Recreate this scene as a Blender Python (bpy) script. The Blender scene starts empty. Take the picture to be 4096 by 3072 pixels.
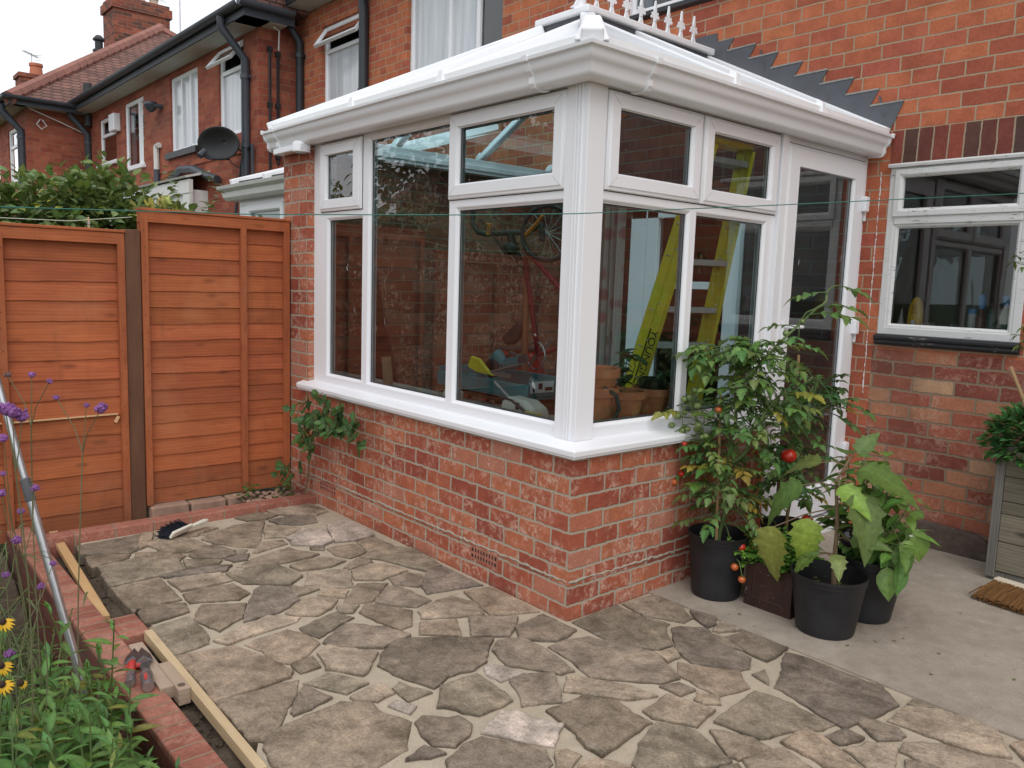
import bpy, bmesh, math, random
import numpy as np
from mathutils import Vector, Matrix, Euler
random.seed(7); rng = np.random.default_rng(11)
sc = bpy.context.scene
COL = sc.collection
W = 2.75                       # house wall plane (y), conservatory corner is the origin
pi = math.pi
# ------------------------------------------------------------------ helpers
class MB:
    """collects geometry, builds ONE mesh object"""
    def __init__(s): s.v = []; s.f = []; s.mi = []; s.c = []; s.m = 0; s.col = (1, 1, 1)
    def add(s, vs, fs, col=None):
        b = len(s.v); s.v.extend([tuple(p) for p in vs])
        s.c.extend([col or s.col] * len(vs))
        for f in fs: s.f.append(tuple(i + b for i in f)); s.mi.append(s.m)
    def box(s, x0, y0, z0, x1, y1, z1, col=None):
        x0, x1 = min(x0, x1), max(x0, x1); y0, y1 = min(y0, y1), max(y0, y1); z0, z1 = min(z0, z1), max(z0, z1)
        s.add([(x0,y0,z0),(x1,y0,z0),(x1,y1,z0),(x0,y1,z0),(x0,y0,z1),(x1,y0,z1),(x1,y1,z1),(x0,y1,z1)],
              [(0,3,2,1),(4,5,6,7),(0,1,5,4),(1,2,6,5),(2,3,7,6),(3,0,4,7)], col)
    def beam(s, a, b, w, h, up=(0,0,1), col=None, taper=1.0):
        """rectangular bar from a to b, w across, h along up"""
        a = Vector(a); b = Vector(b); d = (b - a).normalized(); u = Vector(up)
        r = d.cross(u)
        if r.length < 1e-6: r = d.cross(Vector((1, 0, 0)))
        r.normalize(); u = r.cross(d).normalized()
        vs = []
        for p, k in ((a, 1.0), (b, taper)):
            for i, j in ((-1,-1),(1,-1),(1,1),(-1,1)): vs.append(p + r*(i*w/2*k) + u*(j*h/2*k))
        s.add(vs, [(0,1,2,3),(7,6,5,4),(0,4,5,1),(1,5,6,2),(2,6,7,3),(3,7,4,0)], col)
    def tube(s, pts, rad, n=8, caps=True, col=None):
        pts = [Vector(p) for p in pts]
        if not isinstance(rad, (list, tuple)): rad = [rad]*len(pts)
        vs = []; fs = []; prev = None
        for i, p in enumerate(pts):
            d = (pts[min(i+1, len(pts)-1)] - pts[max(i-1, 0)])
            d = d.normalized() if d.length > 1e-9 else Vector((0, 0, 1))
            if prev is None:
                r = d.cross(Vector((0, 0, 1)))
                if r.length < 1e-3: r = d.cross(Vector((1, 0, 0)))
            else: r = prev - d*prev.dot(d)
            r.normalize(); prev = r; u = d.cross(r)
            for k in range(n):
                a = 2*pi*k/n; vs.append(p + (r*math.cos(a) + u*math.sin(a))*rad[i])
        for i in range(len(pts)-1):
            for k in range(n):
                fs.append((i*n+k, i*n+(k+1)%n, (i+1)*n+(k+1)%n, (i+1)*n+k))
        if caps: fs.append(tuple(range(n-1, -1, -1))); fs.append(tuple((len(pts)-1)*n+k for k in range(n)))
        s.add(vs, fs, col)
    def lathe(s, prof, c=(0,0,0), n=24, col=None, mat=None):
        """prof: list of (r, z); open profile revolved about z"""
        vs = []; fs = []; c = Vector(c)
        for r, z in prof:
            for k in range(n):
                a = 2*pi*k/n; p = Vector((r*math.cos(a), r*math.sin(a), z))
                if mat: p = mat @ p
                vs.append(p + c)
        for i in range(len(prof)-1):
            for k in range(n): fs.append((i*n+k, i*n+(k+1)%n, (i+1)*n+(k+1)%n, (i+1)*n+k))
        s.add(vs, fs, col)
    def sphere(s, c, r, n=12, m=8, sc3=(1,1,1), col=None):
        prof = [(max(1e-4, r*math.sin(pi*i/m)), -r*math.cos(pi*i/m)) for i in range(m+1)]
        s.lathe(prof, c, n, col, Matrix.Diagonal(Vector(sc3)))
    def prism(s, poly, z0, z1, fn=None, col=None):
        n = len(poly); fn = fn or (lambda u, v, w: (u, v, w))
        vs = [fn(u, v, z0) for u, v in poly] + [fn(u, v, z1) for u, v in poly]
        fs = [tuple(range(n-1, -1, -1)), tuple(range(n, 2*n))] + [(i, (i+1)%n, n+(i+1)%n, n+i) for i in range(n)]
        s.add(vs, fs, col)
    def ring(s, rect, prof, fn, col=None):
        """mitred frame: prof = closed list of (inset from rect edge, depth)"""
        u0, v0, u1, v1 = rect; n = len(prof); vs = []; fs = []
        for o, d in prof:
            for u, v in ((u0+o, v0+o), (u1-o, v0+o), (u1-o, v1-o), (u0+o, v1-o)): vs.append(fn(u, v, d))
        for i in range(n):
            j = (i+1) % n
            for k in range(4): fs.append((i*4+k, i*4+(k+1)%4, j*4+(k+1)%4, j*4+k))
        s.add(vs, fs, col)
    def sweep(s, path, prof, closed=False, caps=True, col=None):
        """prof (out, z) swept along a horizontal 2-D path with mitres; out is to the RIGHT of travel"""
        n = len(path); m = len(prof); vs = []; fs = []
        P = [Vector(p) for p in path]
        for i in range(n):
            d0 = (P[i]-P[i-1]).normalized() if i else (P[1]-P[0]).normalized()
            d1 = (P[i+1]-P[i]).normalized() if i < n-1 else (P[i]-P[i-1]).normalized()
            n0 = Vector((d0.y, -d0.x)); n1 = Vector((d1.y, -d1.x)); mm = (n0+n1); mm /= max(.2, mm.dot(n0))
            for o, z in prof: q = P[i]+mm*o; vs.append((q.x, q.y, z))
        for i in range(n-1):
            for k in range(m): fs.append((i*m+k, (i+1)*m+k, (i+1)*m+(k+1)%m, i*m+(k+1)%m))
        if caps: fs.append(tuple(range(m))); fs.append(tuple((n-1)*m+k for k in range(m-1, -1, -1)))
        s.add(vs, fs, col)
    def build(s, name, mats, parent=None, smooth=False, bevel=0, seg=2, loc=None, fix=True):
        me = bpy.data.meshes.new(name)
        off = parent['_o'] if (parent is not None and '_o' in parent) else (0, 0, 0)
        if loc is not None: off = loc
        me.from_pydata([(p[0]-off[0], p[1]-off[1], p[2]-off[2]) for p in s.v], [], s.f)
        if not isinstance(mats, (list, tuple)): mats = [mats]
        for m in mats: me.materials.append(m)
        me.polygons.foreach_set('material_index', s.mi)
        at = me.color_attributes.new('Col', 'FLOAT_COLOR', 'POINT')
        at.data.foreach_set('color', np.array([(*c, 1) for c in s.c], dtype=np.float32).ravel())
        if fix:
            bm = bmesh.new(); bm.from_mesh(me); bmesh.ops.recalc_face_normals(bm, faces=bm.faces); bm.to_mesh(me); bm.free()
        me.update()
        if smooth:
            me.polygons.foreach_set('use_smooth', [True]*len(me.polygons))
            try: me.set_sharp_from_angle(angle=math.radians(40))
            except Exception: pass
        o = bpy.data.objects.new(name, me); COL.objects.link(o)
        if bevel:
            md = o.modifiers.new('bevel', 'BEVEL'); md.width = bevel; md.segments = seg; md.limit_method = 'ANGLE'; md.angle_limit = math.radians(35)
        if parent is not None:
            o.parent = parent
            if loc is not None:
                po = parent['_o'] if '_o' in parent else (0, 0, 0); o.location = Vector(loc) - Vector(po)
        elif loc is not None: o.location = loc
        if '_o' not in o.keys(): o['_o'] = tuple(off)
        return o
def tag(o, label=None, cat=None, group=None, kind=None):
    if label: o['label'] = label
    if cat: o['category'] = cat
    if group: o['group'] = group
    if kind: o['kind'] = kind
    return o
def thing(name, label, cat, loc=(0,0,0), group=None):
    o = bpy.data.objects.new(name, None); COL.objects.link(o); o.location = loc; o['_o'] = tuple(loc)
    o.empty_display_size = .1
    return tag(o, label, cat, group)
def copy_tree(o, parent=None):
    c = o.copy(); COL.objects.link(c)
    if parent is not None: c.parent = parent
    for ch in list(o.children): copy_tree(ch, c)
    return c
LF = lambda u, v, d: (u, .045-d, v)          # left face: depth d outward (-y)
RF = lambda u, v, d: (-.045+d, u, v)         # right face: depth d outward (+x)
HW = lambda u, v, d: (u, W-d, v)             # house wall
# ------------------------------------------------------------------ materials
def M(name):
    m = bpy.data.materials.new(name); m.use_nodes = True
    nt = m.node_tree; b = nt.nodes['Principled BSDF']
    return m, nt, b
class N:
    """tiny node-graph writer"""
    def __init__(s, nt): s.nt = nt
    def n(s, t, **k):
        x = s.nt.nodes.new(t)
        for a, v in k.items(): setattr(x, a, v)
        return x
    def l(s, a, b): s.nt.links.new(a, b)
    def val(s, sock, v):
        if isinstance(v, bpy.types.NodeSocket): s.l(v, sock)
        else: sock.default_value = v
    def math(s, op, a, b=0.0, c=None, clamp=False):
        x = s.n('ShaderNodeMath', operation=op, use_clamp=clamp); s.val(x.inputs[0], a); s.val(x.inputs[1], b)
        if c is not None: s.val(x.inputs[2], c)
        return x.outputs[0]
    def mix(s, f, a, b, mode='MIX'):
        x = s.n('ShaderNodeMix', data_type='RGBA', blend_type=mode)
        s.val(x.inputs[0], f); s.val(x.inputs[6], a if isinstance(a, bpy.types.NodeSocket) else (*a, 1)); s.val(x.inputs[7], b if isinstance(b, bpy.types.NodeSocket) else (*b, 1))
        return x.outputs[2]
    def noise(s, vec, scale, detail=4, rough=.6, dist=0.0):
        x = s.n('ShaderNodeTexNoise'); x.inputs['Scale'].default_value = scale; x.inputs['Detail'].default_value = detail
        x.inputs['Roughness'].default_value = rough; x.inputs['Distortion'].default_value = dist
        if vec is not None: s.l(vec, x.inputs['Vector'])
        return x
    def ramp(s, fac, stops, interp='LINEAR'):
        x = s.n('ShaderNodeValToRGB'); x.color_ramp.interpolation = interp; e = x.color_ramp.elements
        while len(e) < len(stops): e.new(.5)
        for i, (p, c) in enumerate(stops):
            e[i].position = p; e[i].color = (*c, 1) if len(c) == 3 else c
        s.val(x.inputs[0], fac); return x.outputs[0]
    def step(s, fac, lo, hi):
        x = s.n('ShaderNodeMapRange'); x.interpolation_type = 'SMOOTHSTEP'; s.val(x.inputs[0], fac)
        x.inputs[1].default_value = lo; x.inputs[2].default_value = hi; return x.outputs[0]
    def scale(s, vec, v3):
        x = s.n('ShaderNodeMapping'); x.inputs['Scale'].default_value = v3; s.l(vec, x.inputs['Vector']); return x.outputs[0]
    def bump(s, h, strength=.4, dist=.01, normal=None):
        x = s.n('ShaderNodeBump'); x.inputs['Strength'].default_value = strength; x.inputs['Distance'].default_value = dist
        s.l(h, x.inputs['Height'])
        if normal is not None: s.l(normal, x.inputs['Normal'])
        return x.outputs[0]
    def pos(s, obj=False):
        if obj: return s.n('ShaderNodeTexCoord').outputs['Object']
        return s.n('ShaderNodeNewGeometry').outputs['Position']
def plain(name, col, rough=.5, metal=0., spec=.5, var=.06, scale=30., bump=0., obj=True, coat=0.):
    m, nt, b = M(name); g = N(nt); p = g.pos(obj)
    nz = g.noise(p, scale, 5, .65); nz2 = g.noise(p, scale*.13, 3, .6)
    f = g.math('ADD', g.math('MULTIPLY', nz.outputs[0], .5), g.math('MULTIPLY', nz2.outputs[0], .5))
    lo = tuple(max(0, c*(1-var*2.2)) for c in col); hi = tuple(min(1, c*(1+var*2.2)) for c in col)
    g.l(g.ramp(f, [(.3, lo), (.7, hi)]), b.inputs['Base Color'])
    b.inputs['Roughness'].default_value = rough; b.inputs['Metallic'].default_value = metal; b.inputs['Specular IOR Level'].default_value = spec
    if var > .01: g.l(g.math('ADD', g.math('MULTIPLY', nz.outputs[0], .2), rough-.1), b.inputs['Roughness'])
    if coat: b.inputs['Coat Weight'].default_value = coat
    if bump: g.l(g.bump(nz.outputs[0], bump, .004), b.inputs['Normal'])
    return m
def brick(name, stops, mortar, bw, rh, ms=.005, bloom=0., off=.5, dirt=0., rough_edges=.004, zoff=0., uoff=0., horizontal=None, grime_z=None, squash=1., sqf=2, bump=.6):
    """brickwork in world space: u runs along the wall (x+y), v is height"""
    m, nt, b = M(name); g = N(nt); p = g.pos()
    sp = g.n('ShaderNodeSeparateXYZ'); g.l(p, sp.inputs[0])
    if horizontal == 'x': u, v = sp.outputs[0], sp.outputs[1]
    elif horizontal == 'y': u, v = sp.outputs[1], sp.outputs[0]
    else: u = g.math('ADD', sp.outputs[0], sp.outputs[1]); v = sp.outputs[2]
    cb = g.n('ShaderNodeCombineXYZ'); g.l(g.math('ADD', u, uoff+100*bw), cb.inputs[0]); g.l(g.math('ADD', v, zoff+100*rh), cb.inputs[1])
    wob = g.noise(p, 22, 3, .6); wob2 = g.noise(p, 3., 2, .5)
    vm = g.n('ShaderNodeVectorMath', operation='MULTIPLY_ADD'); g.l(wob.outputs[1], vm.inputs[0]); vm.inputs[1].default_value = (rough_edges*2.4,)*3; g.l(cb.outputs[0], vm.inputs[2])
    vm2 = g.n('ShaderNodeVectorMath', operation='MULTIPLY_ADD'); g.l(wob2.outputs[1], vm2.inputs[0]); vm2.inputs[1].default_value = (.016, .016, 0); g.l(vm.outputs[0], vm2.inputs[2])
    bt = g.n('ShaderNodeTexBrick'); bt.offset = off; bt.squash = squash; bt.squash_frequency = sqf; g.l(vm2.outputs[0], bt.inputs['Vector'])
    bt.inputs['Color1'].default_value = (0,0,0,1); bt.inputs['Color2'].default_value = (1,1,1,1); bt.inputs['Mortar'].default_value = (.5,.5,.5,1)
    bt.inputs['Scale'].default_value = 1; bt.inputs['Mortar Size'].default_value = ms; bt.inputs['Mortar Smooth'].default_value = .35
    bt.inputs['Brick Width'].default_value = bw; bt.inputs['Row Height'].default_value = rh
    rnd = bt.outputs[0]; fac = bt.outputs[1]
    bc = g.ramp(rnd, stops)
    fine = g.noise(p, 60, 6, .7); mid = g.noise(p, 9, 4, .6); big = g.noise(p, 1.1, 3, .6)
    bc = g.mix(1., bc, g.ramp(mid.outputs[0], [(.25, (.78,.76,.76)), (.75, (1.15,1.17,1.18))]), 'MULTIPLY')
    bc = g.mix(.75, bc, g.ramp(fine.outputs[0], [(.3, (.72,.7,.7)), (.7, (1.22,1.22,1.22))]), 'MULTIPLY')
    if bloom:   # lime bloom, stacking marks and smears on the brick faces
        st = g.noise(g.scale(cb.outputs[0], (34, 5, 1)), 1, 2, .5); sh = g.noise(cb.outputs[0], 7, 3, .6); sm = g.noise(p, 26, 5, .75, .6)
        f1 = g.math('MULTIPLY', g.math('MULTIPLY', g.step(st.outputs[0], .58, .68), .75), g.step(sh.outputs[0], .50, .62))
        f2 = g.math('MULTIPLY', g.step(sm.outputs[0], .46, .64), g.step(g.noise(p, 3.3, 3, .6).outputs[0], .40, .58))
        f3 = g.step(rnd, .72, .95)
        f = g.math('MULTIPLY', g.math('MAXIMUM', g.math('MAXIMUM', f1, f2), g.math('MULTIPLY', f3, .22)), bloom)
        bc = g.mix(f, bc, (.60, .39, .30))
    if dirt:
        df = g.math('MULTIPLY', g.step(big.outputs[0], .45, .75), dirt)
        bc = g.mix(df, bc, (.10, .07, .055))
    mc = g.mix(g.noise(p, 40, 5, .7).outputs[0], tuple(c*.7 for c in mortar), tuple(min(1, c*1.25) for c in mortar))
    col = g.mix(fac, bc, mc)
    if grime_z is not None:
        gz = g.math('MULTIPLY', g.math('SUBTRACT', 1., g.step(g.math('ADD', sp.outputs[2], g.math('MULTIPLY', mid.outputs[0], .2)), grime_z[0], grime_z[1])), .6)
        col = g.mix(gz, col, g.mix(mid.outputs[0], (.12,.095,.075), (.2,.17,.14)))
    g.l(col, b.inputs['Base Color']); b.inputs['Roughness'].default_value = .88; b.inputs['Specular IOR Level'].default_value = .25
    h = g.math('ADD', g.math('MULTIPLY', g.math('SUBTRACT', 1., fac), 1.), g.math('MULTIPLY', fine.outputs[0], .35))
    h = g.math('ADD', h, g.math('MULTIPLY', rnd, .15))
    g.l(g.bump(h, bump, .008), b.inputs['Normal'])
    return m
def wood(name, lo, hi, axis='y', rough=.7, gscale=1., knots=.5, bump=.25, tintattr=True):
    m, nt, b = M(name); g = N(nt); p = g.pos(True)
    k = {'x': (1.2, 14, 14), 'y': (14, 1.2, 14), 'z': (14, 14, 1.2)}[axis]
    q = g.scale(p, tuple(a*gscale for a in k))
    n1 = g.noise(q, 2.2, 6, .65, .6); n2 = g.noise(p, 2.5*gscale, 3, .5)
    wv = g.n('ShaderNodeTexWave', wave_type='BANDS', bands_direction='Z' if axis != 'z' else 'X'); wv.inputs['Scale'].default_value = 1.1; wv.inputs['Distortion'].default_value = 6; wv.inputs['Detail'].default_value = 3; g.l(q, wv.inputs['Vector'])
    f = g.math('ADD', g.math('MULTIPLY', n1.outputs[0], .62), g.math('MULTIPLY', wv.outputs[0], .12)); f = g.math('ADD', f, g.math('MULTIPLY', n2.outputs[0], .42))
    c = g.ramp(f, [(.3, lo), (.8, hi)])
    kk = {'x': (3.3, 9, 9), 'y': (9, 3.3, 9), 'z': (9, 9, 3.3)}[axis]
    vo = g.n('ShaderNodeTexVoronoi'); vo.inputs['Scale'].default_value = 1; vo.inputs['Randomness'].default_value = 1; g.l(g.scale(p, tuple(a*gscale for a in kk)), vo.inputs['Vector'])
    kf = g.math('MULTIPLY', g.math('SUBTRACT', 1., g.step(vo.outputs['Distance'], .04, .22)), knots)
    c = g.mix(kf, c, tuple(x*.35 for x in lo))
    if tintattr:
        a = g.n('ShaderNodeAttribute'); a.attribute_name = 'Col'; c = g.mix(1., c, a.outputs[0], 'MULTIPLY')
    if name.startswith('orange'):   # damp, splashed foot of the fence and sun-faded patches
        wp = g.pos(); sz = g.n('ShaderNodeSeparateXYZ'); g.l(wp, sz.inputs[0]); sn = g.noise(g.scale(wp, (1,9,1.2)), 1.4, 4, .65)
        dz = g.math('SUBTRACT', 1., g.step(g.math('ADD', sz.outputs[2], g.math('MULTIPLY', sn.outputs[0], -.35)), -.2, .12)); c = g.mix(g.math('MULTIPLY', dz, .35), c, (.10,.055,.035))
        c = g.mix(g.math('MULTIPLY', g.step(sn.outputs[0], .52, .74), .28), c, (.16,.05,.025)); c = g.mix(g.math('MULTIPLY', g.step(g.noise(wp, 2.1, 3, .6).outputs[0], .5, .75), .3), c, (.52,.22,.11))
    g.l(c, b.inputs['Base Color']); b.inputs['Roughness'].default_value = rough; b.inputs['Specular IOR Level'].default_value = .3
    g.l(g.bump(f, bump, .003), b.inputs['Normal'])
    return m
def leafmat(name, rough=.45, trans=.3):
    m, nt, b = M(name); g = N(nt)
    a = g.n('ShaderNodeAttribute'); a.attribute_name = 'Col'
    nz = g.noise(g.pos(True), 45, 3, .6)
    c = g.mix(1., a.outputs[0], g.ramp(nz.outputs[0], [(.3, (.75,.78,.7)), (.7, (1.2,1.2,1.15))]), 'MULTIPLY')
    g.l(c, b.inputs['Base Color']); b.inputs['Roughness'].default_value = rough; b.inputs['Specular IOR Level'].default_value = .4
    t = g.n('ShaderNodeBsdfTranslucent'); g.l(g.mix(.3, c, (.25,.32,.03)), t.inputs[0])
    mx = g.n('ShaderNodeMixShader'); mx.inputs[0].default_value = trans; g.l(b.outputs[0], mx.inputs[1]); g.l(t.outputs[0], mx.inputs[2])
    g.l(mx.outputs[0], nt.nodes['Material Output'].inputs[0])
    return m
def glass(name, tint, boost=1.6, ior=1.5, rough=0.0, smear=0.0):
    m, nt, b = M(name); g = N(nt); nt.nodes.remove(b)
    t = g.n('ShaderNodeBsdfTransparent'); t.inputs[0].default_value = (*tint, 1)
    gl = g.n('ShaderNodeBsdfGlossy'); gl.inputs['Roughness'].default_value = rough; gl.inputs['Color'].default_value = (1,1,1,1)
    fr = g.n('ShaderNodeFresnel'); fr.inputs[0].default_value = ior
    wz = g.noise(g.pos(), 1.3, 2, .5); g.l(g.bump(wz.outputs[0], .02, .05), gl.inputs['Normal'])
    mx = g.n('ShaderNodeMixShader'); g.l(g.math('MULTIPLY', fr.outputs[0], boost, clamp=True), mx.inputs[0]); g.l(t.outputs[0], mx.inputs[1]); g.l(gl.outputs[0], mx.inputs[2])
    out = mx.outputs[0]
    if smear:   # dried smears and drips left on the panes
        p = g.pos(); s1 = g.noise(g.scale(p, (16, 16, 7)), 1.2, 5, .7, .8); s2 = g.noise(p, 1.7, 2, .5)
        f = g.math('MULTIPLY', g.math('MULTIPLY', g.step(s1.outputs[0], .64, .7), g.step(s2.outputs[0], .52, .62)), smear)
        d = g.n('ShaderNodeBsdfDiffuse'); d.inputs[0].default_value = (.7,.72,.72,1)
        m2 = g.n('ShaderNodeMixShader'); g.l(f, m2.inputs[0]); g.l(out, m2.inputs[1]); g.l(d.outputs[0], m2.inputs[2]); out = m2.outputs[0]
    g.l(out, nt.nodes['Material Output'].inputs[0])
    return m
mt = {}
mt['plinth'] = brick('plinth brick', [(0, (.28,.068,.045)), (.35, (.39,.105,.059)), (.65, (.46,.150,.075)), (1, (.41,.135,.086))], (.40,.345,.27), .2375, .0905, .0078, bloom=.85, rough_edges=.0075, zoff=-.005+.0905*.1, grime_z=(-.05, .16))
mt['house'] = brick('house brick', [(0, (.34,.090,.056)), (.3, (.46,.135,.070)), (.7, (.53,.175,.082)), (1, (.42,.108,.072))], (.40,.305,.21), .262, .094, .0062, dirt=.10, zoff=.02, squash=.62, sqf=3)
mt['house_low'] = brick('old lower brick', [(0, (.07,.045,.04)), (.08, (.22,.062,.045)), (.4, (.36,.105,.068)), (.68, (.43,.15,.088)), (.84, (.46,.215,.12)), (.95, (.50,.31,.18)), (1, (.54,.40,.25))], (.27,.20,.14), .262, .094, .0085, bloom=.45, dirt=.5, rough_edges=.0085, zoff=.02, grime_z=(.02, .36))
mt['soldier'] = brick('soldier course brick', [(0, (.08,.05,.042)), (.4, (.15,.05,.04)), (1, (.30,.075,.05))], (.36,.28,.2), .092, 4., .006, dirt=.3, off=0)
mt['far'] = brick('terrace brick', [(0, (.27,.07,.045)), (.5, (.36,.1,.06)), (1, (.41,.13,.075))], (.28,.17,.12), .262, .094, .005, dirt=.45)
mt['chimney'] = brick('chimney brick', [(0, (.1,.055,.045)), (.5, (.28,.08,.05)), (1, (.38,.12,.07))], (.25,.19,.15), .262, .094, .006, dirt=.5)
mt['party'] = brick('party wall brick', [(0, (.12,.035,.024)), (.5, (.18,.055,.035)), (1, (.21,.08,.052))], (.15,.13,.10), .2375, .0905, .006, bloom=.55, dirt=.25)  # tones lowered so the colour carries the interior dimness
mt['house_shaded'] = brick('house brick with painted interior shade', [(0, (.06,.036,.032)), (.5, (.09,.048,.042)), (1, (.11,.062,.052))], (.085,.085,.08), .262, .094, .0062, dirt=.5, zoff=.02)  # copy of the house brick with interior shade put into its colour
mt['edge_x'] = brick('edging brick on edge', [(0, (.27,.095,.068)), (.5, (.36,.135,.095)), (1, (.42,.19,.135))], (.30,.2,.14), .082, 4., .006, off=0, horizontal='x', bloom=.3, dirt=.3)
mt['edge_y'] = brick('edging brick flat', [(0, (.27,.095,.068)), (.5, (.36,.135,.095)), (1, (.42,.19,.135))], (.30,.22,.16), .225, 4., .006, off=0, horizontal='y', bloom=.3, dirt=.35)
mt['upvc'] = plain('white upvc', (.84,.85,.885), .3, var=.006, scale=1.2, spec=.45)
mt['upvc_dirty'] = plain('weathered upvc', (.70,.70,.68), .4, var=.05, scale=6)
mt['white_wood'] = plain('white paint', (.74,.74,.73), .55, var=.05, scale=18)
mt['gasket'] = plain('black gasket', (.03,.03,.032), .6)
mt['spacer'] = plain('grey spacer', (.22,.24,.25), .4)
mt['glass'] = glass('double glazing', (.82,.94,.95), 1.7, smear=.45)
mt['glass_k'] = glass('kitchen glass', (.80,.83,.82), 1.7)
mt['glass_up'] = glass('upstairs glass', (.72,.77,.80), 1.9)
mt['glass_roof'] = glass('roof glass', (.70,.93,.95), 1.9)
def net_sky_pane():
    m, nt, b = M('net and painted sky glass'); g = N(nt); p = g.pos()
    b.inputs['Roughness'].default_value = .12; b.inputs['Specular IOR Level'].default_value = .8
    n = g.noise(g.scale(p, (9, 9, .6)), 1.3, 3, .5); g.l(g.ramp(n.outputs[0], [(.3, (.46,.50,.54)), (.7, (.66,.69,.73))]), b.inputs['Base Color']); return m
mt['net_sky_pane'] = net_sky_pane()  # pale colour for net curtains, and painted sky reflection on the terrace
mt['black_pvc'] = plain('black plastic pipe', (.030,.036,.045), .45, var=.15, scale=14)
mt['black_wood'] = plain('black painted wood', (.02,.022,.026), .45, var=.2, scale=20)
mt['lead'] = plain('lead flashing', (.085,.09,.105), .6, var=.16, scale=7, bump=.2)
mt['tile_dark'] = plain('dark trim', (.040,.045,.055), .6)
mt['cream'] = plain('cream plaster', (.45,.44,.41), .8)
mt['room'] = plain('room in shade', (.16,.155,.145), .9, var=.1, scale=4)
mt['blind'] = plain('net curtain', (.66,.69,.72), .8, var=.04, scale=40)
mt['galv'] = plain('steel', (.45,.46,.47), .4, metal=.9)
mt['alu'] = plain('aluminium', (.62,.63,.66), .35, metal=.95, var=.04)
mt['dish'] = plain('dark mesh dish', (.035,.036,.04), .6)
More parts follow.
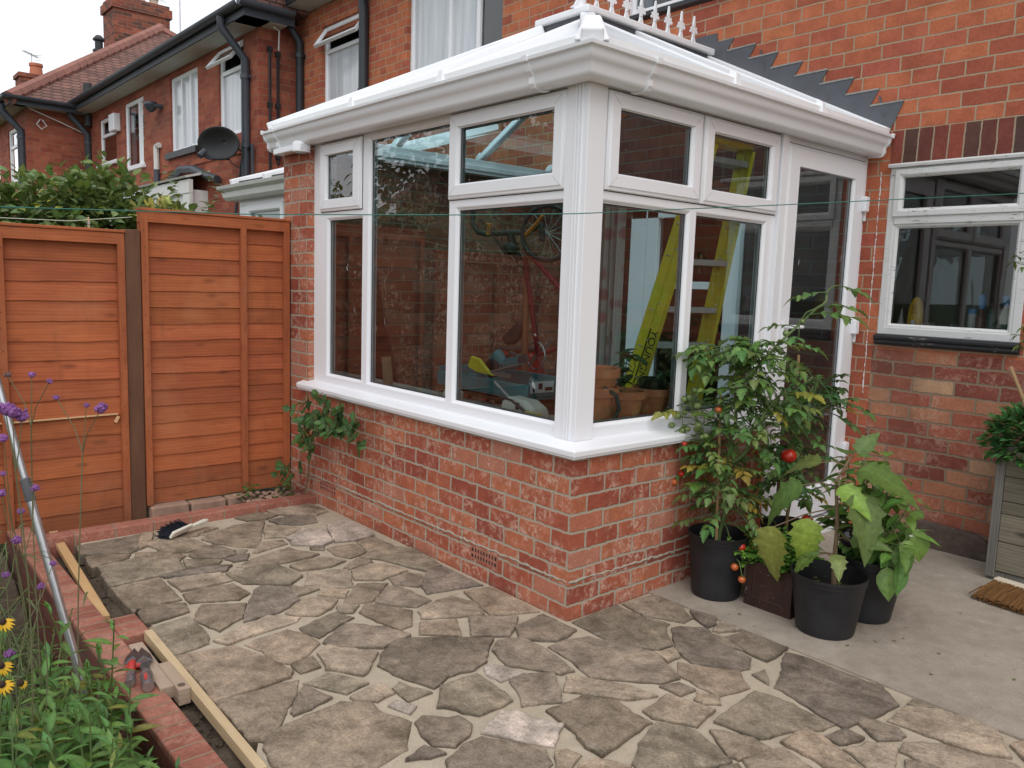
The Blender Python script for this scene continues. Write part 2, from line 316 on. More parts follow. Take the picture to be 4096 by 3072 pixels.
STONES = [[(-2.484,-1.601),(-2.519,-1.228),(-2.218,-1.336),(-2.189,-1.379),(-2.302,-1.618)],
[(-2.521,-1.219),(-2.496,-1.163),(-2.260,-1.266),(-2.223,-1.326)],
[(-2.253,-1.601),(-2.258,-1.496),(-2.163,-1.396),(-2.109,-1.416),(-2.059,-1.574),(-2.049,-1.618)],
[(-2.044,-1.587),(-2.064,-1.404),(-1.909,-1.207),(-1.736,-1.231),(-1.715,-1.366),(-1.693,-1.601),(-1.721,-1.617),(-1.889,-1.608)],
[(-2.285,-1.260),(-2.347,-1.200),(-2.285,-1.049),(-2.067,-0.980),(-2.017,-1.125),(-2.135,-1.235)],
[(-2.169,-1.360),(-2.106,-1.244),(-1.966,-1.145),(-1.909,-1.197),(-2.025,-1.338),(-2.083,-1.389)],
[(-1.963,-1.130),(-2.046,-1.036),(-2.046,-0.950),(-1.886,-0.895),(-1.834,-0.910),(-1.800,-0.980),(-1.890,-1.118)],
[(-1.886,-1.185),(-1.771,-1.014),(-1.721,-1.052),(-1.745,-1.218)],
[(-2.516,-1.159),(-2.483,-1.027),(-2.366,-0.977),(-2.409,-0.854),(-2.359,-0.809),(-2.322,-0.926),(-2.291,-0.965),(-2.306,-1.031),(-2.382,-1.157)],
[(-2.306,-0.942),(-2.344,-0.814),(-2.287,-0.818),(-2.269,-0.920)],
[(-2.203,-0.963),(-2.263,-0.880),(-2.353,-0.705),(-2.347,-0.505),(-2.154,-0.606),(-1.870,-0.758),(-1.964,-0.850),(-2.092,-0.933)],
[(-2.516,-0.627),(-2.547,-0.475),(-2.425,-0.374),(-2.375,-0.480),(-2.414,-0.588)],
[(-2.544,-0.392),(-2.576,-0.196),(-2.558,-0.069),(-2.324,-0.054),(-2.278,-0.167),(-2.444,-0.385)],
[(-2.335,-0.473),(-2.365,-0.324),(-2.245,-0.187),(-2.132,-0.229),(-2.144,-0.340),(-2.223,-0.454)],
[(-2.147,-0.596),(-2.217,-0.542),(-2.150,-0.426),(-2.038,-0.386),(-1.959,-0.541),(-2.011,-0.646)],
[(-1.791,-0.817),(-1.950,-0.707),(-1.910,-0.576),(-1.833,-0.588),(-1.783,-0.793)],
[(-1.947,-0.537),(-2.045,-0.363),(-1.917,-0.279),(-1.709,-0.340),(-1.672,-0.430),(-1.789,-0.568)],
[(-2.041,-0.204),(-2.090,-0.036),(-1.762,-0.043),(-1.669,-0.075),(-1.650,-0.219),(-1.688,-0.334),(-1.912,-0.260)],
[(-1.629,-0.219),(-1.642,-0.081),(-1.433,-0.080),(-1.412,-0.185),(-1.428,-0.259)],
[(-1.606,-0.431),(-1.628,-0.357),(-1.600,-0.257),(-1.427,-0.274),(-1.390,-0.404),(-1.480,-0.449)],
[(-1.699,-0.498),(-1.652,-0.431),(-1.607,-0.461),(-1.644,-0.514)],
[(-1.619,-0.984),(-1.711,-0.824),(-1.752,-0.615),(-1.548,-0.528),(-1.531,-0.576),(-1.535,-0.740),(-1.565,-0.908)],
[(-1.904,-0.875),(-1.868,-0.818),(-1.832,-0.863),(-1.837,-0.898)],
[(-1.776,-0.984),(-1.806,-0.903),(-1.785,-0.847),(-1.700,-0.893),(-1.712,-0.962)],
[(-1.710,-1.358),(-1.719,-1.143),(-1.655,-1.004),(-1.589,-1.064),(-1.677,-1.350)],
[(-1.625,-1.354),(-1.581,-1.096),(-1.441,-1.077),(-1.440,-1.344)],
[(-1.676,-1.618),(-1.692,-1.380),(-1.334,-1.385),(-1.334,-1.590),(-1.291,-1.615)],
[(-1.393,-1.354),(-1.419,-1.252),(-1.388,-1.102),(-1.222,-1.078),(-1.171,-1.162),(-1.262,-1.360)],
[(-1.285,-1.600),(-1.329,-1.546),(-1.266,-1.389),(-1.164,-1.407),(-1.131,-1.597),(-1.154,-1.614)],
[(-1.552,-1.069),(-1.563,-0.951),(-1.539,-0.792),(-1.282,-0.765),(-1.200,-0.869),(-1.361,-1.055)],
[(-1.456,-0.741),(-1.501,-0.634),(-1.485,-0.517),(-1.359,-0.457),(-1.322,-0.569),(-1.363,-0.725)],
[(-1.162,-0.803),(-1.330,-0.698),(-1.279,-0.603),(-1.232,-0.514),(-0.992,-0.612),(-1.006,-0.654)],
[(-1.271,-0.508),(-1.355,-0.377),(-1.295,-0.319),(-1.256,-0.333),(-1.232,-0.494)],
[(-1.379,-0.345),(-1.426,-0.111),(-1.336,-0.013),(-0.966,-0.056),(-0.949,-0.174),(-1.254,-0.268)],
[(-1.194,-0.500),(-1.221,-0.372),(-1.180,-0.290),(-1.018,-0.255),(-0.984,-0.435),(-1.070,-0.554)],
[(-0.980,-0.393),(-0.981,-0.261),(-0.930,-0.214),(-0.822,-0.267),(-0.784,-0.335),(-0.892,-0.422)],
[(-0.965,-0.147),(-0.933,-0.051),(-0.604,-0.047),(-0.675,-0.352),(-0.769,-0.318)],
[(-1.121,-1.122),(-1.237,-1.049),(-1.263,-0.999),(-1.173,-0.892),(-0.995,-0.921),(-0.906,-1.063),(-0.897,-1.245)],
[(-1.175,-0.878),(-1.059,-0.778),(-1.034,-0.914)],
[(-1.021,-0.790),(-1.029,-0.736),(-0.959,-0.662),(-0.883,-0.724),(-0.997,-0.810)],
[(-0.822,-0.763),(-1.007,-0.575),(-0.915,-0.448),(-0.816,-0.562),(-0.759,-0.638),(-0.794,-0.741)],
[(-0.872,-1.046),(-0.989,-0.889),(-0.937,-0.797),(-0.876,-0.767),(-0.796,-0.843),(-0.760,-0.937),(-0.816,-1.013)],
[(-0.743,-0.624),(-0.874,-0.481),(-0.840,-0.412),(-0.597,-0.384),(-0.568,-0.495),(-0.686,-0.598)],
[(-0.793,-0.809),(-0.806,-0.780),(-0.752,-0.722),(-0.688,-0.786),(-0.741,-0.839)],
[(-0.515,-0.513),(-0.552,-0.462),(-0.564,-0.279),(-0.411,-0.231),(-0.300,-0.281),(-0.438,-0.554)],
[(-0.670,-0.754),(-0.744,-0.676),(-0.537,-0.543),(-0.401,-0.638),(-0.392,-0.703),(-0.501,-0.731)],
[(-0.406,-0.582),(-0.324,-0.429),(-0.167,-0.521),(-0.298,-0.658)],
[(-0.304,-0.366),(-0.165,-0.178),(-0.035,-0.337),(-0.131,-0.479)],
[(-0.573,-0.187),(-0.541,-0.039),(-0.165,-0.041),(-0.271,-0.256),(-0.357,-0.245)],
[(-0.095,-0.251),(-0.122,-0.046),(0.106,-0.048),(0.137,-0.196),(0.019,-0.322)],
[(-1.063,-1.412),(-1.220,-1.322),(-1.096,-1.153),(-0.947,-1.237),(-0.864,-1.371),(-0.939,-1.391)],
[(-0.784,-1.427),(-0.818,-1.339),(-0.906,-1.118),(-0.793,-1.015),(-0.757,-1.043),(-0.740,-1.253),(-0.705,-1.392)],
[(-0.679,-1.063),(-0.738,-0.854),(-0.636,-0.815),(-0.537,-1.043),(-0.628,-1.076)],
[(-1.074,-1.613),(-1.097,-1.430),(-0.823,-1.434),(-0.775,-1.455),(-0.745,-1.618),(-0.871,-1.644)],
[(-0.669,-1.335),(-0.687,-1.129),(-0.630,-1.086),(-0.486,-1.073),(-0.419,-1.156),(-0.382,-1.257),(-0.448,-1.306),(-0.562,-1.295)],
[(-0.479,-1.049),(-0.595,-0.873),(-0.460,-0.758),(-0.304,-0.706),(-0.281,-0.869),(-0.377,-1.013)],
[(-0.721,-1.620),(-0.667,-1.383),(-0.305,-1.282),(-0.273,-1.311),(-0.269,-1.578),(-0.261,-1.623),(-0.577,-1.615)],
[(-0.367,-1.258),(-0.373,-1.162),(-0.281,-1.171),(-0.282,-1.259)],
[(-0.389,-1.122),(-0.433,-1.054),(-0.249,-0.911),(-0.124,-1.037),(-0.111,-1.071),(-0.246,-1.159)],
[(-0.147,-0.967),(-0.229,-0.908),(-0.300,-0.794),(-0.274,-0.713),(-0.048,-0.425),(0.096,-0.589),(0.128,-0.681),(0.105,-0.796),(0.151,-0.896),(-0.010,-0.950)],
[(-0.194,-1.286),(-0.209,-1.173),(-0.043,-1.087),(-0.020,-1.195)],
[(-0.265,-1.623),(-0.252,-1.463),(-0.238,-1.289),(-0.146,-1.341),(-0.038,-1.444),(0.053,-1.508),(0.097,-1.580),(0.058,-1.621)],
[(-0.022,-1.423),(-0.166,-1.301),(-0.026,-1.254),(-0.006,-1.356),(0.002,-1.425)],
[(0.017,-1.197),(-0.009,-1.046),(0.088,-1.046),(0.100,-1.129),(0.048,-1.186)],
[(0.058,-1.026),(0.030,-0.983),(0.170,-0.926),(0.172,-1.034)],
[(0.159,-1.111),(0.142,-1.072),(0.221,-1.030),(0.252,-1.080)],
[(0.142,-1.599),(0.075,-1.556),(0.037,-1.392),(0.021,-1.241),(0.092,-1.148),(0.183,-1.156),(0.300,-1.107),(0.436,-1.218),(0.468,-1.367),(0.349,-1.600),(0.245,-1.619)],
[(0.323,-1.097),(0.297,-1.053),(0.369,-0.989),(0.379,-0.946),(0.454,-0.947),(0.507,-0.996),(0.529,-1.075),(0.475,-1.128),(0.403,-1.126)],
[(0.499,-1.251),(0.466,-1.161),(0.547,-1.127),(0.531,-1.184)],
[(0.165,-0.868),(0.163,-0.826),(0.168,-0.690),(0.414,-0.709),(0.421,-0.883),(0.311,-0.935),(0.281,-0.967)],
[(0.034,0.010),(0.028,0.331),(0.345,0.319),(0.485,0.194),(0.479,0.089),(0.279,-0.007),(0.159,0.002)],
[(0.027,0.380),(0.044,0.611),(0.240,0.596),(0.351,0.519),(0.359,0.443),(0.188,0.354)],
[(0.204,0.341),(0.326,0.375),(0.338,0.332),(0.273,0.324)],
[(0.298,0.588),(0.429,0.620),(0.465,0.557),(0.466,0.493),(0.360,0.531)],
[(0.508,0.482),(0.477,0.589),(0.580,0.590),(0.533,0.493)],
[(0.371,0.341),(0.383,0.391),(0.466,0.482),(0.602,0.397),(0.774,0.376),(0.831,0.287),(0.800,0.214),(0.647,0.125),(0.513,0.184)],
[(0.037,-0.496),(-0.022,-0.420),(0.028,-0.318),(0.182,-0.303),(0.382,-0.343),(0.372,-0.410),(0.180,-0.536)],
[(0.157,-0.271),(0.149,-0.167),(0.201,-0.050),(0.480,0.068),(0.701,-0.036),(0.676,-0.135),(0.470,-0.322),(0.297,-0.277)],
[(0.489,0.071),(0.522,0.169),(0.580,0.122),(0.580,0.049)],
[(0.610,0.079),(0.820,0.222),(0.926,0.134),(0.888,-0.030),(0.684,-0.009)],
[(0.144,-0.629),(0.119,-0.585),(0.274,-0.527),(0.270,-0.650),(0.183,-0.653)],
[(0.293,-0.617),(0.285,-0.545),(0.362,-0.433),(0.495,-0.524),(0.536,-0.563),(0.483,-0.657),(0.469,-0.709),(0.415,-0.665)],
[(0.488,-0.498),(0.411,-0.398),(0.616,-0.260),(0.741,-0.227),(0.685,-0.348),(0.554,-0.443)],
[(0.555,-0.657),(0.561,-0.458),(0.667,-0.380),(0.767,-0.404),(0.855,-0.400),(0.890,-0.709),(0.816,-0.712),(0.735,-0.677),(0.652,-0.665)],
[(0.703,-0.151),(0.729,-0.069),(0.806,-0.061),(0.794,-0.145)],
[(0.853,-0.124),(0.825,-0.068),(0.898,-0.042),(0.931,-0.077),(0.890,-0.124)],
[(0.783,-0.359),(0.757,-0.184),(0.949,-0.134),(0.979,-0.288),(0.841,-0.369)],
[(0.986,-0.654),(0.918,-0.539),(0.864,-0.376),(0.993,-0.315),(1.183,-0.374),(1.177,-0.418),(1.104,-0.549),(1.041,-0.671)],
[(0.522,-0.946),(0.456,-0.798),(0.496,-0.745),(0.564,-0.744),(0.662,-0.675),(0.746,-0.800),(0.639,-0.877)],
[(0.592,-1.148),(0.554,-1.055),(0.552,-0.968),(0.736,-0.837),(0.810,-0.881),(0.832,-0.914),(0.789,-1.125),(0.651,-1.185)],
[(0.770,-0.814),(0.788,-0.780),(0.841,-0.762),(0.867,-0.839),(0.840,-0.880)],
[(0.877,-0.807),(0.889,-0.742),(0.994,-0.681),(1.041,-0.767),(0.973,-0.901)],
[(0.486,0.442),(0.596,0.454),(0.719,0.415),(0.628,0.390)],
[(0.593,0.462),(0.607,0.598),(0.828,0.588),(0.843,0.405),(0.721,0.415)],
[(0.847,0.557),(0.885,0.580),(1.105,0.585),(1.265,0.593),(1.379,0.494),(1.325,0.153),(1.121,0.202),(0.994,0.230),(0.937,0.367)],
[(0.877,0.248),(0.884,0.321),(0.963,0.223)],
[(1.001,-0.202),(0.974,0.018),(0.958,0.130),(1.109,0.161),(1.288,0.147),(1.275,0.065),(1.211,-0.034),(1.170,-0.167),(1.059,-0.190)],
[(1.034,-0.274),(1.069,-0.239),(1.151,-0.191),(1.227,-0.196),(1.197,-0.345),(1.167,-0.358)],
[(1.232,-0.127),(1.246,0.020),(1.301,0.018),(1.395,-0.013),(1.488,-0.054),(1.550,-0.084),(1.500,-0.172),(1.379,-0.127)],
[(1.316,0.041),(1.335,0.143),(1.404,0.140),(1.372,0.030)],
[(1.341,0.231),(1.371,0.295),(1.457,0.310),(1.493,0.285),(1.494,0.247),(1.443,0.173)],
[(1.410,0.338),(1.397,0.506),(1.504,0.586),(1.702,0.594),(1.791,0.444),(1.721,0.385),(1.545,0.357)],
[(1.403,0.534),(1.393,0.586),(1.481,0.585),(1.447,0.536)],
[(1.398,0.018),(1.429,0.119),(1.487,0.187),(1.516,0.172),(1.572,0.018),(1.500,-0.027)],
[(1.534,0.166),(1.515,0.224),(1.605,0.326),(1.729,0.361),(1.823,0.403),(1.877,0.361),(1.710,0.171),(1.579,0.160)],
[(1.773,0.532),(1.791,0.619),(1.873,0.619),(1.931,0.531),(1.850,0.453)],
[(1.215,-0.333),(1.251,-0.147),(1.380,-0.178),(1.404,-0.295),(1.268,-0.372)],
[(1.184,-0.439),(1.211,-0.370),(1.280,-0.406),(1.297,-0.525),(1.218,-0.533)],
[(1.568,0.116),(1.607,0.150),(1.689,0.169),(1.730,0.029),(1.648,-0.053)],
[(1.719,0.146),(1.873,0.307),(1.949,0.252),(1.809,0.073)],
[(1.399,-0.217),(1.521,-0.215),(1.592,-0.078),(1.658,-0.175),(1.508,-0.365)],
[(1.304,-0.388),(1.419,-0.323),(1.499,-0.431),(1.393,-0.566)]]
HEADS = [(-0.398,-2.159,1.263), (-0.289,-2.129,1.252), (-0.473,-2.075,1.172), (-0.353,-2.009,1.156), (-0.245,-1.990,1.158), (-0.005,-2.297,1.213), (-0.002,-2.281,1.204), (-0.016,-2.256,1.188), (-0.168,-2.286,0.992), (-0.336,-2.174,0.896), (-0.230,-2.234,0.851), (-0.114,-2.268,0.795), (-0.261,-2.145,0.654), (-0.508,-2.211,1.254), (-0.252,-2.281,0.912), (-0.285,-2.264,1.079), (-0.433,-2.151,0.525), (-0.372,-2.262,0.608), (-0.285,-2.274,0.372)]
RUD = [(-0.139,-2.307,0.538), (-0.025,-2.332,0.391), (-0.183,-2.310,0.380), (-0.151,-2.266,0.322)]
# ------------------------------------------------------------------ more materials
def flaky(name, base, under, amt=.55):
    m, nt, b = M(name); g = N(nt); p = g.pos()
    n1 = g.noise(g.scale(p, (6, 6, 40)), 2.2, 6, .75, .5); n2 = g.noise(p, 6, 3, .6); n3 = g.noise(p, 70, 4, .7)
    f = g.math('MULTIPLY', g.step(n1.outputs[0], .57, .62), g.step(n2.outputs[0], .62-amt*.3, .75-amt*.3))
    g.l(g.mix(f, g.mix(n3.outputs[0], tuple(c*.86 for c in base), base), under), b.inputs['Base Color']); b.inputs['Roughness'].default_value = .6
    g.l(g.bump(g.math('SUBTRACT', 1., f), .5, .003), b.inputs['Normal']); return m
mt['flaky'] = flaky('flaking white paint', (.72,.72,.72), (.17,.16,.15))
mt['flaky_black'] = flaky('flaking black paint', (.02,.021,.025), (.38,.36,.33), .5)
def stonemat():
    m, nt, b = M('sandstone paving'); g = N(nt); p = g.pos()
    a = g.n('ShaderNodeAttribute'); a.attribute_name = 'Col'
    big = g.noise(p, 3.2, 5, .62, .5); md = g.noise(p, 13, 6, .7, .3); fi = g.noise(p, 90, 5, .75); st = g.noise(g.scale(p, (5, 16, 1)), 1.6, 4, .65, .8)
    c = g.mix(1., a.outputs[0], g.ramp(big.outputs[0], [(.3, (.58,.56,.53)), (.5, (1,1,1)), (.72, (1.45,1.40,1.37))]), 'MULTIPLY')
    c = g.mix(.8, c, g.ramp(md.outputs[0], [(.3, (.46,.45,.41)), (.52, (1.0,1.0,1.0)), (.72, (1.42,1.4,1.38))]), 'MULTIPLY')
    c = g.mix(.75, c, g.ramp(fi.outputs[0], [(.3, (.5,.5,.48)), (.7, (1.45,1.45,1.45))]), 'MULTIPLY')
    c = g.mix(g.math('MULTIPLY', g.step(st.outputs[0], .58, .72), .35), c, (.33,.295,.265))
    c = g.mix(g.math('MULTIPLY', g.step(g.noise(p, 5.5, 5, .75).outputs[0], .6, .75), .35), c, (.10,.095,.07))
    g.l(c, b.inputs['Base Color']); b.inputs['Roughness'].default_value = .8; b.inputs['Specular IOR Level'].default_value = .25
    h = g.math('ADD', g.math('MULTIPLY', md.outputs[0], .7), g.math('MULTIPLY', fi.outputs[0], .3)); h = g.math('ADD', h, st.outputs[0])
    g.l(g.bump(h, .5, .01), b.inputs['Normal']); return m
mt['stone'] = stonemat()
def groundmat(name, lo, hi, spots, sc_=1., bump=.35, rough=.9, fine=140):
    m, nt, b = M(name); g = N(nt); p = g.pos()
    n1 = g.noise(p, .9*sc_, 4, .6, .4); n2 = g.noise(p, 7*sc_, 6, .7, .3); n3 = g.noise(p, fine, 4, .75)
    f = g.math('ADD', g.math('MULTIPLY', n1.outputs[0], .6), g.math('MULTIPLY', n2.outputs[0], .45))
    c = g.ramp(f, [(.35, lo), (.72, hi)]); c = g.mix(.55, c, g.ramp(n3.outputs[0], [(.3, (.66,.66,.66)), (.7, (1.25,1.25,1.25))]), 'MULTIPLY')
    c = g.mix(g.math('MULTIPLY', g.step(g.noise(p, 2.3*sc_, 5, .7).outputs[0], .58, .76), .6), c, spots)
    c = g.mix(g.math('MULTIPLY', g.step(g.noise(p, 24, 3, .6).outputs[0], .66, .74), .5), c, tuple(x*.45 for x in lo))
    g.l(c, b.inputs['Base Color']); b.inputs['Roughness'].default_value = rough; b.inputs['Specular IOR Level'].default_value = .2
    g.l(g.bump(g.math('ADD', n2.outputs[0], g.math('MULTIPLY', n3.outputs[0], .5)), bump, .012), b.inputs['Normal']); return m
mt['concrete'] = groundmat('old concrete', (.27,.225,.18), (.47,.41,.345), (.54,.495,.44), 1.4, .5)
mt['jointsand'] = groundmat('sandy jointing mortar', (.40,.335,.25), (.54,.46,.355), (.34,.28,.205), 2.2, .4)
mt['soil'] = groundmat('dry soil', (.055,.042,.032), (.15,.115,.085), (.19,.15,.115), 2., .9, fine=60)
mt['potsoil'] = groundmat('potting compost', (.02,.015,.012), (.05,.037,.028), (.06,.045,.035), 6., .9, fine=90)
mt['lawn'] = groundmat('rough ground', (.05,.06,.025), (.11,.12,.05), (.15,.13,.08), .3, .6, fine=30)
def tiles():
    m, nt, b = M('clay roof tiles'); g = N(nt); p = g.pos(); sp = g.n('ShaderNodeSeparateXYZ'); g.l(p, sp.inputs[0])
    cb = g.n('ShaderNodeCombineXYZ'); g.l(g.math('ADD', sp.outputs[0], g.math('MULTIPLY', sp.outputs[1], 1.)), cb.inputs[0]); g.l(sp.outputs[2], cb.inputs[1])
    bt = g.n('ShaderNodeTexBrick'); g.l(cb.outputs[0], bt.inputs['Vector']); bt.inputs['Scale'].default_value = 1; bt.inputs['Brick Width'].default_value = .2; bt.inputs['Row Height'].default_value = .085
    bt.inputs['Mortar Size'].default_value = .012; bt.inputs['Mortar Smooth'].default_value = .8; bt.inputs['Color1'].default_value = (.15,.078,.064,1); bt.inputs['Color2'].default_value = (.25,.125,.10,1); bt.inputs['Mortar'].default_value = (.05,.03,.027,1)
    n1 = g.noise(p, 1.2, 4, .6); g.l(g.mix(1., bt.outputs[0], g.ramp(n1.outputs[0], [(.3,(.75,.75,.78)),(.7,(1.2,1.15,1.1))]), 'MULTIPLY'), b.inputs['Base Color']); b.inputs['Roughness'].default_value = .9
    g.l(g.bump(g.math('SUBTRACT', 1., bt.outputs[1]), .8, .03), b.inputs['Normal']); return m
mt['tiles'] = tiles()
mt['ridge_tile'] = plain('ridge tile', (.27,.12,.092), .85, var=.15, scale=9)  # orange dulled to put distance haze into the colour
# ------------------------------------------------------------------ setting
b = MB(); b.add([(-260,-260,-.36),(260,-260,-.36),(260,260,-.36),(-260,260,-.36)], [(0,1,2,3)])
tag(b.build('ground', mt['lawn']), kind='structure')
# garden bed soil, raised slightly and lumpy, in front of the brick edging
b = MB(); nx, ny = 70, 34
for i in range(nx+1):
    for j in range(ny+1):
        x = -3.0 + 5.2*i/nx; y = -1.9 - 2.2*j/ny
        z = -.335 + .24*max(0,min(1,(-2.25-x)/.7)) + .022*math.sin(x*7+y*3)*math.sin(y*9) + rng.normal()*.010
        b.v.append((x, y, z)); b.c.append((1,1,1))
for i in range(nx):
    for j in range(ny):
        a = i*(ny+1)+j; b.f.append((a, a+1, a+ny+2, a+ny+1)); b.mi.append(0)
tag(b.build('flower_bed', mt['soil'], smooth=True), kind='structure')
# dirt trench between edging and paving + strip under the fence
b = MB(); nx, ny = 110, 8
for i in range(nx+1):
    for j in range(ny+1):
        x = -2.56 + 3.6*i/nx; y = -1.74 + .42*j/ny
        b.v.append((x, y, -.062 + rng.normal()*.006 + .012*math.sin(x*13+j))); b.c.append((1,1,1))
for i in range(nx):
    for j in range(ny):
        a = i*(ny+1)+j; b.f.append((a, a+1, a+ny+2, a+ny+1)); b.mi.append(0)
o = len(b.v); nx2, ny2 = 40, 6
for i in range(nx2+1):
    for j in range(ny2+1):
        y = -1.75 + 1.8*i/nx2; x = -3.12 + .50*j/ny2
        b.v.append((x, y, (-.085 if y < -1.02 else -.035) + rng.normal()*.006 + (.03 if y > -.3 else 0))); b.c.append((1,1,1))
for i in range(nx2):
    for j in range(ny2):
        a = o+i*(ny2+1)+j; b.f.append((a, a+1, a+ny2+2, a+ny2+1)); b.mi.append(0)
tag(b.build('bare_earth', mt['soil'], smooth=True), kind='structure')
# concrete path
b = MB(); b.box(0.0, .612, -.3, 7, W+.1, .001)
tag(b.build('concrete_path', mt['concrete']), kind='structure')
# mortar bed under the crazy paving
MORT = [(-2.555,-1.56),(-2.44,-1.575),(-2.30,-1.575),(-2.12,-1.545),(-1.93,-1.57),(-1.73,-1.575),(-1.45,-1.555),(-1.24,-1.59),(-1.02,-1.59),(-.80,-1.60),(-.55,-1.60),(-.27,-1.615),(-.05,-1.60),(.07,-1.59),(.14,-1.63),(.3,-1.68),(.9,-1.75),(1.6,-1.9),(4.5,-1.9),(4.5,.611),(.004,.611),(.004,-.004),(-2.555,-.004)]
b = MB(); b.prism(MORT, -.30, -.008)
tag(b.build('paving_joints', mt['jointsand']), kind='structure')
# the stones
extra = []
fwd = Vector((-.74909,.65102,-.12263)); rt = Vector((.65259,.75701,.03249)); dn = Vector((.11399,-.05569,-.99192)); CAM = Vector((2.63527,-2.69455,1.61205))
def inframe(p, mar=1.12):
    d = Vector(p)-CAM; z = d.dot(fwd)
    return z > .1 and abs(d.dot(rt)/z) < .6347*mar and abs(d.dot(dn)/z) < .476*mar
def in_poly(p, poly):
    r = False; j = len(poly)-1
    for i in range(len(poly)):
        if (poly[i][1] > p[1]) != (poly[j][1] > p[1]) and p[0] < (poly[j][0]-poly[i][0])*(p[1]-poly[i][1])/(poly[j][1]-poly[i][1])+poly[i][0]: r = not r
        j = i
    return r
gx = .34
for i in range(14):
    for j in range(9):
        cx = .35+gx*i+(.5*gx if j % 2 else 0); cy = -1.7+gx*.8*j
        k = 6; pts = []
        for a in range(k):
            an = 2*pi*a/k+.4*rng.random(); pts.append((cx+gx*.47*math.cos(an)*(.85+.2*rng.random()), cy+gx*.40*math.sin(an)*(.85+.2*rng.random())))
        if max(p[1] for p in pts) > .6 or max(p[0] for p in pts) > 4.4: continue
        if any(inframe((*p, 0), 1.0) for p in pts): continue
        if any(any(in_poly(p, s) for p in pts) or any(in_poly(q, pts) for q in s) for s in STONES): continue
        extra.append(pts)
b = MB()
TINT = [(.272,.225,.175),(.30,.252,.198),(.232,.193,.15),(.325,.272,.217),(.208,.176,.142),(.272,.23,.188),(.298,.24,.186),(.245,.213,.168),(.195,.166,.142)]
sr = random.Random(5)
for si, s in enumerate(STONES+extra):
    n = len(s); A = 0
    for i in range(n): A += s[i][0]*s[(i+1)%n][1]-s[(i+1)%n][0]*s[i][1]
    if A < 0: s = s[::-1]
    cx = sum(p[0] for p in s)/n; cy = sum(p[1] for p in s)/n
    pts = []
    for i in range(n):            # chipped, slightly wandering edges
        p, q = Vector(s[i]), Vector(s[(i+1)%n]); L = (q-p).length; k = max(2, int(L/.028)); nn = Vector((-(q-p).y, (q-p).x))/max(L, 1e-6)
        bow = sr.uniform(-.004, .013)*min(1, L/.25)
        for t in range(k):
            f = t/k; e = min(f, 1-f)*2
            j = sr.gauss(0, .0022) + bow*math.sin(pi*f) + .003
            if f == 0: pts.append(p-(Vector((cx,cy))-p).normalized()*sr.uniform(.003,.012))
            else: pts.append(p.lerp(q, f)-nn*j)   # nn points inward (ccw outline)
    col = TINT[sr.randrange(len(TINT))]; k = sr.uniform(.90, 1.2); col = (col[0]*k*1.05, col[1]*k, col[2]*k*.95)
    if si in (16, 17, 80, 65, 88): col = (.48,.405,.35)
    h = sr.uniform(.001, .009); ins = .006; tx, ty = sr.gauss(0,.012), sr.gauss(0,.012)
    m = len(pts); C2 = Vector((cx, cy))
    rings = []
    dark = tuple(c*.62 for c in col)
    base = len(b.v)
    for o_, z, cc in ((.0, -.055, dark), (.0, h-.007, dark), (ins*.5, h-.0015, tuple(c*.85 for c in col)), (ins*2.2, h, col)):
        for p in pts:
            d = (C2-p); d = d.normalized()*min(o_, d.length*.3); b.v.append((p.x+d.x, p.y+d.y, z+(max(-.004, min(.006, (p.x-cx)*tx+(p.y-cy)*ty)) if z > -.02 else 0)+(sr.gauss(0,.0012) if z > h-.003 else 0))); b.c.append(cc)
    b.v.append((cx, cy, h)); b.c.append(col); ci = len(b.v)-1
    for r in range(3):
        for i in range(m): b.f.append((base+r*m+i, base+r*m+(i+1)%m, base+(r+1)*m+(i+1)%m, base+(r+1)*m+i)); b.mi.append(0)
    for i in range(m): b.f.append((base+3*m+i, base+3*m+(i+1)%m, ci)); b.mi.append(0)
tag(b.build('crazy_paving', mt['stone'], fix=False), kind='structure')
# ------------------------------------------------------------------ wall with openings
def wall_holes(b, axis, plane, u0, u1, v0, v1, holes, depth, out=-1):
    """front sheet with real openings and their reveals; out = sign of outward normal on axis"""
    us = sorted({u0, u1, *[h[0] for h in holes], *[h[2] for h in holes]}); vs = sorted({v0, v1, *[h[1] for h in holes], *[h[3] for h in holes]})
    us = [u for u in us if u0 <= u <= u1]; vs = [v for v in vs if v0 <= v <= v1]
    P = (lambda u, v, d: (u, plane-out*d, v)) if axis == 'y' else (lambda u, v, d: (plane-out*d, u, v))
    for i in range(len(us)-1):
        for j in range(len(vs)-1):
            cu, cv = (us[i]+us[i+1])/2, (vs[j]+vs[j+1])/2
            if any(h[0] < cu < h[2] and h[1] < cv < h[3] for h in holes): continue
            b.add([P(us[i],vs[j],0),P(us[i+1],vs[j],0),P(us[i+1],vs[j+1],0),P(us[i],vs[j+1],0)], [(0,1,2,3)])
    for h in holes:
        a = [(h[0],h[1]),(h[2],h[1]),(h[2],h[3]),(h[0],h[3])]
        for k in range(4):
            p, q = a[k], a[(k+1)%4]; b.add([P(*p,0),P(*q,0),P(*q,depth),P(*p,depth)], [(0,1,2,3)])
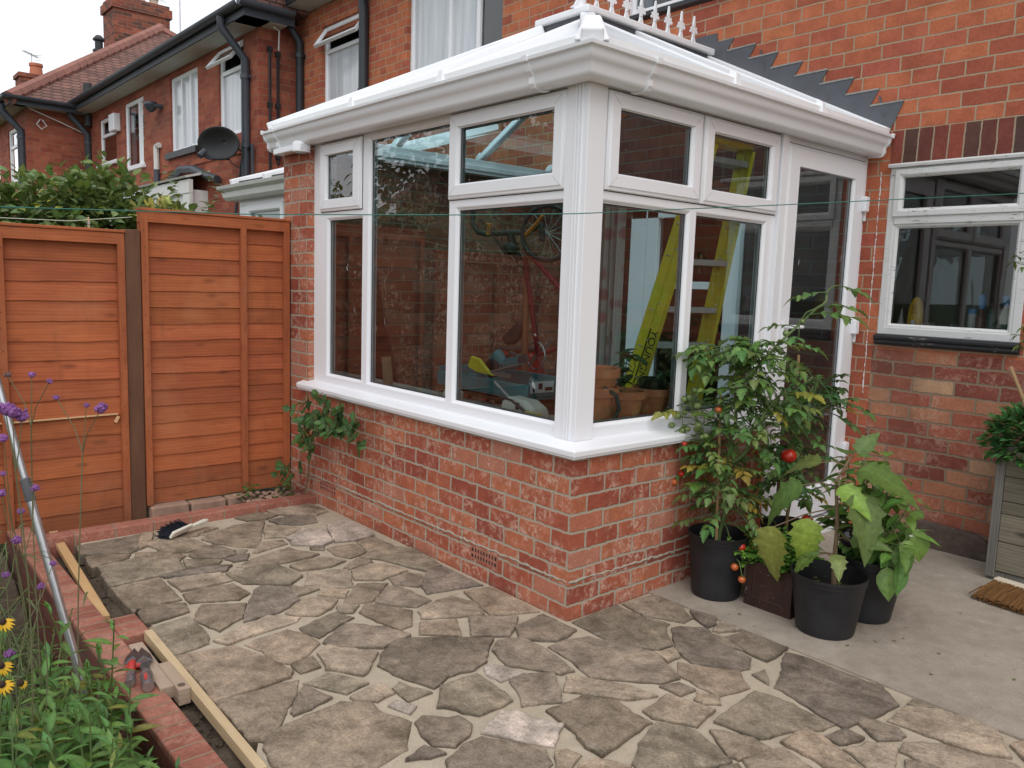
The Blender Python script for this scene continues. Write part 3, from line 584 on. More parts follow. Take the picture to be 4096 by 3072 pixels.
def room(parent, u0, v0, u1, v1, y0, depth, mat, gap=.3, name='room'):
    b = MB(); x0, x1, z0, z1 = u0-gap, u1+gap, v0-gap, v1+gap
    b.add([(x0,y0,z0),(x1,y0,z0),(x1,y0,z1),(x0,y0,z1),(x0,y0+depth,z0),(x1,y0+depth,z0),(x1,y0+depth,z1),(x0,y0+depth,z1)], [(4,5,6,7),(0,1,5,4),(3,2,6,7),(0,3,7,4),(1,2,6,5)])
    # front return around the opening, so daylight only comes through the window
    b.add([(x0,y0,z0),(x1,y0,z0),(x1,y0,z1),(x0,y0,z1),(u0,y0,v0),(u1,y0,v0),(u1,y0,v1),(u0,y0,v1)], [(0,1,5,4),(1,2,6,5),(2,3,7,6),(3,0,4,7)])
    return b.build(name, mat, parent, fix=False)
def casement(parent, u0, v0, u1, v1, y, bars_u=(), bars_v=(), fw=.055, curtain=None, depth=.05, mat=None, gl=None, openv=None, part_name='window', last=None):
    """window part (frame) with pane sub-parts, frame face at plane y"""
    fn = lambda u, v, d: (u, y-d, v)
    b = MB(); b.ring((u0,v0,u1,v1), [(0,-depth),(0,0),(fw*.6,0),(fw,-.016),(fw,-depth)], fn)
    cols = [u0+fw, *bars_u, u1-fw]
    for u in bars_u: b.box(u-fw*.5, y, v0+fw*.8, u+fw*.5, y+depth, v1-fw*.8)
    for v in bars_v: b.box(u0+fw*.8, y+.002, v-fw*.45, u1-fw*.8, y+depth, v+fw*.45)
    w = b.build(part_name, mat or mt['upvc'], parent, bevel=.004)
    us = [u0+fw, *bars_u, u1-fw]; vs = [v0+fw, *bars_v, v1-fw]
    for i in range(len(us)-1):
        for j in range(len(vs)-1):
            gm = last if (last and i == len(us)-2) else (gl or mt['glass_up'])
            if openv is not None and j == len(vs)-2: continue
            q = MB(); q.add([fn(us[i],vs[j],-.03),fn(us[i+1],vs[j],-.03),fn(us[i+1],vs[j+1],-.03),fn(us[i],vs[j+1],-.03)], [(0,1,2,3)])
            q.build('pane', gm, w)
    if curtain:
        q = MB(); n = 36; a0, a1 = u0+fw*.3, u1-fw*.3
        for (c0, c1) in curtain:
            pts = [(a0+(a1-a0)*(c0+(c1-c0)*k/n), y+.10+.012*math.sin(k*1.9)) for k in range(n+1)]
            for k in range(n): q.add([(*pts[k],v0+.02),(*pts[k+1],v0+.02),(*pts[k+1],v1-.02),(*pts[k],v1-.02)], [(0,1,2,3)])
        q.build('net_curtain', mt['blind'], w)
    return w
def open_vent(parent, u0, v0, u1, v1, y, ang=28):
    """top-hung sash standing open"""
    b = MB(); a = math.radians(ang); H_ = v1-v0
    fn = lambda u, v, d: (u, y-(v1-v)*math.sin(a)-d*math.cos(a)-.01, v1-(v1-v)*math.cos(a)+d*math.sin(a))
    b.ring((u0,v0,u1,v1), [(0,-.045),(0,0),(.035,0),(.05,-.014),(.05,-.045)], fn)
    w = b.build('open_vent', mt['upvc'], parent, bevel=.003)
    q = MB(); q.add([fn(u0+.05,v0+.05,-.02),fn(u1-.05,v0+.05,-.02),fn(u1-.05,v1-.05,-.02),fn(u0+.05,v1-.05,-.02)], [(0,1,2,3)])
    q.build('pane', mt['glass_up'], w)
    return w
def gutter_half(b, x0, x1, y, z, r=.06):
    pts = [(r*math.cos(a), r*math.sin(a)) for a in np.linspace(pi, 2*pi, 9)]
    prof = pts+[(.95*p[0], .95*p[1]+.003) for p in pts[::-1]]
    n = len(prof)
    b.add([(x0, y+p[0], z+p[1]) for p in prof]+[(x1, y+p[0], z+p[1]) for p in prof], [(i,(i+1)%n,n+(i+1)%n,n+i) for i in range(n)]+[tuple(range(n)), tuple(range(2*n-1,n-1,-1))])
# ------------------------------------------------------------------ our house
KW = (.118, 1.362, .975, 2.452); UW1 = (-7.80,3.80,-6.67,4.99); UW2 = (-5.70,3.55,-3.96,4.95); UW3 = (-2.30,3.92,-.72,5.05); PD = (-2.07,.1,-.96,2.30)
house = thing('brick_house', 'red brick rear wall of the house behind the conservatory, with kitchen window and upstairs windows', 'house', (-1.5, W, 0))
b = MB(); wall_holes(b, 'y', W, -8.53, 7.0, 1.26, 5.3, [KW, UW1, UW2, UW3, (PD[0],1.26,PD[2],PD[3])], .12)
b.build('wall', mt['house'], house, fix=False)
b = MB(); wall_holes(b, 'y', W, -8.53, .096, -.3, 1.26, [(PD[0],PD[1],PD[2],1.26)], .12)
b.build('inner_wall', mt['house'], house, fix=False)
b = MB(); wall_holes(b, 'y', W, .096, 7.0, -.3, 1.26, [], .12)
b.build('lower_wall', mt['house_low'], house, fix=False)
b = MB()   # stone footing showing under the wall
b.prism([(.46,-.05),(.95,-.05),(.97,.04),(.94,.12),(.86,.158),(.70,.165),(.58,.172),(.46,.168)], -.001, .045, HW)
b.build('footing', groundmat('footing stone', (.085,.06,.05), (.19,.145,.12), (.30,.27,.24), 4., .8), house, bevel=.02)
b = MB()   # soldier course over the kitchen window
b.box(.11, W-.006, 2.482, 1.6, W+.05, 2.69)
b.build('soldier_course', mt['soldier'], house)
b = MB(); zz = .95; pr = random.Random(8)
while zz < 2.42:
    L = pr.uniform(.015,.11); x = .055+.0015*math.sin(zz*23); k = max(2, int(L/.012)); ws = [pr.choice((.0006,.0015,.003,.0045)) for _ in range(k+1)]; xs_ = [x+pr.gauss(0,.0008) for _ in range(k+1)]
    b.add([(xs_[i]-ws[i], W-.0015, zz+L*i/k) for i in range(k+1)]+[(xs_[i]+ws[i], W-.0015, zz+L*i/k) for i in range(k+1)], [(i,i+1,k+2+i,k+1+i) for i in range(k)])
    zz += L*.93
b.build('paint_line', mt['white_wood'], house)
# kitchen window
fy = W-.004
kb = MB(); fn = lambda u, v, d: (u, W-.004-d, v)
kb.ring(KW, [(0,-.08),(0,.0),(.048,.0),(.055,-.012),(.055,-.08)], lambda u, v, d: (u, fy-d, v))
kb.box(KW[0]+.05, fy-.006, 2.085, KW[2]-.05, fy+.06, 2.150)
kw = kb.build('kitchen_window', mt['flaky'], house, bevel=.005)
b = MB(); b.ring((.158,2.135,.935,2.437), [(0,-.03),(0,.018),(.035,.018),(.052,.002),(.052,-.03)], fn); b.build('top_sash', mt['flaky'], kw, bevel=.004)
b = MB(); b.ring((KW[0]+.05,KW[1]+.045,KW[2]-.05,2.087), [(0,-.05),(0,-.004),(.014,-.004),(.028,-.022),(.028,-.05)], fn); b.build('lower_beading', mt['flaky'], kw, bevel=.003)
for r in ((.20,2.18,.893,2.392),(.19,1.425,.905,2.072)):
    b = MB(); b.add([(r[0],fy+.022,r[1]),(r[2],fy+.022,r[1]),(r[2],fy+.022,r[3]),(r[0],fy+.022,r[3])], [(0,1,2,3)]); b.build('pane', mt['glass_k'], kw)
b = MB(); b.sweep([(1.2-.09,W),(.11,W)][::-1], [(0,2.452),(.03,2.452),(.034,2.468),(.022,2.478),(0,2.478)]); b.build('drip_strip', mt['flaky'], kw)
b = MB(); b.sweep([(.118,W),(.985,W)], [(-.02,1.362),(.035,1.362),(.06,1.350),(.058,1.334),(.043,1.325),(.046,1.308),(.03,1.292),(-.02,1.292)]); b.build('black_sill', mt['flaky_black'], kw, bevel=.003)
b = MB(); b.box(KW[0]-.1, W+.06, 1.36, KW[2]+.1, W+.30, 1.405); b.build('inner_sill', mt['white_wood'], kw)
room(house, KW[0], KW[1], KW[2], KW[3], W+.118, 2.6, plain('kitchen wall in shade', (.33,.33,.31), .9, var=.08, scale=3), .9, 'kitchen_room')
# upstairs windows
casement(house, *UW1, W+.05, bars_v=(4.66,), openv=1, gl=mt['net_sky_pane'])
open_vent(house, UW1[0]+.01, 4.66, UW1[2]-.01, 4.98, W+.05, 34)
casement(house, *UW2, W+.05, bars_u=(-4.92,-4.42), fw=.06, gl=mt['net_sky_pane'], last=mt['glass_up'])
casement(house, *UW3, W+.05, bars_u=(-1.52,), curtain=[(0,.1)], fw=.06)
b = MB(); b.sweep([(-2.36,W),(-.66,W)], [(-.02,3.92),(.05,3.905),(.05,3.87),(-.02,3.85)]); b.build('stone_sill', mt['black_wood'], house)
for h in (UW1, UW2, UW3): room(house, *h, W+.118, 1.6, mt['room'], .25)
# eaves, downpipes, roof
def eaves_set(parent, x0, x1, y, z, pipes=()):
    b = MB(); b.box(x0, y-.32, z-.03, x1, y+.02, z); b.build('soffit', mt['cream'], parent)
    b = MB(); b.box(x0, y-.345, z-.02, x1, y-.322, z+.17); b.build('fascia', mt['tile_dark'], parent)
    b = MB(); gutter_half(b, x0-.05, x1+.05, y-.41, z+.14, .07); b.build('gutter', mt['black_pvc'], parent, smooth=True)
def downpipe(parent, x, y, z0, z1, r=.04, yg=None):
    b = MB(); yg = yg or y-.4
    b.tube([(x,yg,z1+.08),(x,yg,z1-.05),(x,y-.06,z1-.42),(x,y-.06,z0)], r, 10)
    for z in np.arange(z0+.4, z1-.5, .95): b.lathe([(r+.012,-.03),(r+.012,.03)], (x,y-.06,z), 10); b.box(x-.075,y-.03,z-.02,x+.075,y+.0,z+.02)
    b.build('downpipe', mt['black_pvc'], parent, smooth=True)
eaves_set(house, -8.2, 7.0, W, 5.3)
downpipe(house, -6.59, W, 2.6, 5.3, .062, W-.10); downpipe(house, -8.34, W, 2.4, 5.3, .055, W-.35)
b = MB(); b.prism([(2.28,5.44),(6.9,8.3),(11.5,5.44)], -8.6, 7.2, lambda u, v, w: (w, u, v)); b.build('roof', mt['tiles'], house)
# lead flashing, stepped into the mortar courses above the conservatory roof
TI = [(.163,2.876),(-.005,2.974),(-.186,3.077),(-.383,3.164),(-.579,3.254),(-.781,3.356),(-.974,3.45),(-1.17,3.535)]
poly = [(.09,2.70)]
for i, (x, z) in enumerate(TI):
    poly.append((x, z))
    if i < len(TI)-1: poly.append((TI[i+1][0]-.062, z-.006))
poly += [(-1.32,3.53),(-1.33,3.60),(-1.60,3.60),(-1.60,3.44),(-1.40,3.42)]
b = MB(); b.prism(poly, .002, .008, HW)
for i, (x, z) in enumerate(TI[:-1]): pass
for x0, z0, x1, z1 in ((-.42,3.10,-.36,2.96),(-.93,3.40,-.88,3.24),(.0,2.93,.04,2.80)): b.beam(HW(x0,z0,.009), HW(x1,z1,.009), .004, .012)
lf = b.build('lead_flashing', mt['lead'], house)
b = MB()
for i, (x, z) in enumerate(TI[:-1]): b.beam(HW(x-.005, z+.004, .006), HW(TI[i+1][0]-.055, z-.001, .006), .012, .011)
b.build('pointing', groundmat('lead pointing', (.28,.27,.25), (.42,.40,.37), (.45,.44,.42), 6, .5), lf)
# ------------------------------------------------------------------ neighbouring terrace
blk, trm = mt['black_pvc'], mt['tile_dark']
mt['black_pvc'] = plain('haze tinted pipe', (.055,.065,.082), .5, var=.15, scale=8); mt['tile_dark'] = plain('haze tinted fascia', (.06,.07,.088), .6)  # distance haze painted into the pipe and fascia colours
YN = 2.175; XR = -8.53; X2 = -17.6; Y2 = .96
nb = thing('terraced_house', 'red brick terraced house next door with four upstairs windows under a long black gutter', 'house', (-13, YN, 0))
NW = [(-16.72,3.85,-15.47,4.80),(-14.9,3.62,-13.67,4.88),(-12.19,3.67,-10.88,4.92),(-10.0,3.68,-9.06,4.98)]
b = MB(); wall_holes(b, 'y', YN, X2, XR, -.3, 5.15, NW, .12)
b.add([(XR,YN,-.3),(XR,W+.02,-.3),(XR,W+.02,5.15),(XR,YN,5.15)], [(0,1,2,3)])
b.build('wall', mt['far'], nb, fix=False)
casement(nb, *NW[0], YN+.03, bars_v=(4.45,), fw=.07)
casement(nb, *NW[1], YN+.03, bars_u=(-14.05,), fw=.07, curtain=[(0,.25)])
casement(nb, *NW[2], YN+.03, bars_u=(-11.72,-11.30), fw=.065, gl=mt['net_sky_pane'])  # pale pane colour stands in for reflected sky
casement(nb, *NW[3], YN+.03, bars_v=(4.62,), fw=.07, openv=1, gl=mt['net_sky_pane'])  # sky reflection again carried by the pane colour
open_vent(nb, NW[3][0], 4.62, NW[3][2], 4.97, YN+.02, 38)
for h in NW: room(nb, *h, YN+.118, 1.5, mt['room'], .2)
b = MB()
for h in NW[:2]: b.box(h[0]-.1, YN-.06, h[1]-.05, h[2]+.06, YN+.03, h[1])
b.build('white_sill', mt['upvc'], nb)
b = MB(); h = NW[2]; b.box(h[0]-.14, YN-.07, h[1]-.10, h[2]+.04, YN+.03, h[1]); b.build('black_sill', mt['black_wood'], nb)
b = MB(); b.box(-12.9, YN-.02, 3.38, -8.9, YN+.01, 3.42); b.build('string_course', mt['far'], nb)
eaves_set(nb, X2+.1, XR+.30, YN, 5.05)
# eaves turning the corner along the return wall
b = MB(); b.box(XR-.05, YN-.32, 5.02, XR+.30, W-.3, 5.05); b.build('soffit', mt['cream'], nb)
b = MB(); b.box(XR+.30, YN-.35, 5.03, XR+.325, W-.2, 5.22); b.build('fascia', mt['tile_dark'], nb)
b = MB()
pts = [(.07*math.cos(a), .07*math.sin(a)) for a in np.linspace(pi, 2*pi, 9)]; n = len(pts)
b.add([(XR+.40+p[0], YN-.45, 5.19+p[1]) for p in pts]+[(XR+.40+p[0], W-.25, 5.19+p[1]) for p in pts], [(i,i+1,n+i+1,n+i) for i in range(n-1)]+[tuple(range(n)),tuple(range(2*n-1,n-1,-1))])
b.build('gutter', mt['black_pvc'], nb, smooth=True)
downpipe(nb, -8.86, YN, .2, 5.05, .06); downpipe(nb, X2+.16, YN, .2, 5.0, .07)
b = MB(); b.prism([(YN-.36,5.22),(6.6,7.9),(11,5.2)], X2+.05, XR+.35, lambda u, v, w: (w, u, v)); b.build('roof', mt['tiles'], nb)
b = MB()   # roll of ridge tiles over the corner hip
for k in range(6): b.tube([(XR+.33-.5*k*.42, YN-.35+.5*k*.42, 5.27+.21*k), (XR+.33-.5*(k+1)*.42, YN-.35+.5*(k+1)*.42, 5.27+.21*(k+1))], [.12,.105], 8)
b.build('hip_tile', mt['ridge_tile'], nb)
b = MB()   # overflow pipe: white top, dark below
b.tube([(-12.83,YN-.05,2.72),(-12.83,YN-.05,3.45)], .055, 8); b.build('waste_pipe', mt['black_pvc'], nb, smooth=True)
b = MB(); b.tube([(-12.83,YN-.05,3.45),(-12.83,YN-.05,3.86),(-12.68,YN-.05,3.86)], .05, 8); b.build('overflow_pipe', mt['upvc_dirty'], nb, smooth=True)
b = MB(); b.tube([(-12.75,YN-.05,2.74),(-12.4,YN-.06,2.98),(-12.0,YN-.07,3.22),(-11.5,YN-.08,3.34),(-10.9,YN-.08,3.30),(-10.3,YN-.08,3.14),(-9.9,YN-.08,3.06)], .06, 8); b.build('hose', mt['black_pvc'], nb, smooth=True)
b = MB(); b.tube([(-9.35,YN-.05,2.3),(-9.0,YN-.05,3.3),(-8.66,YN-.05,3.45),(-8.62,YN-.05,2.4)], .022, 6); b.build('cable', mt['black_pvc'], nb)
b = MB(); b.box(-15.50, YN-.14, 4.40, -15.14, YN, 4.74); b.build('alarm_box', mt['upvc'], nb, bevel=.02)
b = MB(); b.tube([(-12.6,YN,4.52),(-12.65,YN-.16,4.52)], .04, 8); b.lathe([(.03,0),(.09,.05),(.12,.12),(.1,.17),(.001,.18)], (-12.72,YN-.16,4.42), 10); b.build('outside_lamp', mt['black_pvc'], nb, smooth=True)
b = MB()   # rusty streaks of old pipe fixings on the return wall
for y, z0, z1 in ((2.32,2.9,4.75),(2.44,3.2,4.7)):
    b.tube([(XR+.03,y,z0),(XR+.03,y,z1)], .02, 6)
    for z in (4.0, z0+.1, z1): b.box(XR, y-.035, z-.03, XR+.05, y+.035, z+.03)
b.build('iron_bracket', mt['black_wood'], nb)
b = MB(); b.tube([(XR+.05,2.44,4.75),(XR+.16,2.40,4.98),(XR+.2,2.3,5.0)], .012, 5); b.build('loose_wire', mt['upvc_dirty'], nb)
# further block with the hipped tile roof
n2 = thing('hipped_house', 'further red brick house with hipped clay tile roof, left of the long gutter', 'house', (-20, Y2, 0))
b = MB(); h2 = [(-19.7,3.55,-18.6,4.75),(-22.6,3.5,-20.9,4.7)]
wall_holes(b, 'y', Y2, -27, X2, -.3, 5.1, h2, .12); b.add([(X2,Y2,-.3),(X2,9.2,-.3),(X2,9.2,5.1),(X2,Y2,5.1)], [(0,1,2,3)])
b.build('wall', mt['far'], n2, fix=False)
casement(n2, *h2[0], Y2+.03, bars_v=(4.35,), fw=.08, curtain=[(0,1)]); casement(n2, *h2[1], Y2+.03, bars_u=(-21.8,), fw=.08, curtain=[(0,.6)])
for h in h2: room(n2, *h, Y2+.118, 1.5, mt['room'], .15)
e = 5.08; ax, ay, az = -22.0, 5.16, 8.42; rr = .36
A = [(X2+rr,Y2-rr,e),(X2+rr,9.4+rr,e),(-33,9.4+rr,e),(-33,Y2-rr,e),(ax,ay,az),(-30,ay,az)]
b = MB(); b.add(A, [(0,1,4),(1,2,5,4),(2,3,5),(3,0,4,5)]); b.build('roof', mt['tiles'], n2)
b = MB(); p, q = Vector(A[0]), Vector(A[4])
for k in range(22):
    a0, a1 = p.lerp(q, k/22), p.lerp(q, (k+1.04)/22); b.tube([a0+Vector((0,0,.0)), a1+Vector((0,0,.02))], [.15,.135], 8)
p, q = Vector(A[1]), Vector(A[4])
for k in range(22): b.tube([p.lerp(q, k/22), p.lerp(q, (k+1)/22)], .12, 6)
b.build('hip_tile', mt['ridge_tile'], n2)
b = MB(); b.box(-30, Y2-.33, 5.0, X2+.3, Y2, 5.03); b.box(X2, Y2-.3, 5.0, X2+.32, YN+.1, 5.03); b.build('soffit', mt['cream'], n2)
b = MB(); b.box(-30, Y2-.36, 4.98, X2+.36, Y2-.33, 5.16); b.box(X2+.32, Y2-.33, 4.98, X2+.35, YN-.2, 5.16); b.build('fascia', mt['tile_dark'], n2)
b = MB(); gutter_half(b, -30, X2+.5, Y2-.43, 5.14, .075)
pts = [(.075*math.cos(a), .075*math.sin(a)) for a in np.linspace(pi, 2*pi, 9)]; n = len(pts)
b.add([(X2+.43+p[0], Y2-.5, 5.14+p[1]) for p in pts]+[(X2+.43+p[0], YN-.3, 5.14+p[1]) for p in pts], [(i,i+1,n+i+1,n+i) for i in range(n-1)]+[tuple(range(n)),tuple(range(2*n-1,n-1,-1))])
b.build('gutter', mt['black_pvc'], n2, smooth=True)
downpipe(n2, X2-.22, Y2, .2, 4.95, .08)
b = MB(); b.tube([(-17.35,2.12,4.75),(-17.35,2.12,5.66)], .09, 10); b.build('soil_pipe', mt['dish'], n2, smooth=True)
b = MB(); b.tube([(X2+.08,1.25,4.78),(X2+.10,1.33,4.66),(X2+.09,1.23,4.58),(X2+.08,1.14,4.68),(X2+.08,1.22,4.79)], .012, 5); b.tube([(X2+.1,1.0,4.98),(X2+.08,1.6,4.78),(X2+.05,2.1,4.6)], .012, 5); b.build('loose_wire', mt['upvc_dirty'], n2)
# chimney stack
ch = thing('chimney_stack', 'broad red brick chimney stack with clay pots behind the tiled roof', 'chimney', (-23, 5, 7))
b = MB(); b.box(-24.0,4.19,6.4,-22.9,5.72,9.0); b.build('stack', mt['chimney'], ch)
b = MB(); b.box(-24.05,4.13,9.0,-22.85,5.78,9.24); b.box(-24.0,4.19,9.24,-22.9,5.72,9.35); b.build('corbel', mt['chimney'], ch)
for y, m_, hh in ((4.72,'pot_or',.42),(5.04,'pot_bf',.26),(5.40,'pot_bf',.26)):
    if m_ not in mt: mt[m_] = plain(m_, (.5,.18,.1) if m_ == 'pot_or' else (.5,.42,.33), .85, var=.1)
    b = MB(); b.lathe([(.13,0),(.115,hh-.06),(.14,hh-.05),(.14,hh),(.10,hh),(.09,.05)], (-23.3,y,9.34), 14); b.build('chimney_pot', mt[m_], ch, smooth=True)
def aerial(name, label, p, s, rz):
    b = MB(); x, y, z = p; d = Vector((math.cos(rz), math.sin(rz), 0)); e = Vector((-d.y, d.x, 0)); P0 = Vector(p)
    b.tube([P0+Vector((0,0,-1.9*s)), P0+Vector((0,0,.1*s))], .018, 5)
    b.tube([P0-d*.7*s, P0+d*.9*s], .014, 5)
    for k in range(8): c = P0+d*(-.45+.18*k)*s; b.tube([c-e*.17*s, c+e*.17*s], .008, 4)
    c = P0-d*.7*s
    for k in (-1,0,1): b.tube([c+Vector((0,0,.14*k*s))-e*.2*s, c+Vector((0,0,.14*k*s))+e*.2*s], .008, 4)
    tag(b.build(name, mt['galv'], loc=p), label, 'aerial', 'television aerials above the roofs')
aerial('television_aerial', 'television aerial on a mast against the right side of the chimney stack', (-22.7,5.95,9.75), 1.0, .5)
aerial('television_aerial', 'small distant television aerial alone in the white sky at far left', (-34,4.2,9.75), .62, -.7)
# cowl standing on the hip and a far chimney
b = MB(); b.lathe([(.09,-1.2),(.09,-.05),(.16,-.03),(.16,.02),(.10,.06),(.10,.24),(.15,.27),(.15,.31),(.07,.40),(.001,.42)], (-22.0,3.55,7.50), 10)
tag(b.build('flue_cowl', mt['black_wood'], smooth=True, loc=(-22.0,3.25,7.15)), 'dark iron flue cowl poking up behind the hip ridge', 'flue cowl')
f = thing('chimney_stack', 'small far chimney peeping over the lower end of the hip ridge', 'chimney', (-27, 2, 6))
b = MB(); b.box(-27.8,2.55,5.0,-27.0,3.35,7.50); b.box(-27.85,2.5,7.50,-26.95,3.4,7.62); b.build('stack', mt['chimney'], f)
b = MB(); b.lathe([(.2,0),(.17,.3),(.2,.32),(.2,.4)], (-27.3,3.05,7.60), 12); b.build('chimney_pot', mt['pot_or'], f)
# satellite dishes
def dish(label, p, rx, rz_, yaw, pitch):
    t = thing('satellite_dish', label, 'satellite dish', p, 'dark mesh satellite dishes on the terrace')
    R = Euler((pitch, 0, yaw)).to_matrix(); P0 = Vector(p)
    b = MB(); n, m = 28, 6; vs = []; fs = []
    for i in range(m+1):
        r = max(.01, i/m)
        for k in range(n):
            a = 2*pi*k/n; vs.append(P0+R @ Vector((rx*r*math.cos(a), -.12*r*r*rx*2, rz_*r*math.sin(a))))
    for i in range(m):
        for k in range(n): fs.append((i*n+k, i*n+(k+1)%n, (i+1)*n+(k+1)%n, (i+1)*n+k))
    b.add(vs, fs); o = b.build('reflector', mt['dish'], t, smooth=True)
    md = o.modifiers.new('thick', 'SOLIDIFY'); md.thickness = .012
    b = MB(); b.tube([P0+R @ Vector((0,-.02,-rz_)), P0+R @ Vector((0,-.34,-rz_*.75)), P0+R @ Vector((0,-.42,-.12))], .018, 6); b.build('arm', mt['black_pvc'], t)
    b = MB(); b.tube([P0+R @ Vector((0,-.47,-.12)), P0+R @ Vector((0,-.36,-.06))], [.05,.035], 8); b.build('receiver_head', mt['black_pvc'], t)
    b = MB(); b.tube([P0+R @ Vector((0,.02,0)), P0+Vector((.02,.28,-.12)), P0+Vector((.02,.33,-.6))], .022, 6); b.tube([P0+Vector((0,.02,-rz_*.7)), P0+Vector((.08,.05,-rz_*1.25)), P0+Vector((.05,.2,-rz_*1.5))], .008, 5); b.build('bracket', mt['black_pvc'], t)
dish('large dark oval satellite dish beside the black downpipe', (-9.10,YN-.26,3.50), .50, .235, .22, .30)
dish('satellite dish half sunk behind the hedge at the internal corner', (-15.5,YN-.40,3.30), .42, .32, .4, .25)
# white painted lean-to
lt = thing('lean_to', 'white painted wooden lean-to against the neighbouring brick wall, behind the shrubs', 'lean-to', (-12.5,1.9,0))
b = MB(); b.box(-15.4,1.92,-.3,-10.5,YN,2.93); b.build('wall', mt['white_wood'], lt)
b = MB(); b.box(-15.5,1.84,2.86,-10.42,1.918,3.08); b.box(-10.72,1.85,-.3,-10.42,1.919,2.86); b.box(-12.3,1.86,-.3,-12.05,1.919,2.86); b.build('frame', mt['upvc_dirty'], lt, bevel=.01)
b = MB()
for k in range(14): b.box(-12.0,1.895,.5+.17*k,-10.75,1.917,.655+.17*k)
b.build('cladding', mt['white_wood'], lt)
b = MB(); b.prism([(1.8,3.09),(YN,3.2),(YN,3.24),(1.78,3.12)], -15.5, -10.4, lambda u, v, w: (w, u, v)); b.build('roof', mt['upvc_dirty'], lt)
# neighbour's conservatory
nc = thing('neighbour_conservatory', 'white neighbouring conservatory just showing above the taller fence panel', 'conservatory', (-4.5,.6,0))
OG = [(.0,2.36),(.05,2.36),(.075,2.39),(.085,2.44),(.12,2.47),(.13,2.50),(.0,2.50)]
b = MB(); b.sweep([(-5.62,2.1),(-5.62,.62),(-3.22,.62)], OG); b.build('gutter', mt['upvc_dirty'], nc, bevel=.002)
b = MB(); b.box(-5.55,.66,2.31,-3.22,.74,2.40)
for x0, x1 in ((-5.55,-5.36),(-4.52,-4.38),(-3.40,-3.22)): b.box(x0,.66,-.3,x1,.74,2.31)
b.box(-5.36,.66,-.3,-3.40,.74,.9)
b.box(-5.55,.74,-.3,-5.47,2.17,2.40)
b.build('frame', mt['upvc'], nc, bevel=.004)
for x0, x1 in ((-5.36,-4.52),(-4.38,-3.40)):
    b = MB(); b.ring((x0,.9,x1,2.31), [(0,-.04),(0,.015),(.06,.015),(.08,0),(.08,-.04)], lambda u, v, d: (u,.66-d,v)); w = b.build('opening_sash', mt['upvc'], nc, bevel=.003)
    b = MB(); b.add([(x0+.08,.68,.98),(x1-.08,.68,.98),(x1-.08,.68,2.24),(x0+.08,.68,2.24)], [(0,1,2,3)]); b.build('pane', mt['glass_up'], w)
b = MB(); b.add([(-5.58,.64,2.5),(-3.22,.64,2.5),(-3.22,2.17,3.0),(-5.58,2.17,3.0)], [(0,1,2,3)]); b.build('roof_sheet', mt['upvc_dirty'], nc)
for x in (-5.56,-4.78,-4.0,-3.3):
    b = MB(); b.beam((x,.58,2.535),(x,2.17,3.055),.07,.07); b.build('glazing_bar', mt['upvc'], nc, bevel=.01)
b = MB()
for x0, x1 in ((-5.5,-4.83),(-4.73,-4.05),(-3.95,-3.36)): b.beam((x0,.66,2.53),(x1,.66,2.53),.05,.05)
b.build('moss', mt['dish'], nc)
room(nc, -5.36, .9, -3.40, 2.31, .745, 1.3, mt['room'], .06)
# houses across the gardens, only seen mirrored in the panes
oh = thing('opposite_house', 'brick house across the gardens, mirrored in the small top pane', 'house', (-22,-16,0))
b = MB(); b.box(-30,-26,-.3,-16,-18,5.2); b.build('wall', mt['far'], oh)
b = MB(); b.prism([(-26.4,5.2),(-22,8.2),(-17.6,5.2)], -30.4, -15.6, lambda u, v, w: (w, u, v)); b.build('roof', mt['tiles'], oh)
b = MB(); b.box(-20,-22.6,7.4,-18.2,-21.4,10); b.build('chimney', mt['chimney'], oh)

mt['black_pvc'], mt['tile_dark'] = blk, trm
# ------------------------------------------------------------------ the conservatory
cv = thing('conservatory', 'white upvc conservatory on a low red brick wall with hipped glass roof', 'conservatory', (-1.5,1.3,0))
b = MB()
b.box(-2.72,0,-.3,0,.105,.806); b.box(-.105,.105,-.3,0,1.665,.806)
b.build('plinth_wall', mt['plinth'], cv)
pl = cv.children[-1] if cv.children else None
b = MB(); b.box(-3.115,0,-.3,-2.72,.22,2.53); b.build('end_pillar', mt['plinth'], cv)
# air bricks set in the wall
for k, (x0, x1) in enumerate(((-2.53,-2.30),(-.765,-.535))):
    z0, z1 = (.105,.168) if k == 0 else (.098,.166)
    b = MB(); nx_, nz_ = 9, 2; g_ = .35
    xs = np.linspace(x0+.006, x1-.006, nx_+1); zs = np.linspace(z0+.004, z1-.004, nz_+1)
    b.ring((x0,z0,x1,z1), [(0,-.03),(0,.004),(.006,.004),(.006,-.03)], lambda u, v, d: (u,-d,v))
    for x in xs[1:-1]: b.box(x-.006,-.003,z0+.004,x+.006,.02,z1-.004)
    for z in zs[1:-1]: b.box(x0+.004,-.0035,z-.006,x1-.004,.02,z+.006)
    b.m = 1; b.add([(x0,-.0012,z0),(x1,-.0012,z0),(x1,-.0012,z1),(x0,-.0012,z1)], [(0,1,2,3)])  # flat dark sheet painted in for the shade inside the openings
    b.build('air_brick', [plain('terracotta air brick%d' % k, (.38,.15,.105), .85, var=.15), plain('painted hole shade%d' % k, (.03,.02,.017), .9)], cv)
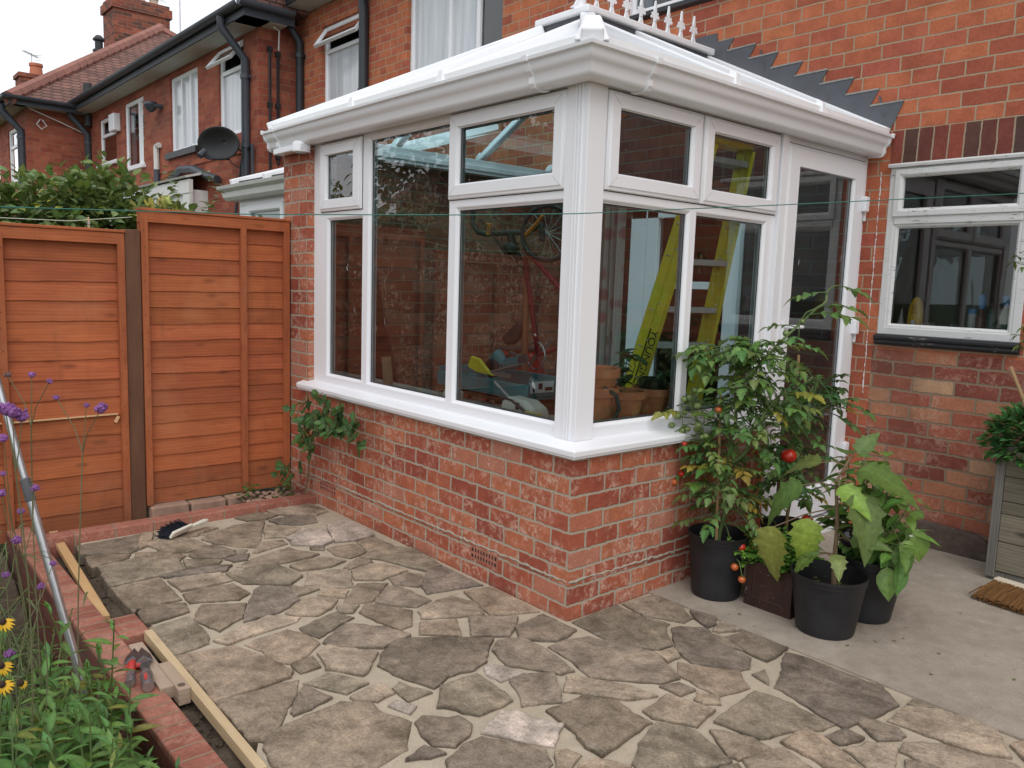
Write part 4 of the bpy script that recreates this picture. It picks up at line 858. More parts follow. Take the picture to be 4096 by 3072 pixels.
# mortar ledge line (damp course) bulging out of the joints
b = MB()
pts = [(x, .002-.003*rng.random(), .187+.003*rng.normal()) for x in np.arange(-2.7, .005, .022)]
b.tube(pts, [.004+.006*rng.random() for _ in pts], 5)
pts = [(-.002+.003*rng.random(), y, .187+.003*rng.normal()) for y in np.arange(.0, 1.6, .022)]
b.tube(pts, [.004+.006*rng.random() for _ in pts], 5)
b.build('mortar_ledge', groundmat('squeezed mortar', (.32,.28,.23), (.42,.38,.31), (.44,.4,.34), 4, .5), cv)
b = MB(); b.box(-3.0,.105,-.2,-.105,W,.1); b.build('inner_floor', plain('inner floor', (.22,.19,.16), .8, var=.15, scale=5), cv)
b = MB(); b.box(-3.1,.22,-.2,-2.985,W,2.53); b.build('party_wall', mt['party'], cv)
b = MB(); wall_holes(b, 'y', W-.004, -2.985, -.05, .1, 2.66, [PD], .02); b.add([(-2.985,W-.004,2.66),(-.05,W-.004,2.66),(-1.39,W-.004,3.34),(-1.82,W-.004,3.34)], [(0,1,2,3)]); b.build('shaded_inner_face', mt['house_shaded'], house, fix=False)  # overlay sheet whose dark brick colour stands in for interior shade
# sill
SILL = [(-.12,.806),(.045,.806),(.045,.818),(.055,.820),(.056,.846),(.048,.853),(-.02,.873),(-.12,.873)]
b = MB(); b.sweep([(-2.80,0),(0,0),(0,1.70)], SILL); b.build('sill', mt['upvc'], cv, bevel=.003)
# window frames: plate with openings + beads, per side
def plate(b, fn, u0, u1, v0, v1, holes, th=.07):
    us = sorted({u0,u1,*[h[0] for h in holes],*[h[2] for h in holes]}); vs = sorted({v0,v1,*[h[1] for h in holes],*[h[3] for h in holes]})
    for i in range(len(us)-1):
        for j in range(len(vs)-1):
            cu, cv_ = (us[i]+us[i+1])/2, (vs[j]+vs[j+1])/2
            if any(h[0]<cu<h[2] and h[1]<cv_<h[3] for h in holes): continue
            for d in (0,-th): b.add([fn(us[i],vs[j],d),fn(us[i+1],vs[j],d),fn(us[i+1],vs[j+1],d),fn(us[i],vs[j+1],d)], [(0,1,2,3)])
    for h in [*holes,(u0,v0,u1,v1)]:
        a = [(h[0],h[1]),(h[2],h[1]),(h[2],h[3]),(h[0],h[3])]
        for k in range(4): p, q = a[k], a[(k+1)%4]; b.add([fn(*p,0),fn(*q,0),fn(*q,-th),fn(*p,-th)], [(0,1,2,3)])
def gx_(g, e): return (g[0]-e, g[1]-e, g[2]+e, g[3]+e)
BEAD = [(-.004,-.03),(-.004,.001),(.004,.001),(.009,-.002),(.013,-.009),(.022,-.014),(.022,-.03)]
def bead(fn, g, parent, base=0., name='glazing_bead'):
    b = MB(); b.ring(gx_(g, .022), [(o, d+base) for o, d in BEAD], fn); return b.build(name, mt['upvc'], parent, smooth=True)
def pane(fn, g, parent, d, mat=None):
    b = MB(); u0, v0, u1, v1 = g; b.add([fn(u0-.01,v0-.01,d),fn(u1+.01,v0-.01,d),fn(u1+.01,v1+.01,d),fn(u0-.01,v1+.01,d)], [(0,1,2,3)])
    b.m = 1; b.ring(gx_(g, .012), [(0,d-.005),(.018,d-.005),(.018,d-.026),(0,d-.026)], fn)
    b.m = 2; b.ring(gx_(g, .006), [(0,d+.0015),(.009,d+.0015),(.009,d-.003),(0,d-.003)], fn)
    return b.build('pane', [mat or mt['glass'], mt['spacer'], mt['gasket']], parent, fix=False)
def sash(fn, outer, g, parent, name='opening_sash'):
    b = MB(); w = (g[0]-outer[0]-.022)
    rin = g[0]-outer[0]-.018
    b.ring(outer, [(.0,-.03),(.0,.006),(.004,.014),(.016,.018),(.020,.024),(rin,.024),(rin,-.03)], fn)
    s_ = b.build(name, mt['upvc'], parent, smooth=True, bevel=.0015)
    bead(fn, g, s_, .022); pane(fn, g, s_, -.002)
    b = MB(); b.ring(gx_(outer, .004), [(0,-.01),(.0,.003),(.008,.003),(.008,-.01)], fn); b.build('seal', mt['gasket'], s_)
    b = MB()
    for (a, c) in (((outer[0],outer[1]),(g[0],g[1])),((outer[2],outer[1]),(g[2],g[1])),((outer[0],outer[3]),(g[0],g[3])),((outer[2],outer[3]),(g[2],g[3]))):
        p, q = Vector(fn(a[0],a[1],.0238)).lerp(Vector(fn(c[0],c[1],.0238)), .24), Vector(fn(a[0],a[1],.0238)).lerp(Vector(fn(c[0],c[1],.0238)), .78); b.beam(p, q, .0012, .0012)
    b.build('weld_seam', mt['spacer'], s_)
    return s_
TOP = 2.60
# left side
LG = dict(low1=(-2.517,.942,-2.066,2.010), fix=(-1.968,.941,-1.118,2.491), low3=(-1.026,.944,-.190,2.010))
S1, G1 = (-2.611,2.068,-2.053,2.527), (-2.513,2.151,-2.161,2.444)
S3, G3 = (-1.101,2.068,-.172,2.529), (-1.008,2.151,-.265,2.448)
LFp = LF
b = MB(); plate(b, LFp, -2.72, -.165, .873, TOP, [gx_(LG['low1'],.018), gx_(LG['fix'],.018), gx_(LG['low3'],.018), gx_(S1,-.03), gx_(S3,-.03)])
fl = b.build('long_side_frame', mt['upvc'], cv, fix=False)
for g in LG.values(): bead(LFp, g, fl); pane(LFp, g, fl, -.024)
sash(LFp, S1, G1, cv); sash(LFp, S3, G3, cv)
# end side
RG = dict(a=(.165,.944,.828,2.010), b=(.911,.944,1.556,2.010))
R1, H1 = (.163,2.069,.897,2.529), (.257,2.152,.806,2.450)
R2, H2 = (.908,2.069,1.645,2.529), (1.003,2.152,1.551,2.446)
D0 = (1.728,.115,2.703,2.500)
b = MB(); plate(b, RF, .145, W, .873, TOP, [gx_(RG['a'],.018), gx_(RG['b'],.018), gx_(R1,-.03), gx_(R2,-.03), (1.75,.8,2.68,2.485)])
b.box(-.115,1.665,.0,-.045,1.75,.873); b.box(-.115,2.68,.0,-.045,W,.873); b.box(-.13,1.66,-.05,.02,W,.10)
fr = b.build('end_side_frame', mt['upvc'], cv, fix=False)
for g in RG.values(): bead(RF, g, fr); pane(RF, g, fr, -.024)
sash(RF, R1, H1, cv); sash(RF, R2, H2, cv)
# door
DG = (1.872,.335,2.545,2.381)
b = MB(); b.ring(D0, [(.0,-.04),(.0,.008),(.005,.016),(.018,.020),(.022,.026),(.128,.026),(.128,-.04)], RF)
b.box(-.045,1.85,.22,-.02,2.57,.322)
dr = b.build('door', mt['upvc'], cv, bevel=.0015)
bead(RF, DG, dr, .024); pane(RF, DG, dr, .0)
b = MB(); b.ring(gx_(D0,.005), [(0,-.01),(.0,.003),(.01,.003),(.01,-.01)], RF); b.build('seal', mt['gasket'], dr)
b = MB(); b.tube([(-.02,1.80,1.41),(.025,1.80,1.41),(.034,1.815,1.41),(.034,1.93,1.408)], [.012,.012,.012,.010], 8); b.box(-.022,1.785,1.20,-.012,1.815,1.45); b.build('handle', mt['upvc'], dr, smooth=True)
b = MB(); b.lathe([(.014,0),(.014,.008),(.001,.009)], (0,0,0), 12, None, Matrix.Translation((-.022,1.80,1.15)) @ Matrix.Rotation(pi/2, 4, 'Y')); b.build('lock', mt['galv'], dr)
for z in (2.22,1.40,.55):
    b = MB(); b.box(-.022,2.655,z-.05,.012,2.712,z+.05); b.box(-.045,2.712,z-.11,-.018,2.74,z+.05); b.build('hinge', mt['upvc'], dr, bevel=.008)
# corner post with reeding
b = MB(); b.box(-.172,.028,.873,-.028,.152,TOP)
for x in (-.105,-.085,-.065): b.box(x-.006,.022,.873,x+.006,.03,TOP)
b.build('corner_post', mt['upvc'], cv, bevel=.003)
b = MB(); b.box(-.045,1.652,.873,-.016,1.712,TOP); b.build('door_jamb', mt['upvc'], cv, bevel=.003)
# eaves beam, soffit and gutter
b = MB(); b.sweep([(-3.115,.045),(-.045,.045),(-.045,W)], [(-.02,2.548),(.02,2.548),(.02,2.68),(-.10,2.68),(-.10,2.56)]); b.build('eaves_beam', mt['upvc'], cv)
OGEE = [(.0,2.535),(.072,2.530),(.090,2.536),(.100,2.552),(.102,2.580),(.112,2.594),(.124,2.604),(.130,2.622),(.132,2.640),(.150,2.645),(.152,2.660),(.138,2.660),(.124,2.645),(.118,2.61),(.090,2.565),(.020,2.55),(.020,2.66),(.0,2.66)]
b = MB(); b.sweep([(-3.20,.022),(-.022,.022),(-.022,2.71)], OGEE); gu = b.build('gutter', mt['upvc'], cv, smooth=True)
UN = [(.0,2.526),(.074,2.522),(.094,2.528),(.108,2.548),(.109,2.578),(.119,2.589),(.131,2.600),(.138,2.620),(.140,2.636),(.157,2.640),(.160,2.668),(.130,2.668),(.118,2.61),(.09,2.57),(.0,2.56)]
for path in ([(-3.06,.022),(-3.02,.022)], [(-.32,.022),(-.285,.022)], [(-.022,.30),(-.022,.335)], [(-3.215,.022),(-3.196,.022)], [(-.022,2.70),(-.022,2.722)]):
    b = MB(); b.sweep(path, UN); b.build('gutter_bracket', mt['upvc'], gu, bevel=.002)
b = MB(); b.box(-3.10,-.09,2.490,-2.66,-.015,2.530); b.build('outlet_board', mt['upvc'], cv, bevel=.006)
b = MB(); b.lathe([(.055,-.06),(.06,-.055),(.06,.0),(.052,.012)], (-2.72,-.055,2.535), 16); b.build('gutter_outlet', mt['upvc'], cv, smooth=True)
# roof
EZ, RZ = 2.672, 3.40; E0 = -.085; RX0, RX1, RY = -1.82, -1.39, 1.37
XL = -3.17; XE = .085
c00 = (XE,E0,EZ); c10 = (XL,E0,EZ); cW0 = (XE,W,EZ); cW1 = (XL,W,EZ); r0 = (RX1,RY,RZ); r1 = (RX0,RY,RZ); rw0 = (RX1,W,RZ); rw1 = (RX0,W,RZ)
for nm, vs in (('roof_glazing',[c00,cW0,rw0,r0]),('roof_glazing',[c00,c10,r1,r0]),('roof_glazing',[c10,cW1,rw1,r1])):
    b = MB(); b.add(vs, [tuple(range(len(vs)))]); o = b.build(nm, mt['glass_roof'], cv)
b = MB(); b.sweep([(XL,.0),(0,.0),(0,W-.02)], [(.062,2.664),(.092,2.666),(.092,2.705),(.062,2.700)]); b.build('glazing_trim', plain('bright trim', (.86,.87,.88), .3, var=.01), cv)
def bar(p, q, w=.06, h=.055, cap=True):
    b = MB(); b.beam(Vector(p)+Vector((0,0,.012)), Vector(q)+Vector((0,0,.012)), w, h)
    o = b.build('glazing_bar', mt['upvc'], cv, bevel=.01)
    if cap:
        d = (Vector(q)-Vector(p)).normalized(); e = d.cross(Vector((0,0,1))).normalized(); P0 = Vector(p)
        b = MB(); k = w*.62
        vs = [P0-e*k-d*.03+Vector((0,0,-.012)), P0+e*k-d*.03+Vector((0,0,-.012)), P0+e*k*.45-d*.012+Vector((0,0,.065)), P0-e*k*.45-d*.012+Vector((0,0,.065))]
        vs += [v+d*.05+Vector((0,0,.004)) for v in vs]
        b.add(vs, [(0,1,2,3),(4,5,6,7),(0,1,5,4),(1,2,6,5),(2,3,7,6),(3,0,4,7)]); b.build('bar_end_cap', mt['upvc'], o, bevel=.004)
def on_front(x): t = (RY-E0); return ((x,E0,EZ),(max(RX0,min(RX1,x)) if RX0<x<RX1 else (x, ) , ))
for x in (-1.964,-1.017):
    if RX0 <= x <= RX1: top = (x,RY,RZ)
    elif x > RX1: k = (XE-x)/(XE-RX1); top = (x,E0+(RY-E0)*k,EZ+(RZ-EZ)*k)
    else: k = (x-XL)/(RX0-XL); top = (x,E0+(RY-E0)*k,EZ+(RZ-EZ)*k)
    bar((x,E0,EZ), top)
for y in (.989,1.866,W-.03):
    k = min(1,(y-E0)/(RY-E0)); bar((XE,y,EZ),(XE+(RX1-XE)*k,y,EZ+(RZ-EZ)*k), cap=y<2)
    bar((XL,y,EZ),(XL+(RX0-XL)*k,y,EZ+(RZ-EZ)*k))
bar((XE+.005,E0-.005,EZ),r0,.10,.07,False); bar((XL,E0,EZ),r1,.10,.07,False)
# ridge box and cresting
b = MB(); b.box(RX0-.02,RY-.02,RZ-.01,RX1+.02,W,RZ+.035); b.build('ridge_skirt', mt['lead'], cv)
b = MB(); b.box(RX0-.05,RY-.05,RZ+.035,RX1+.05,W,RZ+.085); b.build('ridge_cap', mt['upvc'], cv, bevel=.012)
b = MB(); xc = (RX0+RX1)/2+.12
b.box(xc-.012,RY+.05,RZ+.085,xc+.012,W-.02,RZ+.105)
def flat(pts, cx, cy, cz, th=.014): b.prism(pts, -th/2, th/2, lambda u, v, w: (cx+w, cy+u, cz+v))
cr = None
ys = np.linspace(RY+.18, W-.10, 8)
bb = b.build('cresting_rail', mt['upvc'], cv)
for i, y in enumerate(ys):
    b = MB()
    for s in (-1,1):
        pts = [(s*.07,0),(s*.045,.012),(s*.022,.05),(s*.008,.09),(0,.09),(0,.075),(s*.008,.04),(s*.02,.012)]
        flat(pts, xc, y, RZ+.10)
    flat([(-.012,.085),(.012,.085),(.008,.15),(.014,.17),(.009,.19),(.006,.225),(-.006,.225),(-.009,.19),(-.014,.17),(-.008,.15)], xc, y, RZ+.10)
    for s in (-1,1): flat([(0,.10),(s*.02,.115),(s*.042,.112),(s*.046,.126),(s*.03,.136),(s*.038,.15),(s*.022,.158),(0,.148)], xc, y, RZ+.10, .012)
    b.sphere((xc,y,RZ+.33), .009, 8, 6)
    b.build('cresting_spike', mt['upvc'], bb)
b = MB(); b.lathe([(.06,0),(.06,.012),(.035,.02),(.032,.06),(.045,.10),(.030,.13),(.026,.24),(.045,.27),(.028,.29),(.012,.36),(.02,.38),(.001,.41)], (xc,RY+.03,RZ+.085), 14)
for s in (-1,1): b.prism([(0,0),(s*.10,0),(s*.06,.03),(s*.035,.08),(0,.12)], -.008, .008, lambda u, v, w: (xc+w, RY+.03+u, RZ+.085+v))
b.build('ridge_finial', mt['upvc'], cv, smooth=True)
# corner end cap over the hip bar
b = MB(); e = Vector((.7071,.7071,0)); d = Vector((-.7071,.7071,.36)).normalized(); P0 = Vector((XE-.015,E0+.015,EZ+.005))
vs = [P0-e*.078-d*.02, P0+e*.078-d*.02, P0+e*.034+Vector((-.012,.012,.108)), P0-e*.034+Vector((-.012,.012,.108))]
vs2 = [v+Vector((-.05,.05,.012)) for v in vs]; n = 4
b.add(vs+vs2, [tuple(range(n)), tuple(range(2*n-1,n-1,-1))]+[(i,(i+1)%n,n+(i+1)%n,n+i) for i in range(n)]); b.build('hip_end_cap', mt['upvc'], cv, bevel=.008)
# beam on the party wall, inner boards, patio doors
b = MB(); b.box(-3.0,.10,2.532,-2.90,W,2.652); b.box(-2.90,.10,2.56,-2.885,W,2.60); b.build('wall_beam', mt['upvc'], cv, bevel=.004)
b = MB(); b.box(-2.98,.112,.855,-.112,.40,.895); b.box(-.46,.40,.855,-.112,1.62,.895); b.build('window_board', plain('dusty board', (.42,.38,.33), .7, var=.12), cv)
b = MB()
for (x0,x1) in ((-2.07,-1.90),(-1.895,-1.775),(-1.09,-.97)): b.box(x0,W-.05,.1,x1,W+.02,2.3)
b.box(-2.07,W-.05,2.2,-.97,W+.02,2.3); b.box(-1.78,W-.045,.12,-1.09,W+.02,.42); b.box(-1.78,W-.045,1.62,-1.09,W+.015,1.68)
b.build('patio_door', mt['upvc'], house, bevel=.004)
b = MB(); b.add([(-1.78,W-.01,.4),(-1.09,W-.01,.4),(-1.09,W-.01,2.2),(-1.78,W-.01,2.2)], [(0,1,2,3)]); b.build('pane', mt['glass_k'], house.children[-1] if False else [c for c in house.children if c.name.startswith('patio_door')][0])
room(house, PD[0], PD[1], PD[2], PD[3], W+.125, 2.2, mt['room'], .5, 'living_room')
# ------------------------------------------------------------------ fence
mt['fence'] = wood('orange stained fence boards', (.265,.068,.027), (.49,.146,.055), 'y', .78, 1., .5, .3)
mt['fence_z'] = wood('orange stained battens', (.26,.068,.027), (.46,.138,.052), 'z', .75, 1., .3, .25)
mt['post'] = wood('dark brown post', (.085,.038,.022), (.175,.085,.05), 'z', .8, 1., .3, .3)
mt['rawwood'] = wood('raw split wood', (.55,.33,.16), (.72,.48,.27), 'y', .7, 1., .2, .2)
def fence_panel(label, y0, y1, z0, z1, nb_, batt, x=-3.05, split=None, lean=0.0, wob_seed=1):
    t = thing('lap_fence', label, 'fence panel', (x, (y0+y1)/2, z0), 'lap fence panels between the gardens')
    r = random.Random(wob_seed); L = y1-y0; st = (z1-.075-z0)/nb_
    b = MB(); n = 26
    for k in range(nb_):
        za = z0+st*k; zb = za+st*1.18; k_ = r.uniform(.80, 1.16); col = (k_, k_*r.uniform(.93,1.03), k_*r.uniform(.9,1.03)); ph = r.uniform(0,6); am = r.uniform(.001,.005)
        vs = []
        for i in range(n+1):
            y = y0+.012+(L-.024)*i/n; w = am*math.sin(ph+y*r.choice([3.1,3.1]))+am*.5*math.sin(ph*2+y*9)+r.gauss(0,.0012)
            vs += [(x+.022, y, za+w), (x+.012, y, min(zb, z1-.03)), (x+.012-.006, y, min(zb, z1-.03)), (x+.015, y, za+w)]
        fs = []
        for i in range(n):
            a, c = i*4, (i+1)*4
            fs += [(a,c,c+1,a+1),(a+1,c+1,c+2,a+2),(a+2,c+2,c+3,a+3),(a+3,c+3,c,a)]
        fs += [(0,1,2,3),(n*4+3,n*4+2,n*4+1,n*4)]
        b.add(vs, fs, col)
    b.build('lap_boards', mt['fence'], t)
    for yb in batt:
        b = MB(); b.box(x+.024, yb-.021, z0, x+.062, yb+.021, z1-.045); b.box(x-.03, yb-.021, z0, x+.0, yb+.021, z1-.045); b.build('batten', mt['fence_z'], t, bevel=.003)
    b = MB()
    for yb in batt:
        for k in range(nb_): b.sphere((x+.0625, yb+r.gauss(0,.006), z0+st*k+.06+r.gauss(0,.01)), .0035, 5, 4)
    b.build('nail_heads', mt['black_pvc'], t)
    b = MB(); b.box(x-.03, y0, z1-.08, x+.060, y1, z1-.008); b.build('top_rail', mt['fence'], t, bevel=.003)
    b = MB(); b.box(x-.04, y0-.004, z1-.006, x+.068, y1+.004, z1+.012); b.build('capping', mt['fence'], t, bevel=.003)
    if split is not None:
        zs = z0+st*split
        b = MB(); b.beam((x+.031, y0+.03, zs-.008), (x+.030, y1-.06, zs+.010), .010, .009); b.beam((x+.029, y1-.075, zs-.045), (x+.030, y1-.055, zs-.005), .008, .02); b.build('split_edge', mt['rawwood'], t)
    return t
fence_panel('shorter orange-stained lap fence panel at left, with a split board showing pale wood', -2.98, -1.152, -.075, 1.865, 15, (-1.172,-1.845,-2.4,-2.96), split=6, wob_seed=3)
fence_panel('taller orange-stained lap fence panel meeting the brick pillar', -1.048, -.012, .035, 2.018, 17, (-1.026,-.36,-.034), wob_seed=5)
fence_panel('orange lap fence panel beyond the left edge of the photo, mirrored in the panes', -4.93, -3.10, -.12, 1.82, 14, (-3.12,-3.9,-4.91), wob_seed=9)
for y, zt, lab in ((-1.10,1.885,'dark brown square fence post between the two orange panels'), (-3.04,1.88,'dark brown fence post beyond the left edge of the photo')):
    b = MB(); b.box(-3.10,y-.049,-.4,-3.0,y+.049,zt); tag(b.build('fence_post', mt['post'], bevel=.006, loc=(-3.05,y,-.4)), lab, 'fence post')
# pale blocks under the taller panel
mt['block'] = plain('pale old brick', (.36,.225,.165), .85, var=.16, scale=14, bump=.3)
for i, (y0, y1, h) in enumerate(((-1.03,-.78,.03),(-.765,-.52,.02),(-.505,-.30,.02))):
    b = MB(); b.box(-3.06,y0,-.09,-2.95,y1,h); tag(b.build('loose_brick', mt['block'], bevel=.012, loc=(-3.0,(y0+y1)/2,-.09)), ('pale brick under the taller panel, next to the brown post','middle pale brick under the taller panel','half buried brick under the taller panel, nearest the pillar')[i], 'brick', 'pale bricks under the fence')
# ------------------------------------------------------------------ brick edging
t = thing('brick_edging', 'low brick-on-edge garden wall bordering the flower bed, with a short return', 'brick edging', (-1,-1.8,-.3))
b = MB(); b.box(-3.02,-1.868,-.4,.9,-1.745,.012); b.build('long_run', [mt['edge_x']], t, bevel=.008)
b = MB(); b.box(-1.262,-1.7445,-.2,-1.015,-1.622,.014); b.build('return_stub', mt['edge_x'], t, bevel=.008)
b = MB(); b.add([(-3.02,-1.870,-.36),(.9,-1.870,-.36),(.9,-1.870,-.012),(-3.02,-1.870,-.012)], [(0,1,2,3)]); b.build('wall_face', brick('dark bed wall', [(0,(.13,.045,.035)),(1,(.19,.065,.045))], (.15,.10,.08), .225, .075, .005, dirt=.8), t, fix=False)
b = MB(); b.box(-2.668,-1.742,-.2,-2.552,.06,.052); b.build('fence_run', mt['edge_y'], t, bevel=.008)
# ------------------------------------------------------------------ leaves
mt['leaf'] = leafmat('leaf')
mt['stem'] = plain('green stem', (.10,.15,.045), .6, var=.1)
mt['stem_br'] = plain('woody stem', (.16,.11,.06), .75, var=.15)
mt['cane'] = plain('bamboo cane', (.36,.23,.11), .6, var=.15, scale=12)
def tmpl(prof, fold=.25, droop=.25, curl=0., wav=0.):
    """leaf template along +x, unit length; prof list (t, halfwidth)"""
    v = []; f = []
    for i, (t, w) in enumerate(prof):
        z = -droop*t*t; x = t*(1-.15*droop)
        wz = wav*math.sin(i*2.2)
        v += [(x, -w, z+fold*w+wz), (x, 0, z), (x, w, z+fold*w-wz)]
    for i in range(len(prof)-1):
        a = i*3; f += [(a,a+3,a+4,a+1),(a+1,a+4,a+5,a+2)]
    return np.array(v), f
LANCE = tmpl([(0,.01),(.12,.07),(.3,.125),(.5,.135),(.7,.10),(.88,.04),(1,.002)], .3, .35)
OVATE = tmpl([(0,.02),(.1,.17),(.3,.29),(.5,.30),(.7,.22),(.88,.10),(1,.004)], .22, .25)
ROUND = tmpl([(0,.03),(.1,.24),(.3,.40),(.55,.42),(.8,.28),(.95,.1),(1,.01)], .15, .15)
MINT = tmpl([(0,.03),(.12,.22),(.2,.20),(.3,.31),(.4,.28),(.5,.32),(.6,.26),(.7,.25),(.8,.16),(.9,.12),(1,.004)], .18, .3)
TOM = tmpl([(0,.03),(.10,.20),(.2,.34),(.28,.24),(.4,.38),(.5,.24),(.62,.28),(.72,.15),(.82,.15),(1,.004)], .25, .30)
AUB = tmpl([(0,.03),(.04,.16),(.10,.27),(.17,.36),(.22,.29),(.30,.33),(.38,.42),(.43,.30),(.52,.28),(.60,.33),(.65,.21),(.75,.16),(.86,.12),(.94,.05),(1,.004)], .12, .50, wav=.006)
STRAP = tmpl([(0,.02),(.2,.045),(.5,.05),(.8,.035),(1,.002)], .3, .5)
class Fol(MB):
    def leaf(s, T, p, d, size, up=(0,0,1), roll=0., col=(.07,.12,.03), wid=1.):
        v, f = T; d = np.array(d, float); d /= np.linalg.norm(d)+1e-9; u = np.array(up, float)
        y = np.cross(u, d); ny = np.linalg.norm(y)
        y = y/ny if ny > 1e-3 else np.array([1.,0,0]); z = np.cross(d, y)
        if roll: y, z = y*math.cos(roll)+z*math.sin(roll), z*math.cos(roll)-y*math.sin(roll)
        q = np.array(p, float)+size*(v[:,:1]*d+v[:,1:2]*y*wid+v[:,2:3]*z)
        k = len(s.v); s.v.extend(map(tuple, q)); cm = tuple(min(1,x*1.35) for x in col); s.c.extend([cm if i % 3 == 1 else col for i in range(len(q))])
        for a in f: s.f.append(tuple(i+k for i in a)); s.mi.append(s.m)
def jit(c, r, a=.25): 
    k = 1+r.uniform(-a, a); return (max(0,c[0]*k*(1+r.uniform(-.15,.25))), c[1]*k, max(0,c[2]*k*(1+r.uniform(-.2,.2))))
def rdir(r, zlo=-.4, zhi=.6):
    a = r.uniform(0, 2*pi); z = r.uniform(zlo, zhi); h = math.sqrt(max(0,1-z*z)); return Vector((h*math.cos(a), h*math.sin(a), z))
def curve(p, q, r, n=8, wob=.02, sag=0.):
    p, q = Vector(p), Vector(q); o1 = Vector((r.gauss(0,wob),r.gauss(0,wob),0)); o2 = Vector((r.gauss(0,wob),r.gauss(0,wob),0))
    return [p.lerp(q, t)+o1*math.sin(pi*t)+o2*math.sin(2*pi*t)-Vector((0,0,sag*math.sin(pi*t))) for t in [i/n for i in range(n+1)]]
# ------------------------------------------------------------------ pots
mt['blackpot'] = plain('black plastic pot', (.016,.016,.018), .5, var=.3, scale=9, spec=.4)
mt['terracotta'] = plain('terracotta', (.66,.215,.10), .85, var=.16, scale=10, bump=.15)
def black_pot(t, c, R_, rb, h, tilt=(0,0)):
    prof = [(.001,.012),(rb*.9,.012),(rb*.96,.0),(rb,.012)]+[(rb+(R_*.955-rb)*k/5, .012+(h-.05)*k/5) for k in range(1,6)]+[(R_*.958,h-.036),(R_*.985,h-.034),(R_*.99,h-.012),(R_,h-.010),(R_*1.0,h),(R_*.955,h),(R_*.93,h-.04),(R_*.86,h-.16)]
    mt_ = Matrix.Rotation(tilt[0],4,'X') @ Matrix.Rotation(tilt[1],4,'Y')
    b = MB(); b.lathe(prof, c, 40, None, mt_); p = b.build('pot', mt['blackpot'], t, smooth=True)
    b = MB(); n = 26; rs = R_*.90; vs = [Vector(c)+mt_ @ Vector((0,0,h-.09))]; rr_ = random.Random(3)
    for k in range(1,4):
        for i in range(n): vs.append(Vector(c)+mt_ @ Vector((rs*k/3*math.cos(2*pi*i/n), rs*k/3*math.sin(2*pi*i/n), h-.09+rr_.gauss(0,.004))))
    fs = [(0,1+i,1+(i+1)%n) for i in range(n)]+[(1+(k-1)*n+i,1+k*n+i,1+k*n+(i+1)%n,1+(k-1)*n+(i+1)%n) for k in (1,2) for i in range(n)]
    b.add(vs, fs); b.build('compost', mt['potsoil'], t, smooth=True)
mt['tomato'] = plain('ripe tomato', (.50,.025,.012), .22, var=.12, scale=6, spec=.6)
mt['tomato_or'] = plain('ripening tomato', (.52,.12,.03), .22, var=.12, scale=6, spec=.6)
mt['tomato_gr'] = plain('green tomato', (.16,.22,.07), .25, var=.12, scale=6, spec=.6)
def tomato(t, p, r, m, parent_label=None):
    b = MB(); b.sphere(p, r, 16, 10, (1,1,.92)); o = b.build('tomato', mt[m], t, smooth=True)
    if parent_label: o['label'] = parent_label
    q = Fol(); rr_ = random.Random(int(p[0]*1e4))
    for k in range(5): a = 2*pi*k/5+rr_.random(); q.leaf(LANCE, (p[0],p[1],p[2]+r*.9), (math.cos(a),math.sin(a),.25), r*1.0, col=(.06,.10,.03))
    q.build('calyx', mt['leaf'], o, fix=False)
def compound(F, S, p, d, L, r, col, pairs=3, T=TOM):
    """tomato-like compound leaf: drooping rachis with leaflets"""
    d = Vector(d).normalized(); pts = []; p = Vector(p)
    for i in range(7):
        t_ = i/6; pts.append(p+d*L*t_+Vector((0,0,-.30*L*t_*t_)))
    S.tube(pts, [.0035*(1-.6*i/6) for i in range(7)], 4, caps=False, col=tuple(c*.9 for c in col))
    side = d.cross(Vector((0,0,1))); side = side.normalized() if side.length > 1e-3 else Vector((1,0,0))
    for k in range(pairs):
        t_ = .35+.5*k/max(1,pairs-1); i = t_*6; j = int(i); q = pts[j].lerp(pts[min(6,j+1)], i-j); tg = (pts[min(6,j+1)]-pts[j]).normalized()
        for s_ in (-1,1):
            dd = tg*.55+side*s_*.85+Vector((0,0,r.uniform(-.35,.35))); F.leaf(T, q, dd, L*r.uniform(.30,.44)*(1 if k else .8), roll=r.uniform(-.5,.5), col=jit(col, r, .22))
    F.leaf(T, pts[-1], (pts[-1]-pts[-2]), L*r.uniform(.42,.55), roll=r.uniform(-.4,.4), col=jit(col, r, .22))
